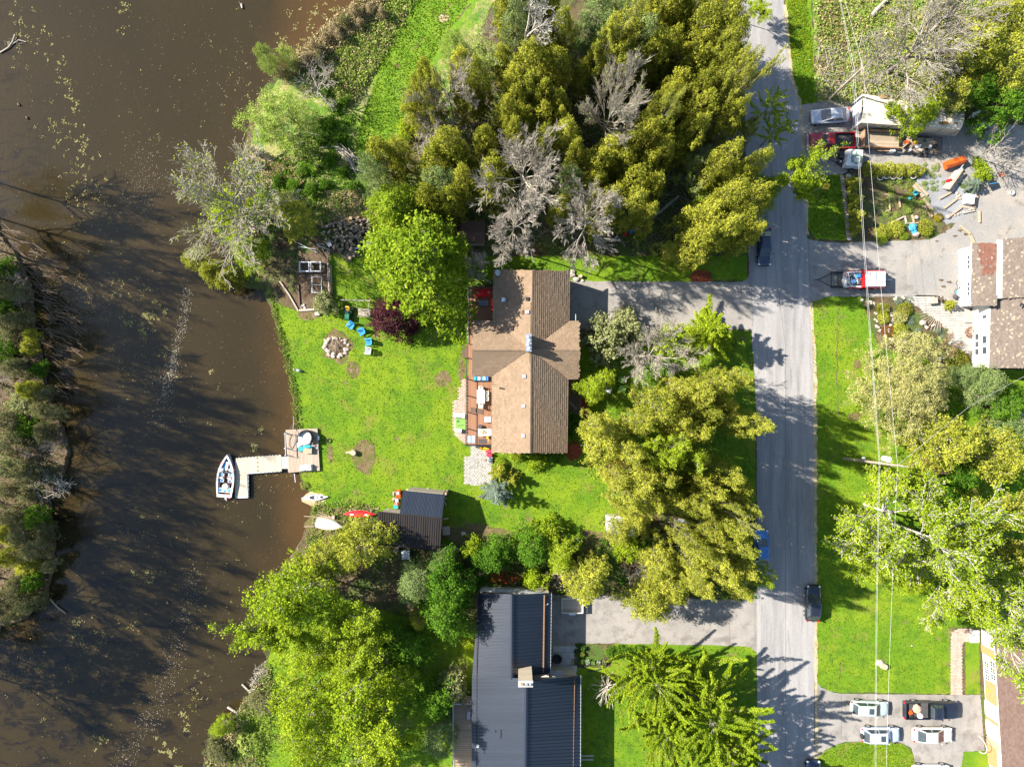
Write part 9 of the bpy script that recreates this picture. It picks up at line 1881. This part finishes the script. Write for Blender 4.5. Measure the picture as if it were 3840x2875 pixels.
W2=[(1090,60,115),(1220,45,115),(1330,70,110),(1130,160,90),(1420,230,105),(1330,330,130),(1220,430,130),(1390,440,110),(1120,560,100),(1215,600,105),(1130,680,100),(1300,640,90),(1400,690,85),(1070,760,95),(1180,790,130),(1310,770,100),(1410,790,70),(790,450,105),(880,530,95),(560,520,85),(500,610,80),(470,710,75),(600,690,80),(760,640,60),(690,960,120),(610,1060,120),(930,920,95),(780,1060,115),(650,1180,120),(560,1290,95),(720,1290,100),(800,1180,90),(260,1010,110),(200,1120,85),(370,980,85),(990,1130,120),(960,1230,90),(1440,900,110),(1320,920,95),(1500,1010,75),(1480,1160,85),(1740,990,115),(1660,1070,105),(1830,1050,105),(1640,1200,85),(1620,1330,80),(1880,1330,95),(1970,1400,85),(1420,1330,70),(1740,1290,105),(1700,1400,85),(1880,950,85),(2000,880,105),(2060,790,95),(2110,690,105),(2150,590,90),(2050,660,60),(1760,330,110),(1860,260,115),(1960,250,120),(2020,370,105),(1660,430,95),(1780,430,110),(1900,450,95),(2120,320,85),(2190,150,90),(2060,60,100),(2150,50,90),(1960,1090,110),(2070,990,100),(2160,930,95),(1880,1190,105),(2010,1210,85),(1560,480,60),(1040,400,70),(1120,880,80),(1960,120,95),(880,640,60)]
W3=[(70,50,120),(190,60,95),(250,180,110),(130,180,110),(330,230,75),(270,330,100),(110,330,100),(60,450,100),(210,470,90),(310,520,105),(90,600,110),(220,640,105),(330,640,80),(100,750,110),(290,780,90),(400,850,55),(60,880,95),(340,1180,110),(440,1290,105),(270,1300,120),(130,1400,120),(350,1430,115),(230,1500,110),(100,1560,120),(440,1080,80),(410,1520,90),(250,1050,90)]
W5=[(1700,1180,160),(1640,1100,80),(1930,1080,90),(2050,960,130),(2150,1060,120),(1860,1260,120),(1990,1250,110),(2120,1230,120),(1780,1420,110),(1920,1440,130),(2060,1420,120),(2150,1560,110),(2180,860,90),(1840,1560,100),(2000,1580,110)]
W6=[(70,880,120),(210,830,100),(320,800,95),(130,1010,110),(250,960,90),(60,1130,110),(430,1090,105),(290,1060,80),(60,1280,90),(250,1400,110),(330,1480,95),(150,1500,100),(220,1600,110),(80,1420,90),(60,1580,90),(360,1600,80)]
W9=[(280,60,110),(160,100,100),(330,190,105),(170,250,110),(70,340,110),(230,370,115),(360,340,100),(470,400,95),(100,460,90),(330,470,90),(60,200,90)]
G2='cedars of the wood above the brown roofed house';G5='yellow trees of the front garden between house and road'
for kz,lst,kind,grp in((2,W2,'cedar',G2),(3,W3,'cedar',G2),(5,W5,'yellow',G5),(6,W6,'yellow',G5),(9,W9,'yellow',G5)):
 for x,y,r in lst:
  plant(V[kind]if R.random()>.16 else V[R.choice(['sage','yellow','thinyellow']if kind=='cedar' else['thinyellow','lime','thinlime'])],*Z(kz,x,y),r/1.725*(R.uniform(1.1,1.3)if kind=='cedar' else R.uniform(.92,1.1)),'cedar_tree' if kind=='cedar' else 'leafy_tree','@','tree',grp,zf=.62,sc_h=R.uniform(10.5,14.5)*(1 if r>70 else .75)*(1.25 if kz!=2 else 1.05))
LB=[(20,1010,42),(70,1040,38),(40,1090,45),(95,1120,34),(20,1160,44),(80,1190,40),(115,1240,30),(40,1250,46),(100,1300,38),(15,1330,44),(70,1370,44),(130,1390,30),(30,1430,46),(110,1450,44),(165,1480,34),(60,1510,46),(140,1540,46),(190,1550,30),(20,1580,42),(95,1610,46),(170,1620,42),(215,1660,30),(40,1660,44),(120,1690,40),(20,1750,44),(85,1760,38),(30,1850,46),(100,1850,36),(60,1920,46),(130,1930,44),(170,1990,34),(20,2000,44),(90,2010,48),(150,2060,42),(40,2090,46),(110,2110,46),(175,2130,30),(60,2180,44),(130,2190,42),(20,2250,44),(90,2260,42),(150,2250,28),(40,2310,34)]
GL='scrub bushes on the left bank'
for px,py,r in LB:plant(V[R.choice(['scrub','scrub','scrub','bush','cedar','twiggy','palebush'])],px+R.uniform(-14,14),py+R.uniform(-14,14),r*R.uniform(.8,1.35),'scrub_bush','@','bush',GL,zf=.5,sc_h=R.uniform(1.6,4.6))
RB=[(1330,45,30),(1290,80,28),(1250,105,26),(1225,140,28),(1180,175,26),(1150,215,28),(1110,250,26),(1270,130,24),(1345,90,26),(1200,210,24),(1060,270,26),(1390,30,24),(940,560,22),(925,600,22),(1430,50,24)]
GR='pale scrub bushes along the upper shore'
ct('drybush',2,1.6,1.8,'dry','bark_grey',n_cl=40,cr=.34,per=80,size=.15,zb=.05,inner=.3,lump=.2)
for px,py,r in RB:plant(V[R.choice(['drybush','drybush','scrub'])],px,py,r,'scrub_bush','@','bush',GR,zf=.5,sc_h=R.uniform(1.4,2.4))
GU='green bushes on the upper bank'
for px,py,r in[(1215,350,30),(1250,400,28),(1290,380,24),(1230,460,32),(1270,520,30),(1200,520,26),(1180,620,30),(1130,640,26),(1230,600,32),(1280,640,26),(1100,700,30),(1160,710,28),(1040,680,24),(1220,690,26),(1320,700,22),(1080,740,26)]:
 plant(V['bush'],px,py,r,'leafy_bush','@','bush',GU,zf=.5,sc_h=R.uniform(.9,1.8))
for i,(px,py,h,k)in enumerate([(-150,640,19,'bare'),(-190,760,20,'barefan'),(-130,900,18,'bare'),(-170,1010,20,'cedar'),(-140,1080,19,'lime'),(-110,1180,21,'bare'),(-200,1290,23,'barefan'),(-120,1400,22,'bare'),(-90,1520,20,'bare'),(-170,1620,22,'bare'),(-110,1720,21,'bare'),(-260,1800,20,'bare'),(-100,1900,21,'barefan'),(-140,2010,22,'bare'),(-110,2130,18,'bare'),(-190,2270,20,'lime'),(-220,2390,19,'lime'),(-230,2480,17,'bare')]):
 tk,cr_,rad0,h0=V[k][i%len(V[k])];p=P(px,py);t=thing('bank_tree','@','tree',(p.x,p.y,0),R.uniform(0,6.28),'tall trees standing beyond the left edge');s=h/h0;sr={'lime':1.05,'cedar':1.1}.get(k,1.15);t.scale=(sr,sr,s)
 link('trunk',tk,t)
 if cr_:link('crown',cr_,t)
 TREES.append((t,px,py))
# words for the rows and woods: nearest landmark and direction
LMK=[(1920,60,'the dark gap at the top edge'),(2287,440,'the fan shaped bare tree'),(1895,150,'the white forked dead tree'),(1680,350,'the bluish bare tree'),(1650,490,'the low grey bare tree'),(1960,660,'the widest tangled bare tree'),(2195,840,'the drooping bare tree over the drive'),(1925,870,'the drooping bare tree above the roof'),(1500,850,'the lime maple'),(2260,100,'the blue green trees'),(2880,430,'the wispy tree over the road'),(2970,680,'the lime tree over the road'),(2670,560,'the greyish bare crown'),(2800,50,'the top of the road'),(2868,925,'the black car in the shade'),(2490,790,'the pale fallen trunk'),(1400,400,'the mown track'),(2510,130,'the thin white stems'),(2430,1330,'the white barked bare tree'),(2230,1420,'the small lime maple'),(2360,1763,'the white bench'),(2325,1966,'the white enclosed trailer'),(2556,1974,'the pale blue shed roof'),(2870,2052,'the hidden blue car'),(2670,1240,'the star shaped conifer'),(2600,1650,'the middle of the front garden'),(2650,2300,'the lower drive'),(2830,1500,'the road edge'),(160,1800,'the tangle of dead sticks'),(0,1000,'the top of the left bank'),(60,1400,'the middle of the left bank'),(246,2298,'the log in the lake'),(0,1680,'the upper grey log end'),(1080,450,'the feathery willow'),(1300,20,'the water at the top edge'),(1290,600,'the heap of pale poles'),(900,800,'the silver shore tree'),(1050,640,'the sandy bank'),(1200,300,'the tall reeds')]
DIRS=['right of','upper right of','above','upper left of','left of','lower left of','below','lower right of']
used_lb=set();adj={}
for o in scene.objects:
 if 'label' in o and o['label']!='@':used_lb.add(o['label'])
kindw={G2:['olive cedar','bushy olive cedar','narrow olive cedar'],G5:['yellow green tree','bushy yellow green tree','rounded yellow green tree'],GL:['olive scrub bush','dull scrub bush','brownish scrub bush'],GR:['pale scrub bush','dry pale bush','low pale bush'],GU:['low green bush','leafy green bush','small green bush'],'tall trees standing beyond the left edge':['tall bank tree','tall lakeside tree','high bank tree']}
for o,px,py in TREES:
 if o['label']!='@':continue
 big=o.scale[0];cand=sorted((math.hypot(px-a,py-b),a,b,w)for a,b,w in LMK)
 done=False
 for rank in range(6):
  d,a,b,w=cand[rank];an=math.atan2(-(py-b),px-a);dr=DIRS[int(round(an/(math.pi/4)))%8]
  near=['close ' if d<110 else '','a little way ','just ','farther ']
  for j,nr in enumerate(near):
   base=kindw[o['group']][0 if big>.95 else(2 if j%2 else 0)]
   size='large ' if big>1.1 else('small ' if big<.75 else '')
   lb=f"{size}{base} {nr if j else ('close ' if d < 110 else '')}{dr} {w}"
   lb=lb.replace('close right of','close to the right of')
   if lb not in used_lb:used_lb.add(lb);o['label']=lb;done=True;break
  if done:break
for o in scene.objects:
 if o.get('label')and len(o['label'].split())>16:o['label']=' '.join(o['label'].split()[:16])
for o in scene.objects:
 if o.name.startswith('white_panel'):o.name='leaning_board'
 if o.name.startswith('garden_seat'):o.name='folding_chair'
